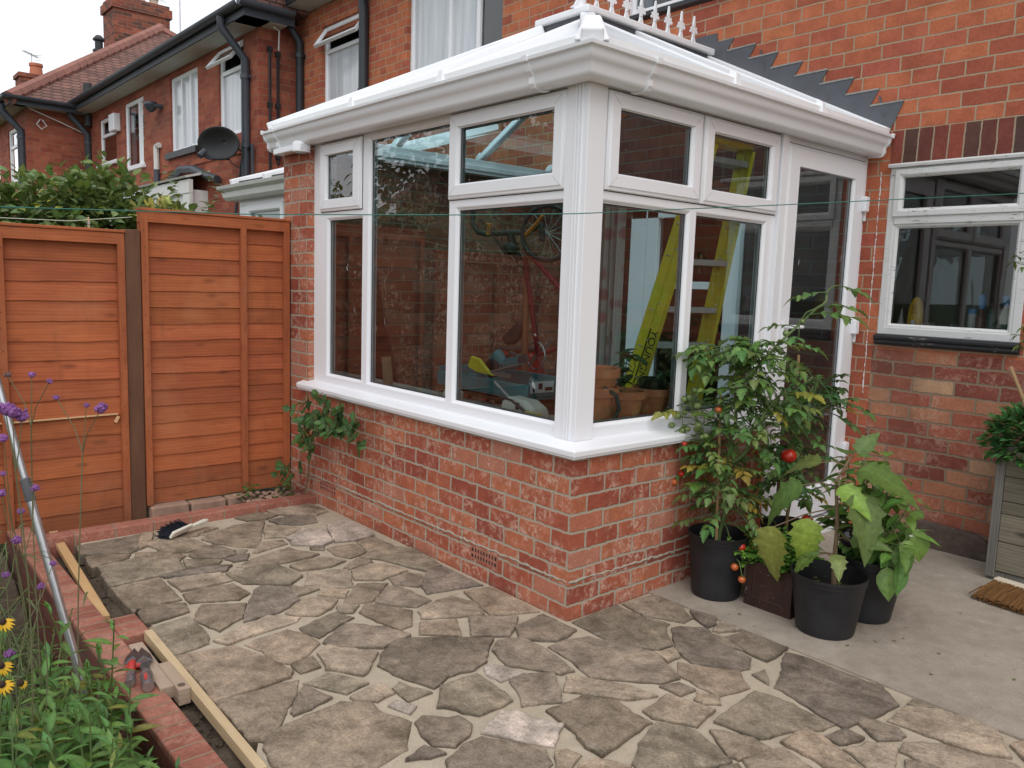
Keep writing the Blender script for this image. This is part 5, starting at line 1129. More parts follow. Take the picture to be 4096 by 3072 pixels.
def tomato_plant(t, base, nodes, spread, r, nleaf, zlo, zhi, col, yellow=.12, Lr=(.14,.24), dens_top=1.):
    F = Fol(); S = MB(); allp = []
    for path in nodes:
        pts = [];
        for a, c in zip(path[:-1], path[1:]): pts += curve(a, c, r, 6, .012)[:-1]
        pts.append(Vector(path[-1])); n = len(pts)
        S.tube(pts, [.009*(1-.65*i/n)+.002 for i in range(n)], 7, col=(1,1,1)); allp.append(pts)
    for i in range(nleaf):
        pts = allp[min(len(allp)-1, int(r.random()*len(allp)*.999))] if i % 2 else allp[0]
        u = r.random()
        cand = [p for p in pts if zlo <= p.z <= zhi]
        p = cand[r.randrange(len(cand))]+Vector((0,0,r.uniform(-.02,.02)))
        d = rdir(r, -.25, .75); c = jit(col, r, .2)
        if r.random() < yellow*(1 if p.z < .75 else .25): c = jit((.27,.25,.05), r, .2)
        sp = spread*(1.0 if p.z < zhi*.8 else .7)
        mid = p+d*sp*r.uniform(.15,1.)
        S.tube([p, p.lerp(mid,.5)+Vector((0,0,.02)), mid], [.004,.0035,.003], 4, caps=False, col=(1,1,1))
        compound(F, F, mid, d+Vector((0,0,r.uniform(-.5,.2))), r.uniform(*Lr), r, c, r.choice((3,3,4)))
    S.build('stem', mt['stem'], t, smooth=True); F.build('foliage', mt['leaf'], t, fix=False)
    return allp
GREEN = (.105,.195,.060)
# 1: tall tomato in the left pot
P1 = (.228,.892,.001)
t = thing('potted_tomato', 'tall caned tomato plant in a black pot against the low brick wall', 'potted plant', P1)
black_pot(t, P1, .162, .128, .340)
r = random.Random(21)
tomato_plant(t, P1, [[(.225,.90,.2),(.20,.93,.6),(.23,.97,1.0),(.31,1.10,1.28),(.47,1.28,1.54),(.52,1.36,1.66)], [(.20,.93,.55),(.10,.86,.85),(.06,.82,1.02)], [(.22,.95,.7),(.36,1.0,.95),(.43,1.08,1.1)], [(.31,1.1,1.26),(.22,.98,1.33),(.10,.90,1.26)]], .135, r, 230, .36, 1.34, GREEN, .15, (.095,.16))
F = Fol(); S = MB(); r = random.Random(4)     # sparse topmost shoots
for p, d, L in (((.47,1.28,1.54),(.5,.6,.25),.20),((.50,1.33,1.62),(-.6,-.5,.1),.16),((.44,1.25,1.50),(.9,.2,.3),.22),((.52,1.36,1.66),(.6,.5,.0),.15),((.40,1.2,1.44),(-.7,-.5,.2),.14)):
    compound(F, F, p, d, L, r, GREEN, 3)
F.build('foliage', mt['leaf'], t, fix=False)
b = MB(); b.tube([(.24,.86,.16),(.205,.885,.65),(.175,.90,1.09)], [.0075,.0075,.007], 7); b.build('cane', mt['cane'], t, smooth=True)
for p, rad, m_ in (((.06,.77,.80),.016,'tomato'),((.21,.84,1.0),.019,'tomato_or'),((.33,.83,.27),.024,'tomato'),((.375,.88,.30),.023,'tomato'),((.37,.84,.20),.021,'tomato_or'),((.43,.82,.155),.02,'tomato_or'),((-.0,.78,.58),.02,'tomato_or'),((.03,.80,.63),.018,'tomato')): tomato(t, p, rad, m_)
for a, q in (((.20,.93,.7),(.03,.79,.68)),((.20,.93,.8),(.05,.77,.83)),((.205,.93,.40),(.33,.86,.30)),((.33,.86,.30),(.40,.86,.24)),((.36,.86,.24),(.43,.82,.17))):
    a, q = Vector(a), Vector(q); S2 = MB(); S2.tube([a, a.lerp(q,.55)+Vector((0,0,.03)), q], [.004,.003,.002], 5, caps=False); S2.build('truss', mt['stem'], t, smooth=True)
r = random.Random(8)
for c in ((.10,.88,1.21),(.06,.80,1.05),(.03,.78,.92),(.14,.82,.9),(.42,1.21,1.42)):
    S2 = MB(); near = min(((.20,.93,.9),(.23,.97,1.0),(.31,1.10,1.28),(.47,1.28,1.54),(.06,.82,1.02)), key=lambda q: (Vector(q)-Vector(c)).length)
    S2.tube([near, Vector(near).lerp(Vector(c),.6)+Vector((0,0,.05)), Vector(c)+Vector((0,0,.05)), Vector(c)-Vector((0,0,.05))], [.004,.0035,.003,.002], 5, caps=False); S2.build('truss', mt['stem'], t, smooth=True)
    for k in range(6 if c[2] < 1.4 else 2): tomato(t, (c[0]+r.uniform(-.055,.055), c[1]+r.uniform(-.05,.05), c[2]+r.uniform(-.06,.05)), r.uniform(.014,.021), 'tomato_gr')
# 2: second tomato behind
P2 = (.26,1.52,.001)
t = thing('potted_tomato', 'second tomato plant with one big red fruit, behind the others by the door', 'potted plant', P2)
black_pot(t, P2, .15, .115, .29); r = random.Random(31)
tomato_plant(t, P2, [[(.26,1.52,.2),(.27,1.50,.6),(.29,1.50,.95),(.36,1.55,1.15)], [(.27,1.5,.7),(.36,1.5,.95),(.47,1.58,1.02)], [(.27,1.5,.5),(.38,1.40,.66),(.42,1.38,.72)]], .10, r, 125, .42, 1.14, (.075,.155,.05), .1, (.09,.145))
b = MB(); b.tube([(.27,1.50,.16),(.27,1.49,1.27)], .0075, 7); b.build('cane', mt['cane'], t, smooth=True)
tomato(t, (.375,1.28,.735), .043, 'tomato', 'largest red tomato'); tomato(t, (.50,1.30,.40), .033, 'tomato')
for k in range(3): tomato(t, (.36+r.uniform(-.03,.03),1.40+r.uniform(-.03,.03),.87+r.uniform(-.03,.03)), .022, 'tomato_gr')
# 3: square rusty tin with mint
PB = (.53,1.035,.001)
t = thing('planted_tin', 'square rusty brown tin filled with mint between the black pots', 'planter', PB)
def tinmat():
    m, nt, b = M('rusty painted tin'); g = N(nt); p = g.pos()
    n1 = g.noise(p, 9, 6, .7, .5); n2 = g.noise(p, 26, 4, .7)
    c = g.ramp(n1.outputs[0], [(.3,(.025,.014,.011)),(.6,(.055,.026,.019)),(.8,(.10,.05,.035))]); c = g.mix(g.math('MULTIPLY', g.step(n2.outputs[0], .63, .69), .7), c, (.25,.22,.2))
    g.l(c, b.inputs['Base Color']); b.inputs['Roughness'].default_value = .5; b.inputs['Metallic'].default_value = .3; g.l(g.bump(n1.outputs[0], .3, .004), b.inputs['Normal']); return m
mt['tin'] = tinmat()
b = MB(); x0, x1, y0, y1, h = .398,.662,.902,1.165,.232
b.box(x0,y0,.002,x1,y1,.01)
for q in ((x0,y0,x1,y0+.004),(x0,y1-.004,x1,y1),(x0,y0+.004,x0+.004,y1-.004),(x1-.004,y0+.004,x1,y1-.004)): b.box(q[0],q[1],.01,q[2],q[3],h)
b.ring((x0-.003,y0-.003,x1+.003,y1+.003), [(0,h-.008),(0,h+.006),(.011,h+.006),(.011,h-.008)], lambda u, v, d: (u,v,d))
b.ring((x0-.003,y0-.003,x1+.003,y1+.003), [(0,.0),(0,.012),(.011,.012),(.011,.0)], lambda u, v, d: (u,v,d))
b.ring((x0+.04,.04,x1-.04,h-.04), [(0,0),(.004,.004),(.010,.004),(.014,0)], lambda u, v, d: (u,y0-d+.001,v))
b.build('tin', mt['tin'], t, bevel=.002)
b = MB(); b.box(x0+.005,y0+.005,h-.06,x1-.005,y1-.005,h-.03); b.build('compost', mt['potsoil'], t)
F = Fol(); S = MB(); r = random.Random(12)
for k in range(75):
    p = Vector((r.uniform(x0+.01,x1-.01), r.uniform(y0+.0,y1-.01), h-.04)); q = p+Vector((r.gauss(0,.035), r.gauss(-.01,.035), r.uniform(.07,.19)))
    S.tube([p, p.lerp(q,.5), q], .0022, 4, caps=False)
    for j in range(6):
        f = .35+.65*j/5; c = p.lerp(q, f)
        for s_ in (0,pi): a = j*pi/2+s_+r.uniform(-.3,.3); F.leaf(MINT, c, (math.cos(a),math.sin(a),.3+.5*(j==5)), r.uniform(.034,.056)*(1 if j<5 else .7), col=jit((.15,.32,.06), r, .2))
for k in range(18):   # runners spilling over the left front corner
    p = Vector((x0+r.uniform(-.02,.06), y0+r.uniform(-.02,.10), h+r.uniform(-.01,.05))); q = p+Vector((-.05+r.gauss(0,.02), -.05+r.gauss(0,.02), r.uniform(-.03,.05)))
    for j in range(4):
        for s_ in (0,pi): a = j*pi/2+s_+r.random(); F.leaf(MINT, p.lerp(q,j/3), (math.cos(a),math.sin(a),.3), r.uniform(.034,.052), col=jit((.15,.32,.06), r, .2))
S.build('stem', mt['stem'], t); F.build('foliage', mt['leaf'], t, fix=False)
# 4: aubergine in the front pot
P3 = (.828,.935,.001)
t = thing('potted_aubergine', 'aubergine plant with large drooping yellow-green leaves in the front black pot', 'potted plant', P3)
black_pot(t, P3, .178, .135, .288); r = random.Random(9)
S = MB(); top = Vector((.80,.97,.70)); mp = [(.86,.93,.22),(.845,.94,.36),(.84,.955,.5),(.82,.97,.62),(.80,.985,.72),(.83,1.05,.84)]
S.tube(mp, [.013,.011,.010,.009,.008,.006], 8)
F = Fol()
# (attach point, leaf start, direction, length, colour, roll)
YG = (.24,.33,.065); OL = (.27,.25,.06); GG = (.115,.175,.05)
LV = [((.83,.96,.55),(.74,.86,.545),(.12,-.30,-1.0),.25,YG,0),((.82,.97,.60),(.60,.80,.48),(-.05,-.25,-1.0),.30,OL,.5),((.80,.98,.70),(.70,.86,.70),(-.85,-.40,-.62),.30,GG,.2),((.80,.98,.72),(.86,.90,.72),(.9,-.12,-.25),.20,YG,0),
      ((.80,.985,.72),(.93,.94,.70),(.62,-.25,-.75),.33,GG,-.3),((.81,1.0,.76),(.90,1.0,.80),(1.0,.12,-.05),.30,GG,-.2),((.82,1.02,.80),(.72,.98,.80),(-.95,-.2,-.08),.24,GG,.2),((.83,1.05,.84),(.86,1.06,.86),(.35,.4,.9),.16,GG,0),((.84,.95,.45),(.92,.93,.47),(.8,.1,.25),.18,GG,0),
      ((.845,.94,.38),(.78,.86,.37),(-.6,-.6,-.45),.14,GG,.3),((.845,.94,.36),(.80,.88,.38),(-.8,-.3,.1),.11,GG,0),((.84,.95,.42),(.88,.89,.40),(.4,-.5,-.3),.13,(.2,.23,.06),0),((.82,.97,.6),(.88,1.08,.62),(.5,.9,.0),.2,GG,0),((.83,1.04,.82),(.78,1.10,.84),(-.4,.8,.3),.18,GG,0)]
for a, p, d, L, c, ro in LV:
    S.tube([a, Vector(a).lerp(Vector(p),.5)+Vector((0,0,.015)), p], [.004,.0035,.003], 5, caps=False)
    F.leaf(AUB, p, d, L*.98, up=(.30,-.42,.75), roll=ro, col=jit(c, r, .08), wid=.86)
for k in range(9): p = mp[r.randrange(2,6)]; F.leaf(OVATE, p, rdir(r,-.2,.6), r.uniform(.05,.10), col=jit(GG, r, .2))
S.build('stem', mt['stem_br'], t, smooth=True); F.build('foliage', mt['leaf'], t, fix=False)
b = MB(); b.sphere((.885,.985,.47), .043, 16, 10, (1,1,1.15)); b.build('aubergine_fruit', plain('aubergine skin', (.016,.008,.014), .15, spec=.7), t, smooth=True)
F = Fol()
for k in range(6): F.leaf(OVATE, (.84,1.02,.735), rdir(r,-.9,.1), .065, col=jit((.26,.17,.11), r, .15))
F.build('withered_leaf', mt['leaf'], t, fix=False)
F = Fol()
for k in range(16): a = r.uniform(0,2*pi); q = r.uniform(.02,.12); F.leaf(OVATE, (P3[0]+q*math.cos(a),P3[1]+q*math.sin(a),.235), rdir(r,-.1,.5), r.uniform(.015,.035), col=jit((.3,.24,.15) if k%2 else (.09,.13,.04), r, .2))
F.build('withered_foliage', mt['leaf'], t, fix=False)
# 5: pepper plant, right
P4 = (.855,1.268,.001)
t = thing('potted_pepper', 'leafy pepper plant with small white flowers in the right hand black pot', 'potted plant', P4)
black_pot(t, P4, .170, .130, .315, (math.radians(-2),math.radians(2))); r = random.Random(17)
F = Fol(); S = MB(); tips = []
for k in range(13):
    a = Vector((P4[0]+r.uniform(-.05,.06), P4[1]+r.uniform(-.06,.05), .22)); ang = r.uniform(0,2*pi); sp = r.uniform(.05,.24)
    q = a+Vector((sp*math.cos(ang), sp*math.sin(ang), r.uniform(.30,.66)-.5*sp)); pts = curve(a, q, r, 6, .03); S.tube(pts, [.006,.0055,.005,.0045,.004,.003,.002], 5, caps=False)
    for i in range(2,7):
        for j in range(4):
            d = rdir(r,-.75,.45); c = jit((.12,.24,.055), r, .2); pp = pts[i]+d*.03; S.tube([pts[i],pp], .0015, 4, caps=False)
            F.leaf(OVATE, pp, d, r.uniform(.06,.125), roll=r.uniform(-.4,.4), col=c)
    tips.append(q)
for p, d in (((1.05,1.18,.44),(.35,-.4,-.9)),((1.10,1.22,.52),(.3,-.2,-1)),((1.06,1.15,.36),(.4,-.4,-1)),((1.02,1.12,.33),(.3,-.5,-1)),((1.0,1.2,.42),(.2,-.2,-1))):
    F.leaf(OVATE, p, d, .16, roll=r.uniform(-.6,.6), col=jit((.12,.23,.06), r, .1)); S.tube([(P4[0]+.08,P4[1]-.02,.5), ((P4[0]+p[0])/2+.04,p[1],p[2]+.08), p], .0022, 4, caps=False)
S.build('stem', mt['stem'], t, smooth=True); F.build('foliage', mt['leaf'], t, fix=False)
mt['petal_w'] = plain('white petal', (.75,.74,.66), .6)
for q in tips[:6]:
    b = Fol(); c = Vector(q)
    for k in range(5): a = 2*pi*k/5; b.leaf(OVATE, c, (math.cos(a),math.sin(a),-.3), .014)
    b.build('flower', mt['petal_w'], t, fix=False)
# ------------------------------------------------------------------ wooden planter at the right
mt['oldwood'] = wood('weathered planter boards', (.10,.085,.062), (.27,.235,.185), 'x', .88, 1., .8, .25)
mt['oldwood_z'] = wood('weathered planter post', (.11,.10,.09), (.25,.235,.21), 'z', .85, 1., .4, .4)
t = thing('wooden_planter', 'weathered board planter with a dense green bush, cut off by the right edge', 'planter', (1.3,2.55,0))
r = random.Random(2); zs = [.06,.235,.40,.475,.62,.765]
for i in range(5):
    b = MB(); k = r.uniform(.85,1.12); b.box(1.085,2.397,zs[i]+.002,1.75,2.42,zs[i+1]-.002,(k,k,k*.97)); b.build('board', mt['oldwood'], t, bevel=.003)
b = MB(); b.box(1.035,2.392,.02,1.083,2.44,.775); b.build('corner_post', mt['oldwood_z'], t, bevel=.004)
b = MB(); b.box(1.04,2.44,.05,1.062,2.72,.765); b.box(1.04,2.41,.0,1.75,2.72,.055); b.build('side_panel', mt['oldwood_z'], t, bevel=.003)
b = MB(); b.box(1.065,2.42,.66,1.74,2.71,.72); b.build('compost', mt['potsoil'], t)
F = Fol(); r = random.Random(44)
for k in range(1500):
    d = rdir(r, -.35, 1); q = Vector((1.24,2.5,.80)); rad = Vector((.30,.22,.25)); f = r.uniform(.72,1.02)
    p = Vector((q.x+d.x*rad.x*f, q.y+d.y*rad.y*f, q.z+d.z*rad.z*f))
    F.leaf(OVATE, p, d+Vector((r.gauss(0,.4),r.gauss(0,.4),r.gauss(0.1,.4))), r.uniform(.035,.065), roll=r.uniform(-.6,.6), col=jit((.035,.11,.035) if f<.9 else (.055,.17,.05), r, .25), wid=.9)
F.build('foliage', mt['leaf'], t, fix=False)
F = Fol(); S = MB(); S.tube([(1.25,2.52,.72),(1.22,2.50,1.4),(1.12,2.50,1.95)], [.006,.005,.003], 5)
for p in ((.985,2.49,1.83),(1.0,2.49,1.86),(1.03,2.49,1.80),(1.05,2.5,1.90),(1.04,2.5,1.42),(1.05,2.5,1.36),(1.07,2.5,1.47),(1.09,2.5,1.40)):
    S.tube([(1.17,2.5,p[2]-.06), p], .002, 4, caps=False)
    for k in range(6): F.leaf(LANCE, p, rdir(r,-.6,.5), r.uniform(.04,.07), col=jit((.10,.17,.04), r, .2))
F.build('sprig_foliage', mt['leaf'], t, fix=False); S.build('sprig_stem', mt['stem'], t)
b = MB(); b.tube([(1.02,2.5,1.235),(1.10,2.5,1.065),(1.20,2.52,.72)], .010, 7); b.build('cane', mt['cane'], t, smooth=True)
# broom head
mt['bristle'] = wood('brown bristles', (.16,.075,.025), (.36,.19,.075), 'y', .8, 3., .0, .6)
mt['palewood'] = wood('pale batten wood', (.47,.335,.19), (.62,.48,.30), 'x', .65, 1., .25, .15)
mt['broomwood'] = wood('white broom stock', (.62,.53,.40), (.72,.63,.50), 'x', .6, 1., .1, .1)
t = thing('broom', 'broom head with brown bristles lying on the concrete below the wooden planter', 'broom', (1.45,2.1,0))
b = MB(); b.beam((1.148,2.215,.062),(1.80,2.135,.062),.055,.042); b.build('stock', mt['broomwood'], t, bevel=.008)
b = MB(); r = random.Random(6)
for k in range(620):
    s = r.random(); x = 1.155+.64*s; y = 2.195-.08*s; z = .045+r.uniform(0,.03); a = Vector((x,y,z)); L = r.uniform(.20,.235); q = a+Vector((r.gauss(-.0,.012)+(-.03*(1-s)), -L, -z+.006+r.uniform(0,.03)))
    c = r.uniform(.6,1.25); b.tube([a, a.lerp(q,.6)+Vector((0,0,.012)), q], [.0042,.004,.003], 3, caps=False, col=(c,c,c))
b.build('bristles', mt['bristle'], t)
# hand brush on the paving
mt['navy'] = wood('navy bristles', (.006,.007,.012), (.02,.022,.035), 'z', .8, 2., 0, .5)
t = thing('hand_brush', 'hand brush with navy bristles and cream handle lying on the paving', 'hand brush', (-2.33,-1.05,0))
mt['creamp'] = plain('cream plastic', (.72,.69,.60), .4)
b = MB(); b.beam((-2.255,-1.13,.040),(-2.345,-.985,.046),.018,.05,up=(.5,.3,.8)); 
b.tube([(-2.345,-.985,.046),(-2.365,-.95,.047),(-2.40,-.885,.048),(-2.425,-.85,.045)], [.012,.013,.017,.011], 10); b.build('handle', mt['creamp'], t, bevel=.008, smooth=True)
b = MB(); r = random.Random(5)
for k in range(420):
    s = r.random(); a = Vector((-2.26,-1.13,.04)).lerp(Vector((-2.345,-.99,.046)), s)+Vector((-.008,-.006,r.uniform(-.02,.02))); q = a+Vector((-.072+r.gauss(0,.010), -.045+r.gauss(0,.010), r.uniform(-.028,.02)))
    q.z = max(.006, q.z); b.tube([a,q], [.0035,.003], 3, caps=False)
b.build('bristles', mt['navy'], t)
# battens and offcuts
def timber(name, label, cat, a, b_, w, h, mat, group=None, bev=.002):
    a, b_ = Vector(a), Vector(b_); q = MB(); q.beam(a, b_, w, h); o = q.build(name, mat, bevel=bev, loc=tuple((a+b_)/2-Vector((0,0,h/2)))); tag(o, label, cat, group); return o
mt['batten'] = wood('tan batten', (.43,.25,.11), (.58,.38,.19), 'x', .65, 1., .4, .15)
timber('timber_batten', 'loose timber batten lying in the trench near the fence corner', 'batten', (-2.80,-1.655,.005), (-1.335,-1.735,-.015), .046, .032, mt['batten'], 'timber battens along the paving edge')
timber('timber_batten', 'long pale timber batten along the paving edge in the foreground', 'batten', (-.985,-1.645,.012), (.262,-1.662,-.01), .034, .046, mt['palewood'], 'timber battens along the paving edge')
mt['offcut'] = wood('grey pink offcut', (.33,.23,.16), (.50,.39,.30), 'x', .75, 1., .3, .2)
timber('timber_offcut', 'longer grey timber offcut lying beside the trowels on the brick edging', 'timber offcut', (-.90,-1.722,.0), (-.435,-1.738,.0), .056, .052, mt['offcut'], 'timber offcuts wedged in the trench', .003)
timber('timber_offcut', 'shorter timber offcut with a dark knot on its top, wedged against the long batten', 'timber offcut', (-.64,-1.688,-.002), (-.372,-1.694,-.002), .046, .066, mt['offcut'], 'timber offcuts wedged in the trench', .003)
b = MB(); b.lathe([(.001,.0),(.014,.0),(.016,-.002)], (-.41,-1.694,.0325), 14); tag_k = b.build('knot', plain('dark knot', (.12,.08,.055), .8), bpy.data.objects['timber_offcut.001'], fix=True)
# pointing trowels in clear plastic sleeves
mt['redp'] = plain('red plastic', (.50,.045,.035), .35); mt['sleeve'] = plain('greyish wrapper', (.17,.16,.165), .25, var=.3, scale=40, metal=.3); mt['wrap'] = plain('dark steel', (.10,.10,.105), .35, metal=.6, var=.3, scale=40)
for lab, tip, mid, end, red in (('trowel with bright red neck lying on the brick edging, left of its pair', (-.835,-1.745,.035), (-.675,-1.80,.03), (-.545,-1.843,.028), True), ('trowel wrapped in clear plastic on the brick edging, right of its pair', (-.815,-1.722,.04), (-.62,-1.765,.045), (-.465,-1.80,.035), False)):
    t = thing('trowel', lab, 'trowel', mid, 'pointing trowels on the brick edging')
    T_, M_, E_ = Vector(tip), Vector(mid), Vector(end); d = (M_-T_).normalized(); e = d.cross(Vector((0,0,1)))
    b = MB(); A = T_.lerp(M_, .78); b.add([T_, T_.lerp(M_,.45)-e*.028, A-e*.034, A+e*.034, T_.lerp(M_,.45)+e*.028, T_.lerp(M_,.6)+Vector((0,0,.014))], [(0,1,5),(1,2,5),(2,3,5),(3,4,5),(4,0,5)]); o = b.build('blade', mt['wrap'], t)
    if red:
        b = MB(); b.tube([M_.lerp(T_,.25)-e*.002, M_+Vector((0,0,.012)), M_.lerp(E_,.35)], [.012,.017,.015], 10); b.tube([M_-e*.035+Vector((0,0,.004)), M_, M_+e*.022], [.010,.014,.010], 8); b.build('neck', mt['redp'], t, smooth=True)
    else:
        b = MB(); b.tube([T_.lerp(M_,.3), M_], [.004,.02], 8); b.build('neck', mt['sleeve'], t)
    b = MB(); b.tube([M_.lerp(E_,.3), M_.lerp(E_,.45), E_], [.013,.017,.018] if red else [.019,.024,.022], 12); b.build('handle', mt['sleeve'], t, smooth=True)
    b = MB(); dd = (E_-M_).normalized(); b.tube([E_, E_+dd*.006], .0165 if red else .021, 12); b.build('end_cap', mt['galv'], t)
    if not red:
        b = MB(); b.beam(M_.lerp(E_,.62)+Vector((0,0,.022))+e*.006, M_.lerp(E_,.9)+Vector((0,0,.022))+e*.006, .012, .004); b.build('red_stripe', mt['redp'], t)
# telescopic pole
t = thing('telescopic_pole', 'silver telescopic pole with a dark collar leaning out of the flower bed', 'pole', (-.70,-1.90,-.35))
A = Vector((-.694,-1.905,-.36)); B = Vector((-1.005,-2.165,1.152)); B2 = A+(B-A)*1.45
clr = A.lerp(B, .735)
b = MB(); b.tube([A, clr], .0165, 14); b.build('lower_tube', mt['alu'], t, smooth=True)
b = MB(); b.tube([clr, B2], .0135, 14); b.build('upper_tube', mt['alu'], t, smooth=True)
b = MB(); dd = (B-A).normalized(); b.tube([clr-dd*.045, clr-dd*.04, clr+dd*.045, clr+dd*.05], [.0175,.0195,.0185,.014], 14); b.build('collar', plain('grey collar', (.10,.10,.11), .5), t, smooth=True)
# washing lines and peg
b = MB(); b.tube([(-.30,-2.97,1.775),(.07,-2.3,1.773),(.39,-1.73,1.785),(.65,-1.22,1.813),(.84,-.9,1.834),(1.18,-.26,1.90),(1.617,.528,1.985),(2.85,2.745,2.25)], .0017, 6)
tag(b.build('washing_line', plain('green line', (.012,.13,.10), .5), smooth=True, loc=(1,-.6,1.8)), 'thin green washing line crossing the whole photo at transom height', 'washing line')
b = MB(); b.tube([(-3.2,-1.045,1.975),(-3.2,-1.42,1.922),(-3.2,-1.8,1.913),(-3.2,-2.4,1.93),(-3.2,-3.0,1.97)], .0028, 6)
tag(b.build('washing_line', plain('pale line', (.55,.6,.45), .6), smooth=True, loc=(-3.2,-1.8,1.9)), 'pale washing line behind the shorter fence panel in front of the hedge', 'washing line')
t = thing('clothes_peg', 'wooden clothes peg hanging on the pale line in front of the hedge', 'clothes peg', (-3.2,-1.31,1.93))
for s_ in (-1,1):
    b = MB(); b.beam((-3.2+s_*.006,-1.31,1.955),(-3.2+s_*.004,-1.308,1.86),.014,.009,up=(0,1,0)); b.build('prong', mt['palewood'], t)
b = MB(); b.tube([(-3.215,-1.31,1.915),(-3.185,-1.31,1.915)], .008, 8); b.build('spring', mt['galv'], t)
# ------------------------------------------------------------------ flower bed
HEADS_ = HEADS
mt['verb'] = plain('purple florets', (.21,.075,.25), .6, var=.25, scale=90)
mt['verb_dry'] = plain('dried head', (.16,.09,.09), .8)
r = random.Random(71); groups = [(0,1,13),(2,3,4),(5,6,7),(8,9,10),(11,12,14),(15,16),(17,18)]
labs = ['purple verbena with three heads high against the left fence panel','purple verbena stem forking to two heads near the brown post','dense cluster of purple verbena heads crossing the silver pole','purple verbena with heads low on the left beside the pole collar','purple verbena whose lowest head overlaps the silver pole','purple verbena heads at the left edge above the brick edging','purple verbena heads low in the bed beside the yellow daisy']
for gi, gsel in enumerate(groups):
    hs = [Vector(HEADS_[i]) for i in gsel]; c = sum(hs, Vector())/len(hs); root = Vector((c.x+r.uniform(-.1,.12), min(-1.98, c.y-.0), -.33))
    t = thing('verbena', labs[gi], 'flower', root, 'tall purple verbena in the flower bed')
    fork = root.lerp(Vector((c.x, min(-1.93,c.y), min(h.z for h in hs)-.16 if min(h.z for h in hs) > .2 else -.1)), 1.0); S = MB()
    S.tube(curve(root, fork, r, 8, .03), .0022, 5, caps=False)
    for h in hs: S.tube([fork, fork.lerp(h,.45)+(h-fork).cross(Vector((0,0,1)))*.10, h], [.0018,.0016,.0014], 5, caps=False)
    S.build('stem', plain('verbena stem %d' % gi, (.12,.12,.055), .7), t)
    F = Fol()
    for k in range(5): p = root.lerp(fork, r.uniform(.2,.95)); F.leaf(STRAP, p, rdir(r,-.2,.6), r.uniform(.05,.09), col=jit((.08,.12,.04), r, .2))
    F.build('foliage', mt['leaf'], t, fix=False)
    for i, h in zip(gsel, hs):
        b = MB(); dry = i in (13,); rad = (.011 if dry else r.uniform(.008,.015)) if i not in (5,6,7,4) else .020
        for k in range(26):
            d = rdir(r,-.35,1); q = h+d*rad*r.uniform(.7,1.05); b.sphere(q, rad*.26, 5, 4)
        b.sphere(h, rad*.8, 8, 6); b.build('flower_head', mt['verb_dry' if dry else 'verb'], t)
mt['yellow'] = plain('yellow petals', (.72,.42,.015), .55, var=.08); mt['cone'] = plain('dark flower centre', (.035,.018,.012), .9)
for i, h in enumerate(RUD):
    h = Vector(h); t = thing('rudbeckia', ['yellow daisy with dark centre highest at the left edge','yellow daisy at the left edge nearest the bottom','yellow daisy at the left edge, middle one of the low three','yellow daisy partly hidden in the green leaves, rightmost'][i], 'flower', (h.x,h.y-.02,-.33), 'yellow daisies in the flower bed')
    b = MB(); b.tube([(h.x+.03,h.y-.03,-.33), (h.x,h.y-.02,h.z-.15), h], .003, 5, caps=False); b.build('stem', mt['stem'], t)
    F = Fol(); n_ = 13; tilt = Vector((.45,-.5,.75)).normalized()
    e1 = tilt.cross(Vector((0,0,1))).normalized(); e2 = tilt.cross(e1)
    for k in range(n_): a = 2*pi*k/n_+r.uniform(-.1,.1); F.leaf(STRAP, h, e1*math.cos(a)+e2*math.sin(a)-tilt*.25, .032*(.6 if i == 3 else 1), up=tuple(tilt), wid=2.4)
    F.build('petals', mt['yellow'], t, fix=False)
    b = MB(); b.sphere(h+tilt*.006, .011, 10, 8); b.build('flower_centre', mt['cone'], t, smooth=True)
# lush leafy clumps
def clump(label, stems, r, Ls, col, per=17, name='leafy_perennial', T=LANCE, group='leafy clumps in the flower bed', spike=False):
    c = sum((Vector(a) for a, _ in stems), Vector())/len(stems); t = thing(name, label, 'plant', c, group); F = Fol(); S = MB()
    for a, q in stems:
        pts = curve(a, q, r, 8, .02); S.tube(pts, [.0045*(1-.06*i) for i in range(9)], 5, caps=False)
        for k in range(per):
            f = .12+.88*(k/per)**.8; i = min(7, int(f*8)); p = pts[i].lerp(pts[i+1], f*8-i); ang = k*2.4+r.uniform(-.4,.4); up = .25+.9*(f>.9)+.2*f
            F.leaf(T, p, (math.cos(ang),math.sin(ang),up+r.uniform(-.35,.2)), r.uniform(*Ls)*(1.05-.55*max(0,f-.6)/.4), roll=r.uniform(-.5,.5), col=jit(col if r.random() > .12 else (.16,.19,.04), r, .25), wid=r.uniform(.85,1.2))
    S.build('stem', mt['stem'], t); F.build('foliage', mt['leaf'], t, fix=False); return t
r = random.Random(13); st = []
for k in range(140):
    x, y = r.uniform(-.52,.62), r.uniform(-2.52,-2.0); f = (x+.5)/1.1
    st.append(((x,y,-.34), (x+r.gauss(0,.05), min(-1.95,y+r.gauss(0.03,.05)), r.uniform(.02,.40)*(1.0 if y<-2.08 else .65)-.16*max(0,f-.5))))
st += [((-.42,-2.0,-.33),(-.30,-1.955,.40)),((-.40,-2.02,-.33),(-.36,-2.0,.30)),((-.55,-2.1,-.33),(-.56,-2.12,.42)),((-.5,-2.02,-.33),(-.42,-1.98,.27))]
clump('lush bright green leafy clump filling the lower left corner', st, r, (.085,.15), (.10,.21,.052), 19)
st = [((.10+r.uniform(-.10,.10),-1.965+r.uniform(-.06,.02),-.34),(.12+r.uniform(-.13,.13),-1.93+r.uniform(-.05,.03),r.uniform(-.10,.06))) for k in range(11)]
clump('small leafy clump in front of the brick edging at the bottom edge', st, r, (.055,.10), (.085,.19,.06), 15)
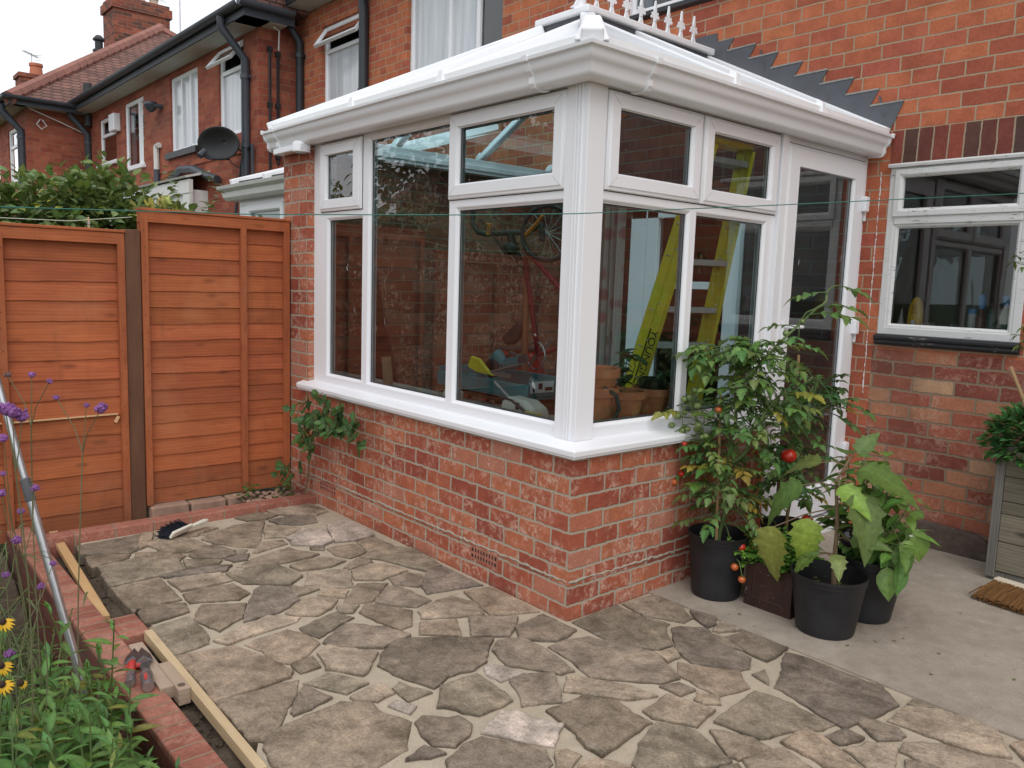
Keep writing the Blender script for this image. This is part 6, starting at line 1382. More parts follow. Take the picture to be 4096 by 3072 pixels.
st = [((r.uniform(-1.75,-.75),r.uniform(-2.35,-1.97),-.34),(r.uniform(-1.75,-.75),r.uniform(-2.35,-1.95),r.uniform(-.12,.10))) for k in range(60)]
st += [((r.uniform(-2.7,-1.5),r.uniform(-2.6,-1.95),-.34),(r.uniform(-2.7,-1.5),r.uniform(-2.6,-1.95),r.uniform(.0,.22))) for k in range(50)]
clump('thin straggly grey-green stems between the bright clump and the fence', st, r, (.05,.09), (.10,.115,.06), 11, 'straggly_perennial', STRAP)
st = [((-.78,-2.0,-.33),(-.80,-1.98,.28)),((-.80,-2.03,-.33),(-.83,-2.04,.20)),((-.74,-2.05,-.33),(-.73,-2.06,.22))]
clump('upright yellow-green goldenrod spike beside the foot of the silver pole', st, r, (.03,.055), (.14,.17,.035), 26, 'goldenrod', STRAP)
# rambling rose against the wall
r = random.Random(3); t = thing('climbing_rose', 'young rose stem arching over the low brick wall beside the end pillar', 'rose', (-2.66,-.06,0))
S = MB(); F = Fol()
main = [Vector(p) for p in ((-2.66,-.07,-.02),(-2.60,-.06,.20),(-2.55,-.07,.42),(-2.46,-.09,.58),(-2.28,-.11,.64),(-2.05,-.12,.66),(-1.80,-.13,.65),(-1.60,-.14,.61))]
S.tube(main, [.006,.006,.0055,.005,.004,.0035,.003,.002], 6)
br = [main, [main[2],Vector((-2.50,-.12,.66)),Vector((-2.42,-.13,.77))], [main[4],Vector((-2.22,-.14,.76)),Vector((-2.12,-.14,.79))], [main[1],Vector((-2.68,-.12,.22)),Vector((-2.74,-.14,.15))], [main[5],Vector((-1.98,-.15,.75)),Vector((-1.90,-.15,.78))],[main[3],Vector((-2.36,-.14,.50)),Vector((-2.30,-.14,.46))]]
for pth in br[1:]: S.tube(pth, [.004,.003,.002], 5, caps=False)
for bi, pth in enumerate(br):
    for k in range(34 if bi == 0 else 5):
        f = (r.uniform(.25, 1)**.75 if bi == 0 else r.uniform(.3, 1))*(len(pth)-1); i = min(len(pth)-2, int(f)); p = pth[i].lerp(pth[i+1], f-i); d = Vector((r.uniform(-1,1), r.uniform(-1,-.1), r.uniform(-.6,.7))).normalized(); L = r.uniform(.07,.12)
        q = p+d*L; S.tube([p,q], .0016, 4, caps=False); s_ = d.cross(Vector((0,-1,.3))).normalized()
        for j in (.45,.78):
            for e in (-1,1): F.leaf(ROUND, p+d*L*j, s_*e+d*.4, r.uniform(.042,.058), up=(0,-1,.4), roll=r.uniform(-.5,.5), col=jit((.055,.12,.045), r, .3))
        F.leaf(ROUND, q, d, r.uniform(.05,.066), up=(0,-1,.4), roll=r.uniform(-.4,.4), col=jit((.06,.135,.045), r, .3))
S.build('stem', mt['stem_br'], t, smooth=True); F.build('foliage', mt['leaf'], t, fix=False)
for i, (p, lab) in enumerate((((-2.84,-.40,.0),'small green weed at the foot of the taller panel'),((-2.74,-.16,.0),'pale green weed in the corner by the brick pillar'))):
    t = thing('weed', lab, 'weed', p, 'weeds along the fence foot'); F = Fol()
    for k in range(46): F.leaf(MINT, (p[0]+r.gauss(0,.03),p[1]+r.gauss(0,.03),r.uniform(.01,.13)), rdir(r,-.2,.8), r.uniform(.02,.045), col=jit((.06,.13,.035), r, .25))
    F.build('foliage', mt['leaf'], t, fix=False)
b = MB()
for k in range(90):
    x, y = r.uniform(-3.0,-2.68), r.uniform(-.45,-.05); s = r.uniform(.008,.024); b.sphere((x,y,s*.4+.012), s, 6, 4, (1,r.uniform(.7,1.2),.7))
for k in range(260):
    x, y = r.uniform(-2.4,.6), r.uniform(-1.735,-1.60); s = r.uniform(.003,.010); b.m = 1; b.sphere((x,y,-.056), s, 5, 4, (1,r.uniform(.7,1.2),.8))
tag(b.build('loose_stones', [mt['block'], mt['soil']]), kind='stuff')
F = Fol(); r = random.Random(77)
for k in range(70):
    x, y = r.uniform(.05,2.4), r.uniform(.62,2.6)
    if r.random() < .55: x, y = r.gauss(.6,.4), r.gauss(1.0,.3)
    if y < .62 or x < .02: continue
    F.leaf(OVATE, (x,y,.004+r.random()*.003), (r.uniform(-1,1),r.uniform(-1,1),.05), r.choice((.006,.008,.010,.014,.02)), col=jit(r.choice(((.20,.16,.11),(.22,.18,.11),(.14,.12,.09),(.12,.15,.05))), r, .3))
tag(F.build('leaf_litter', mt['leaf'], fix=False), kind='stuff')
# ------------------------------------------------------------------ hedge and trees beyond the fence
def leafmass(F, c, rad, n, r, col, size, T=OVATE, lo=.55, hi=1.03, zlo=-.6):
    c = Vector(c)
    for k in range(n):
        d = rdir(r, zlo, 1); f = r.uniform(lo, hi)*(1+.13*math.sin(d.x*9+c.x)*math.sin(d.z*7)); p = c+Vector((d.x*rad[0],d.y*rad[1],d.z*rad[2]))*f
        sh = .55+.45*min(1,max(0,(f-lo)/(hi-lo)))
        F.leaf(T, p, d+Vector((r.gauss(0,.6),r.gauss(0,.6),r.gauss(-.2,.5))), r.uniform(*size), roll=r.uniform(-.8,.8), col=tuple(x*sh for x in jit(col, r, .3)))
r = random.Random(91)
t = thing('hedge', 'big mixed green hedge rising above the shorter fence panel', 'hedge', (-4.3,-1.8,-.3))
F = Fol()
for c, rad, n in (((-4.3,-2.9,1.5),(.8,.8,.85),1500),((-4.3,-2.0,1.55),(.7,.7,.80),1700),((-4.2,-1.35,1.5),(.65,.6,.82),1700),((-4.3,-.92,1.62),(.55,.42,.82),1500),((-4.2,-.45,1.35),(.5,.5,.80),1300),((-4.0,-.05,1.25),(.45,.45,.76),700),((-4.9,-1.5,1.6),(.6,1.2,.75),1000)):
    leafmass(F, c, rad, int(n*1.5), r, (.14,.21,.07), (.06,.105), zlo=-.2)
for k in range(16): p = (r.uniform(-4.3,-3.7), r.uniform(-2.1,-.1), r.uniform(2.05,2.28)); q = Vector(p)+Vector((r.gauss(0,.08),r.gauss(0,.08),r.uniform(.08,.2))); [F.leaf(OVATE, Vector(p).lerp(q,j/5), rdir(r,-.2,.6), .085, col=jit((.09,.14,.045), r, .2)) for j in range(6)]
F.build('foliage', mt['leaf'], t, fix=False)
S = MB()
for k in range(7): y = -2.9+.45*k; S.tube(curve((-4.3,y,-.36),(-4.3+r.gauss(0,.2),y+r.gauss(0,.1),1.8), r, 6, .05), [.03,.025,.022,.02,.016,.012,.008], 6)
S.build('trunk', mt['stem_br'], t)
F = Fol()
for k in range(10): p = (-3.72+r.gauss(0,.06), r.choice((-1.45,-.62,-.5,-.35,-.9,-1.1))+r.gauss(0,.06), r.uniform(1.98,2.2)); [F.leaf(OVATE, p, rdir(r,-.3,.4), .06, col=(.36,.36,.07)) for j in range(3)]
F.build('yellow_blossom', mt['leaf'], t, fix=False)
t = thing('variegated_shrub', 'shrub with a cream and yellow variegated tuft above the fence, right of the hedge', 'shrub', (-4.0,-.58,-.3)); F = Fol(); S = MB()
S.tube(curve((-4.0,-.58,-.36),(-4.0,-.60,2.20), r, 6, .03), [.02,.018,.016,.014,.012,.01,.006], 6)
for k in range(60): F.leaf(OVATE, (-4.0+r.gauss(0,.06),-.60+r.gauss(0,.09),2.22-abs(r.gauss(0,.14))), (r.gauss(.4,.5),r.gauss(0,.6),-.7+r.gauss(0,.3)), r.uniform(.11,.17), col=jit((.40,.40,.12) if k%3 else (.10,.15,.04), r, .15), wid=.75)
for k in range(90): F.leaf(LANCE, (-3.95+r.gauss(0,.1),-.28+r.gauss(0,.22),2.08-abs(r.gauss(0,.08))), rdir(r,-.2,.7), r.uniform(.09,.15), col=jit((.05,.075,.035), r, .2))
S.build('stem', mt['stem_br'], t); F.build('foliage', mt['leaf'], t, fix=False)
for i, (p, h, R_, lab) in enumerate((((-8.2,-6.0),5.2,2.3,'broad garden tree beyond the left edge, mirrored dark in the panes'),((-6.0,-8.5),4.6,2.0,'smaller garden tree further down the garden, mirrored in the panes'))):
    t = thing('garden_tree', lab, 'tree', (p[0],p[1],-.36)); S = MB(); top = Vector((p[0],p[1],h*.6))
    S.tube(curve((p[0],p[1],-.4), top, r, 6, .06), [.16,.14,.12,.11,.10,.08,.06], 8); F = Fol()
    for k in range(9):
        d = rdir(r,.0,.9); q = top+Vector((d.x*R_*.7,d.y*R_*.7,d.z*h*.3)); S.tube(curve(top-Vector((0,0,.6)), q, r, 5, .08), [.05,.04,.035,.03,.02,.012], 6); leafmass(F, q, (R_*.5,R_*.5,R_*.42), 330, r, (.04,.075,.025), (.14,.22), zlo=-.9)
    S.build('trunk', mt['stem_br'], t); F.build('crown', mt['leaf'], t, fix=False)
# ------------------------------------------------------------------ things inside the conservatory
mt['fibre'] = plain('yellow fibreglass', (.64,.53,.02), .4, var=.05)
mt['tread'] = plain('ribbed aluminium tread', (.36,.37,.37), .45, metal=.3, var=.1, scale=60)
t = thing('step_ladder', 'tall yellow fibreglass step ladder with grey treads leaning inside the end windows', 'ladder', (-.62,1.2,.1))
def lp(z, y0, y1):
    s = (z-.1)/2.35; L = y0 < 1.3; return Vector(((-.968+.318*(z-.1)) if L else (-.675+.198*(z-.1)), y0+(y1-y0)*s, z))
dx = Vector((1,0,-.30)).normalized(); ZT = 2.45
for y0, y1, nm in ((1.08,1.12,'l'),(1.53,1.48,'r')):
    A, B = lp(.1,y0,y1), lp(ZT,y0,y1); b = MB()
    up = Vector((0,1,0)); wd = .165 if nm == 'l' else .115; tp = .66 if nm == 'l' else .88
    b.add([A, A+dx*wd, B+dx*wd*tp, B]+[v+Vector((0,.007,0)) for v in (A, A+dx*wd, B+dx*wd*tp, B)], [(0,1,2,3),(7,6,5,4),(0,4,5,1),(1,5,6,2),(2,6,7,3),(3,7,4,0)])
    sy = -1 if nm == 'l' else -1
    for o_ in (0, wd*.96): b.add([A+dx*o_, A+dx*(o_+.006), B+dx*(o_*tp+.006), B+dx*o_*tp]+[v+Vector((0,.034,0)) for v in (A+dx*o_, A+dx*(o_+.006), B+dx*(o_*tp+.006), B+dx*o_*tp)], [(0,1,2,3),(7,6,5,4),(0,4,5,1),(1,5,6,2),(2,6,7,3),(3,7,4,0)])
    b.beam(A+dx*wd*.5-Vector((0,.003,0)), B+dx*wd*tp*.5-Vector((0,.003,0)), .004, .008)
    rail = b.build('rail', mt['fibre'], t, bevel=.0015)
    b = MB()
    for z in (.55,1.05,1.28,1.50,1.82,2.0):
        for o_ in (.03,.048): c = lp(z,y0,y1)+dx*o_-Vector((0,.004,0)); b.sphere(c, .006, 6, 4)
        c = lp(z+.05,y0,y1)+dx*.082-Vector((0,.004,0)); b.sphere(c, .006, 6, 4)
    b.build('rivets', mt['galv'], rail)
for z in (.40,.66,.92,1.255,1.475,1.76,2.05,2.33):
    a, c = lp(z,1.085,1.125), lp(z,1.53,1.48); b = MB(); b.add([a+Vector((.0,.01,0)), a+Vector((.10,.01,0)), c+Vector((.10,0,0)), c]+[v+Vector((0,0,.035)) for v in (a+Vector((.0,.01,0)), a+Vector((.10,.01,0)), c+Vector((.10,0,0)), c)], [(3,2,1,0),(4,5,6,7),(0,1,5,4),(1,2,6,5),(2,3,7,6),(3,0,4,7)]); b.build('tread', mt['tread'], t, bevel=.003)
b = MB(); a, c = lp(ZT,1.12,1.12), lp(ZT,1.48,1.48); b.box(a.x-.02,1.10,ZT-.02,a.x+.10,1.51,ZT+.02); b.build('top_cap', mt['fibre'], t, bevel=.008)
def text(s, size, M4, mat, name, parent, ext=.0008):
    cu = bpy.data.curves.new(name, 'FONT'); cu.body = s; cu.size = size; cu.extrude = ext; cu.align_x = 'LEFT'
    o = bpy.data.objects.new(name+'_c', cu); COL.objects.link(o); dg = bpy.context.evaluated_depsgraph_get(); me = bpy.data.meshes.new_from_object(o.evaluated_get(dg)); COL.objects.unlink(o); bpy.data.objects.remove(o)
    me.materials.clear(); me.materials.append(mat); me.transform(M4); off = Vector(parent['_o']) if '_o' in parent else Vector()
    me.transform(Matrix.Translation(-off)); q = bpy.data.objects.new(name, me); COL.objects.link(q); q.parent = parent; return q
mt['ink'] = plain('black ink', (.01,.01,.01), .5)
ax_ = (lp(1.0,1.08,1.12)-lp(1.6,1.08,1.12)).normalized(); yy = dx; zz = ax_.cross(yy)
o0 = lp(1.40,1.08,1.12)+dx*.090+Vector((0,-.0045,0))
R4 = Matrix((( ax_.x, yy.x, zz.x, o0.x),(ax_.y, yy.y, zz.y, o0.y),(ax_.z, yy.z, zz.z, o0.z),(0,0,0,1)))
text('YOUNGMAN', .072, R4, mt['ink'], 'lettering', t)
b = MB(); b.beam(o0-dx*.010, o0-dx*.010+ax_*.36, .0025, .006, up=(0,1,0)); b.build('lettering_line', mt['ink'], t)
# flower pots on the window board
def tpot(t, c, R_, h, name='pot'):
    b = MB(); rb = R_*.66; b.lathe([(.001,0),(rb,0),(R_*.88,h*.74),(R_*.89,h*.75),(R_,h*.76),(R_,h),(R_*.92,h),(R_*.84,h*.8),(R_*.8,h*.72)], c, 28); return b.build(name, mt['terracotta'], t, smooth=True)
r = random.Random(51)
for lab, c, n_, sz, hh, T, cl in (('slender leafy seedling in a terracotta pot inside the end window, nearest the corner post', (-.25,.625,.897), 30, (.06,.11), .26, OVATE, (.04,.10,.045)), ('bushy dark seedling in a terracotta pot inside the end window, right of the slender one', (-.25,.86,.897), 60, (.045,.075), .13, MINT, (.035,.095,.035))):
    t = thing('potted_seedling', lab, 'potted plant', c, 'seedlings in terracotta pots inside the window'); tpot(t, c, .118, .165)
    b = MB(); b.lathe([(.001,.13),(.095,.128)], c, 16); b.build('compost', mt['potsoil'], t)
    F = Fol(); S = MB()
    for k in range(3): q = Vector(c)+Vector((r.gauss(0,.04),r.gauss(0,.05),.14+hh*r.uniform(.7,1))); pts = curve(Vector(c)+Vector((0,0,.12)), q, r, 5, .01); S.tube(pts, .0028, 5, caps=False); [F.leaf(T, pts[r.randrange(2,6)], rdir(r,-.4,.5), r.uniform(*sz), col=jit(cl, r, .2)) for j in range(n_//3)]
    S.build('stem', mt['stem'], t); F.build('foliage', mt['leaf'], t, fix=False)
    if T is MINT: b = MB(); b.lathe([(.075,.15),(.08,.215),(.082,.22),(.07,.22)], c, 20); b.build('liner_pot', plain('black liner', (.015,.02,.015), .4), t, smooth=True)
t = thing('stacked_pots', 'stack of empty terracotta pots beside the white corner post', 'flower pots', (-.27,.36,.897), None)
tpot(t, (-.27,.40,.897), .135, .20); tpot(t, (-.27,.40,1.0), .138, .195); b = MB()
b = MB(); b.tube([(-.16,.36,1.10),(-.125,.42,1.06),(-.12,.44,.99),(-.13,.40,.91)], .012, 8); tag(b.build('hose_loop', mt['black_pvc'], smooth=True, loc=(-.13,.4,.9)), 'loop of black hose between the stacked pots and the glass', 'hose')
mt['bluep'] = plain('blue plastic', (.04,.22,.50), .4)
t = thing('watering_can', 'blue plastic can with long spout glimpsed behind the stacked terracotta pots', 'watering can', (-.40,.60,.897))
b = MB(); b.lathe([(.001,0),(.075,0),(.08,.10),(.06,.15),(.03,.17)], (-.40,.62,.897), 16); b.build('body', mt['bluep'], t, smooth=True); b = MB(); b.tube([(-.39,.60,.94),(-.36,.60,1.05),(-.35,.62,1.13)], [.022,.014,.010], 8); b.build('spout', mt['bluep'], t, smooth=True)
# bench with open teal tool case
t = thing('workbench', 'dark folding workbench with red clamps holding the teal case', 'workbench', (-1.15,.55,.1))
b = MB(); b.box(-1.62,.42,.905,-.72,.60,.93); b.box(-1.62,.62,.905,-.72,.80,.93); b.build('top', wood('bench top', (.10,.05,.03), (.2,.1,.06), 'x', .7, 1., .2, .1), t, bevel=.003)
for x in (-1.52,-.84):
    for y0, y1 in ((.45,.30),(.78,.95)): b = MB(); b.beam((x,y0,.905),(x,y1,.1),.035,.045); b.build('leg', mt['black_pvc'], t)
for x in (-1.40,-1.22):
    b = MB(); b.beam((x,.44,.90),(x+.14,.32,.60),.05,.03,up=(0,1,0)); b.tube([(x+.02,.40,.83),(x+.02,.30,.83)], .018, 8); b.build('clamp', mt['redp'], t)
mt['teal'] = plain('teal plastic case', (.010,.17,.195), .45, var=.08)
t = thing('tool_case', 'open teal plastic tool case with a white label on its end', 'tool case', (-1.15,.50,.93))
x0,x1,y0,y1,z0,z1 = -1.60,-.72,.34,.66,.955,1.075
b = MB(); b.box(x0,y0,z0,x1,y1,z0+.012)
for q in ((x0,y0,x1,y0+.012),(x0,y1-.012,x1,y1),(x0,y0+.012,x0+.012,y1-.012),(x1-.012,y0+.012,x1,y1-.012)): b.box(q[0],q[1],z0+.012,q[2],q[3],z1-.03 if q[1]==y0 else z1)
b.box(-1.30,y0+.02,z0+.012,-1.22,y0+.10,z1-.02); b.box(-.98,y0+.03,z0+.012,-.80,y0+.10,z0+.07)
b.build('tray', mt['teal'], t, bevel=.008)
b = MB(); b.box(x1+.001,.36,1.0,x1+.003,.54,1.065); lb = b.build('label', mt['blind'], t)
b = MB(); b.box(x1+.0035,.375,1.005,x1+.0045,.39,1.045); b.box(x1+.0035,.42,1.02,x1+.0045,.45,1.055); b.box(x1+.0035,.47,1.01,x1+.0045,.53,1.03); b.build('print', mt['ink'], lb)
t = thing('circular_saw', 'teal power saw with round motor resting in the open case', 'power tool', (-1.0,.52,1.03))
b = MB(); b.tube([(-1.25,.52,1.12),(-1.20,.52,1.165),(-1.14,.52,1.12)], [.035,.045,.032], 12); b.tube([(-1.14,.52,1.12),(-1.07,.52,1.135),(-.98,.52,1.165)], [.03,.042,.038], 14); b.build('body', mt['teal'], t, smooth=True)
b = MB(); b.beam((-1.12,.43,1.085),(-.92,.46,1.145),.08,.006); b.build('base_plate', mt['galv'], t); b = MB(); b.tube([(-1.21,.47,1.09),(-1.21,.49,1.09)], .06, 20); b.tube([(-1.10,.50,1.17),(-1.06,.50,1.20),(-1.0,.50,1.185)], .012, 8); b.tube([(-.985,.52,1.163),(-.955,.52,1.172)], .034, 12); b.build('blade_guard', mt['black_pvc'], t)
t = thing('handsaw', 'yellow handled saw lying on the edge of the teal case', 'saw', (-1.2,.42,1.08))
b = MB(); b.prism([(-1.36,1.09),(-1.33,1.16),(-1.25,1.15),(-1.15,1.08),(-1.10,1.055),(-1.28,1.065)], .40, .425, lambda u, v, w: (u,w,v)); b.build('handle', mt['fibre'], t, bevel=.008); b = MB(); b.box(-1.2,.41,1.06,-.95,.413,1.085); b.build('blade', mt['galv'], t)
b = MB(); b.prism([(-1.06,1.03),(-.72,1.03),(-.70,1.10),(-.78,1.0)], .30, .302, lambda u, v, w: (u,w,v))
t = thing('plug_tool', 'cream power tool with dark cord on the sill beside the corner post', 'power tool', (-.8,.25,.895))
b = MB(); b.prism([(-.80,.897),(-.785,.965),(-.74,.99),(-.60,.985),(-.52,.95),(-.50,.897)], .20, .32, lambda u, v, w: (u,w,v)); b.build('body', mt['creamp'], t, bevel=.02)
b = MB(); b.tube([(-.80,.24,.93),(-.78,.19,.985),(-.68,.185,.98),(-.58,.18,.94),(-.50,.17,.90)], .007, 6); b.build('cord', mt['black_pvc'], t, smooth=True); b = MB(); b.tube([(-.93,.27,1.05),(-.785,.27,.97)], .007, 6); b.build('rod', mt['galv'], t)
b = MB(); b.box(-.66,.198,.93,-.63,.20,.97); b.build('switch', mt['black_pvc'], t)
b = MB(); b.lathe([(.001,0),(.06,0),(.062,.05),(.03,.075),(.001,.08)], (-1.30,.25,.895), 14); tag(b.build('round_tub', mt['creamp'], smooth=True, loc=(-1.3,.25,.895)), 'small pale round tub on the inner sill under the teal case', 'tub')
b = MB(); b.box(-.56,.14,.897,-.44,.20,.935); tag(b.build('sponge_block', mt['fibre'], bevel=.006, loc=(-.5,.17,.897)), 'yellow block lying at the inner foot of the corner post', 'sponge')
b = MB(); n = 20
b.lathe([(.034,0),(.034,.19),(.028,.19),(.028,.0)], (0,0,0), 20, None, Matrix.Translation((-2.12,.30,.897)) @ Matrix.Rotation(math.radians(-9),4,'Y'))
tag(b.build('cardboard_tube', plain('cardboard', (.36,.24,.14), .8), smooth=True, loc=(-2.12,.3,.897)), 'brown cardboard tube standing on the sill in the wide middle pane', 'cardboard tube')
b = MB(); b.prism([(-2.74,.1),(-2.16,.1),(-2.17,.5),(-2.74,1.95)], .50, .515, lambda u, v, w: (u,w,v)); tag(b.build('leaning_board', plain('dark red board', (.045,.014,.012), .6), loc=(-2.5,.5,.1)), 'dark red triangular board leaning inside the wide middle pane', 'board')
# bicycle clamped in a repair stand
mt['tyre'] = plain('black tyre', (.012,.012,.013), .6); mt['bikered'] = plain('red bike frame', (.22,.02,.03), .3); mt['orange'] = plain('orange tape', (.50,.16,.02), .6)
t = thing('bicycle', 'dark road bicycle with drop bars standing on its back wheel behind the third window', 'bicycle', (-1.15,.85,.1))
b = MB(); b.tube([(-1.68,.66,2.09),(-1.675,.66,2.0),(-1.64,.68,1.945),(-1.57,.70,1.935),(-1.36,.72,1.94),(-1.18,.72,1.935),(-1.11,.71,1.965),(-1.06,.70,1.99),(-1.03,.69,1.97),(-1.02,.69,1.88)], .017, 10); b.build('handlebar', mt['tyre'], t, smooth=True)
b = MB(); b.tube([(-1.53,.68,1.93),(-1.52,.67,2.0)], .016, 8); b.tube([(-1.20,.68,1.90),(-1.13,.67,1.93),(-1.04,.66,1.985),(-.995,.66,2.03)], [.012,.014,.012,.009], 8); b.build('brake_lever', mt['orange'], t, smooth=True)
b = MB(); b.tube([(-1.36,.72,1.94),(-1.33,.73,1.84),(-1.30,.76,1.76)], [.026,.03,.024], 8); b.sphere((-1.34,.72,1.84), .05, 10, 8, (1.2,1,.9)); b.build('stem', mt['tyre'], t, smooth=True)
b = MB(); b.tube([(-1.26,.76,1.84),(-1.0,.86,1.58),(-.86,.95,1.30)], .018, 8); b.tube([(-1.28,.78,1.78),(-1.27,.92,1.15)], .016, 8); b.tube([(-.86,.95,1.30),(-1.27,.92,1.15)], .014, 8); b.tube([(-.86,.95,1.30),(-1.0,.95,.62)], .012, 8); b.tube([(-1.27,.92,1.15),(-1.0,.95,.62)], .011, 8); b.build('frame', mt['bikered'], t, smooth=True)
for c, rad, a in (((-1.03,.74,1.93),.165,.5),((-1.0,.95,.58),.33,.3)):
    b = MB(); pts = [(c[0]+rad*math.cos(x)*math.cos(a), c[1]+rad*math.cos(x)*math.sin(a), c[2]+rad*math.sin(x)) for x in np.linspace(0,2*pi,37)]; b.tube(pts, .015, 8, caps=False); w = b.build('wheel', mt['tyre'], t, smooth=True)
    b = MB()
    for k in range(14): x = 2*pi*k/14; b.tube([c, (c[0]+rad*math.cos(x)*math.cos(a), c[1]+rad*math.cos(x)*math.sin(a), c[2]+rad*math.sin(x))], .0012, 4, caps=False)
    b.build('spokes', mt['galv'], w)
b = MB(); b.prism([(-.09,0),(-.02,.05),(.07,.12),(.10,.10),(.08,.0),(.02,-.04),(-.06,-.05)], -.02, .02, lambda u, v, w: (-1.40+u,.80+w,1.26+v)); b.build('saddle', mt['tyre'], t, bevel=.012)
b = MB(); pts = [(-1.27+.09*math.cos(x), .90, 1.15+.09*math.sin(x)) for x in np.linspace(0,2*pi,25)]; b.tube(pts, .006, 6, caps=False); b.tube([(-1.27,.90,1.15),(-1.36,.885,1.03)], .010, 6); b.tube([(-1.27,.94,1.15),(-1.18,.955,1.27)], .010, 6); b.box(-1.40,.83,1.01,-1.32,.88,1.03); b.build('crank', mt['galv'], t)
b = MB()
for k in range(4): b.tube([(-1.66+.1*k,.68,1.96),(-1.55+.07*k,.62,2.02-.03*k),(-1.38,.70,1.80),(-1.27,.76,1.72)], .003, 5)
b.build('brake_cable', mt['tyre'], t)
t = thing('repair_stand', 'upright post of a stand carrying the bicycle', 'stand', (-1.30,.82,.1))
b = MB(); b.tube([(-1.30,.84,.1),(-1.30,.82,1.80)], .022, 10); b.build('post', plain('orange brown post', (.22,.07,.03), .5), t, smooth=True)
for a in (0.3,2.4,4.5): b = MB(); b.tube([(-1.30,.84,.35),(-1.30+.35*math.cos(a),.84+.35*math.sin(a),.11)], .014, 6); b.build('leg', mt['black_pvc'], t)
# clutter on the floor behind the bench
mt['dkbox'] = plain('dark crate', (.05,.028,.024), .7, var=.25)
for lab, q, m_ in (('dark crate on the conservatory floor behind the teal case','-1.75,.95,.1,-1.45,1.35,.98','dkbox'),('dull red toolbox on a crate behind the teal case','-1.62,.85,.985,-1.42,1.10,1.16','redp')):
    q = [float(v) for v in q.split(',')]; t = thing('storage_crate', lab, 'crate', ((q[0]+q[3])/2,(q[1]+q[4])/2,q[2]))
    b = MB(); b.box(*q); b.build('body', mt[m_], t, bevel=.015); b = MB(); b.box(q[0]-.01,q[1]-.01,q[5],q[3]+.01,q[4]+.01,q[5]+.025); b.build('lid', mt['dkbox'], t, bevel=.008)
# curtain by the patio door
b = MB(); n = 60; vs = []; 
for i in range(n+1):
    x = -2.62+.50*i/n; y = W-.10+.035*math.sin(i*.75)+.012*math.sin(i*1.9)
    vs += [(x,y,.15),(x,y,2.36)]
b.add(vs, [(2*i,2*i+2,2*i+3,2*i+1) for i in range(n)])
m, nt, bs = M('floral curtain'); g = N(nt); p = g.pos(); vo = g.n('ShaderNodeTexVoronoi'); vo.inputs['Scale'].default_value = 6; g.l(p, vo.inputs['Vector'])
sp = g.n('ShaderNodeSeparateXYZ'); g.l(p, sp.inputs[0]); fl_ = g.math('MULTIPLY', g.math('SUBTRACT',1.,g.step(vo.outputs['Distance'],.25,.45)), g.step(sp.outputs[0],-2.38,-2.33))
g.l(g.mix(fl_, g.mix(g.step(sp.outputs[0],-2.38,-2.34), (.15,.20,.22), (.24,.22,.20)), (.20,.085,.085)), bs.inputs['Base Color']); bs.inputs['Roughness'].default_value = .9
tag(b.build('curtain', m, smooth=True, loc=(-2.37,W-.1,.15)), 'blue-grey and floral curtains hanging beside the patio door, seen through the end window', 'curtain')
# ------------------------------------------------------------------ kitchen sill
def bottle(label, x, prof, mat, cap=None, y=2.90, nm='bottle', sc3=(1,1,1), group='bottles on the kitchen window sill'):
    t = thing(nm, label, 'bottle', (x,y,1.406), group); b = MB(); b.lathe(prof, (x,y,1.406), 18, None, Matrix.Diagonal(Vector(sc3))); b.build('body', mat, t, smooth=True)
    if cap: b = MB(); b.lathe(cap[0], (x,y,1.406), 14); b.build('cap', cap[1], t, smooth=True)
    return t
mt['yellowp'] = plain('yellow bottle', (.62,.40,.01), .3); mt['clearp'] = plain('clear plastic', (.42,.46,.47), .2); mt['redliq'] = plain('dark red liquid', (.10,.02,.03), .3); mt['greenp'] = plain('dark green plastic', (.03,.10,.08), .3); mt['whitep'] = plain('white plastic', (.72,.73,.72), .4)
t = bottle('bright yellow bullet shaped bottle on the kitchen sill', .298, [(.001,0),(.046,0),(.050,.02),(.052,.06),(.049,.12),(.038,.17),(.022,.20),(.001,.212)], mt['yellowp'], sc3=(1,.6,1))
b = MB(); b.box(.285,2.866,1.416,.308,2.869,1.462); b.build('label', mt['blind'], t)
b = MB(); [b.box(.278+.002*k,2.8625,1.51+.016*k,.318-.003*k,2.866,1.515+.016*k) for k in range(4)]; b.build('print', plain('brown print', (.3,.19,.02), .5), t)
bottle('thin pale nozzle bottle, leftmost on the kitchen sill', .205, [(.001,0),(.024,0),(.022,.03),(.006,.11),(.003,.13),(.001,.132)], mt['clearp'])
bottle('clear bottle with light blue cap on the kitchen sill', .648, [(.001,0),(.024,0),(.025,.10),(.024,.115)], mt['clearp'], ([(.025,.115),(.025,.145),(.001,.147)], mt['bluep']))
bottle('dark red spray bottle with blue trigger on the kitchen sill', .70, [(.001,0),(.032,0),(.034,.09),(.015,.12),(.012,.15)], mt['redliq'], ([(.02,.15),(.022,.22),(.012,.24),(.001,.24)], mt['bluep']))
bottle('slim dark green bottle with black top on the kitchen sill', .762, [(.001,0),(.028,0),(.03,.10),(.012,.13),(.011,.15)], mt['greenp'], ([(.014,.15),(.014,.18),(.004,.185),(.004,.205),(.001,.205)], mt['ink']))
t = bottle('white labelled spray bottle with blue trigger at the right end of the kitchen sill', .846, [(.001,0),(.036,0),(.037,.10),(.02,.15),(.014,.17)], mt['whitep'], ([(.016,.17),(.03,.20),(.03,.235),(.001,.24)], mt['bluep']), y=2.88)
b = MB(); b.lathe([(.0378,.03),(.0378,.06)], (.846,2.88,1.406), 18); b.build('green_band', mt['greenp'], t)
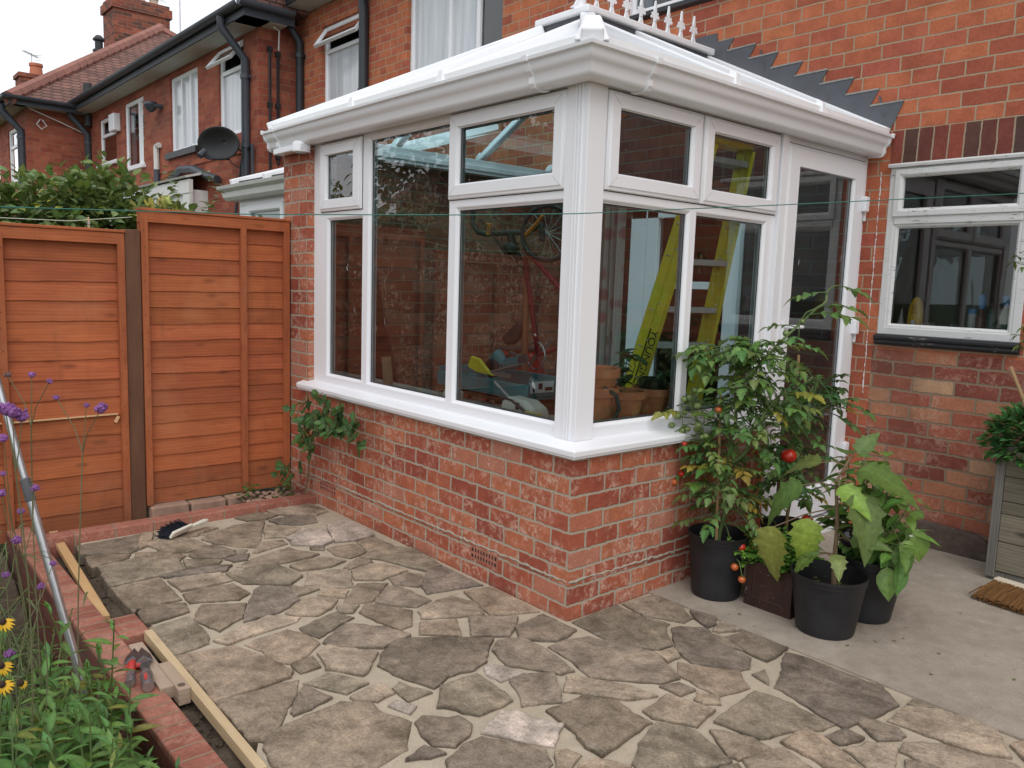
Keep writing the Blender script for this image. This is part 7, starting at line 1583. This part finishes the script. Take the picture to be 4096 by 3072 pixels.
b = MB(); b.prism([(.412,1.408),(.53,1.408),(.555,1.452),(.548,1.455),(.522,1.415),(.42,1.415),(.402,1.452),(.395,1.45)], 2.85, 2.95, lambda u, v, w: (u,w,v)); tag(b.build('plastic_dish', mt['clearp'], bevel=.004, loc=(.47,2.9,1.406)), 'shallow clear plastic dish in the middle of the kitchen sill', 'dish')
# ------------------------------------------------------------------ camera, world, sun
cd = bpy.data.cameras.new('camera'); cam = bpy.data.objects.new('camera', cd); COL.objects.link(cam)
cd.sensor_width = 36; cd.lens = 3226.66/4096*36; cd.clip_end = 1000; cd.clip_start = .05
cam.matrix_world = Matrix(((rt.x,-dn.x,-fwd.x,CAM.x),(rt.y,-dn.y,-fwd.y,CAM.y),(rt.z,-dn.z,-fwd.z,CAM.z),(0,0,0,1)))
sc.camera = cam
w = bpy.data.worlds.new('World'); sc.world = w; w.use_nodes = True; nt = w.node_tree; g = N(nt)
sky = g.n('ShaderNodeTexSky'); sky.sky_type = 'NISHITA'; sky.sun_disc = False
SD = Vector((.62,-.42,.95)).normalized()     # towards the (hidden) sun
sky.sun_elevation = math.asin(SD.z); sky.sun_rotation = math.atan2(SD.x, SD.y)
hs = g.n('ShaderNodeHueSaturation'); hs.inputs['Saturation'].default_value = .35; g.l(sky.outputs[0], hs.inputs['Color'])
cl = g.mix(.72, hs.outputs[0], (9.6,9.9,10.3))
bg = nt.nodes['Background']; g.l(cl, bg.inputs[0]); bg.inputs[1].default_value = .134
sd = bpy.data.lights.new('sun', 'SUN'); so = bpy.data.objects.new('sun', sd); COL.objects.link(so); sd.energy = 1.15; sd.angle = math.radians(50); sd.color = (1,.96,.9)
so.rotation_euler = SD.to_track_quat('Z', 'Y').to_euler()
sc.view_settings.view_transform = 'Standard'; sc.view_settings.look = 'None'; sc.view_settings.exposure = 0; sc.view_settings.gamma = 1
sc.cycles.use_denoising = True; sc.cycles.max_bounces = 8; sc.cycles.transparent_max_bounces = 24; sc.cycles.glossy_bounces = 4; sc.cycles.sample_clamp_indirect = 6
for o in bpy.data.objects:
    if '_o' in o.keys(): del o['_o']
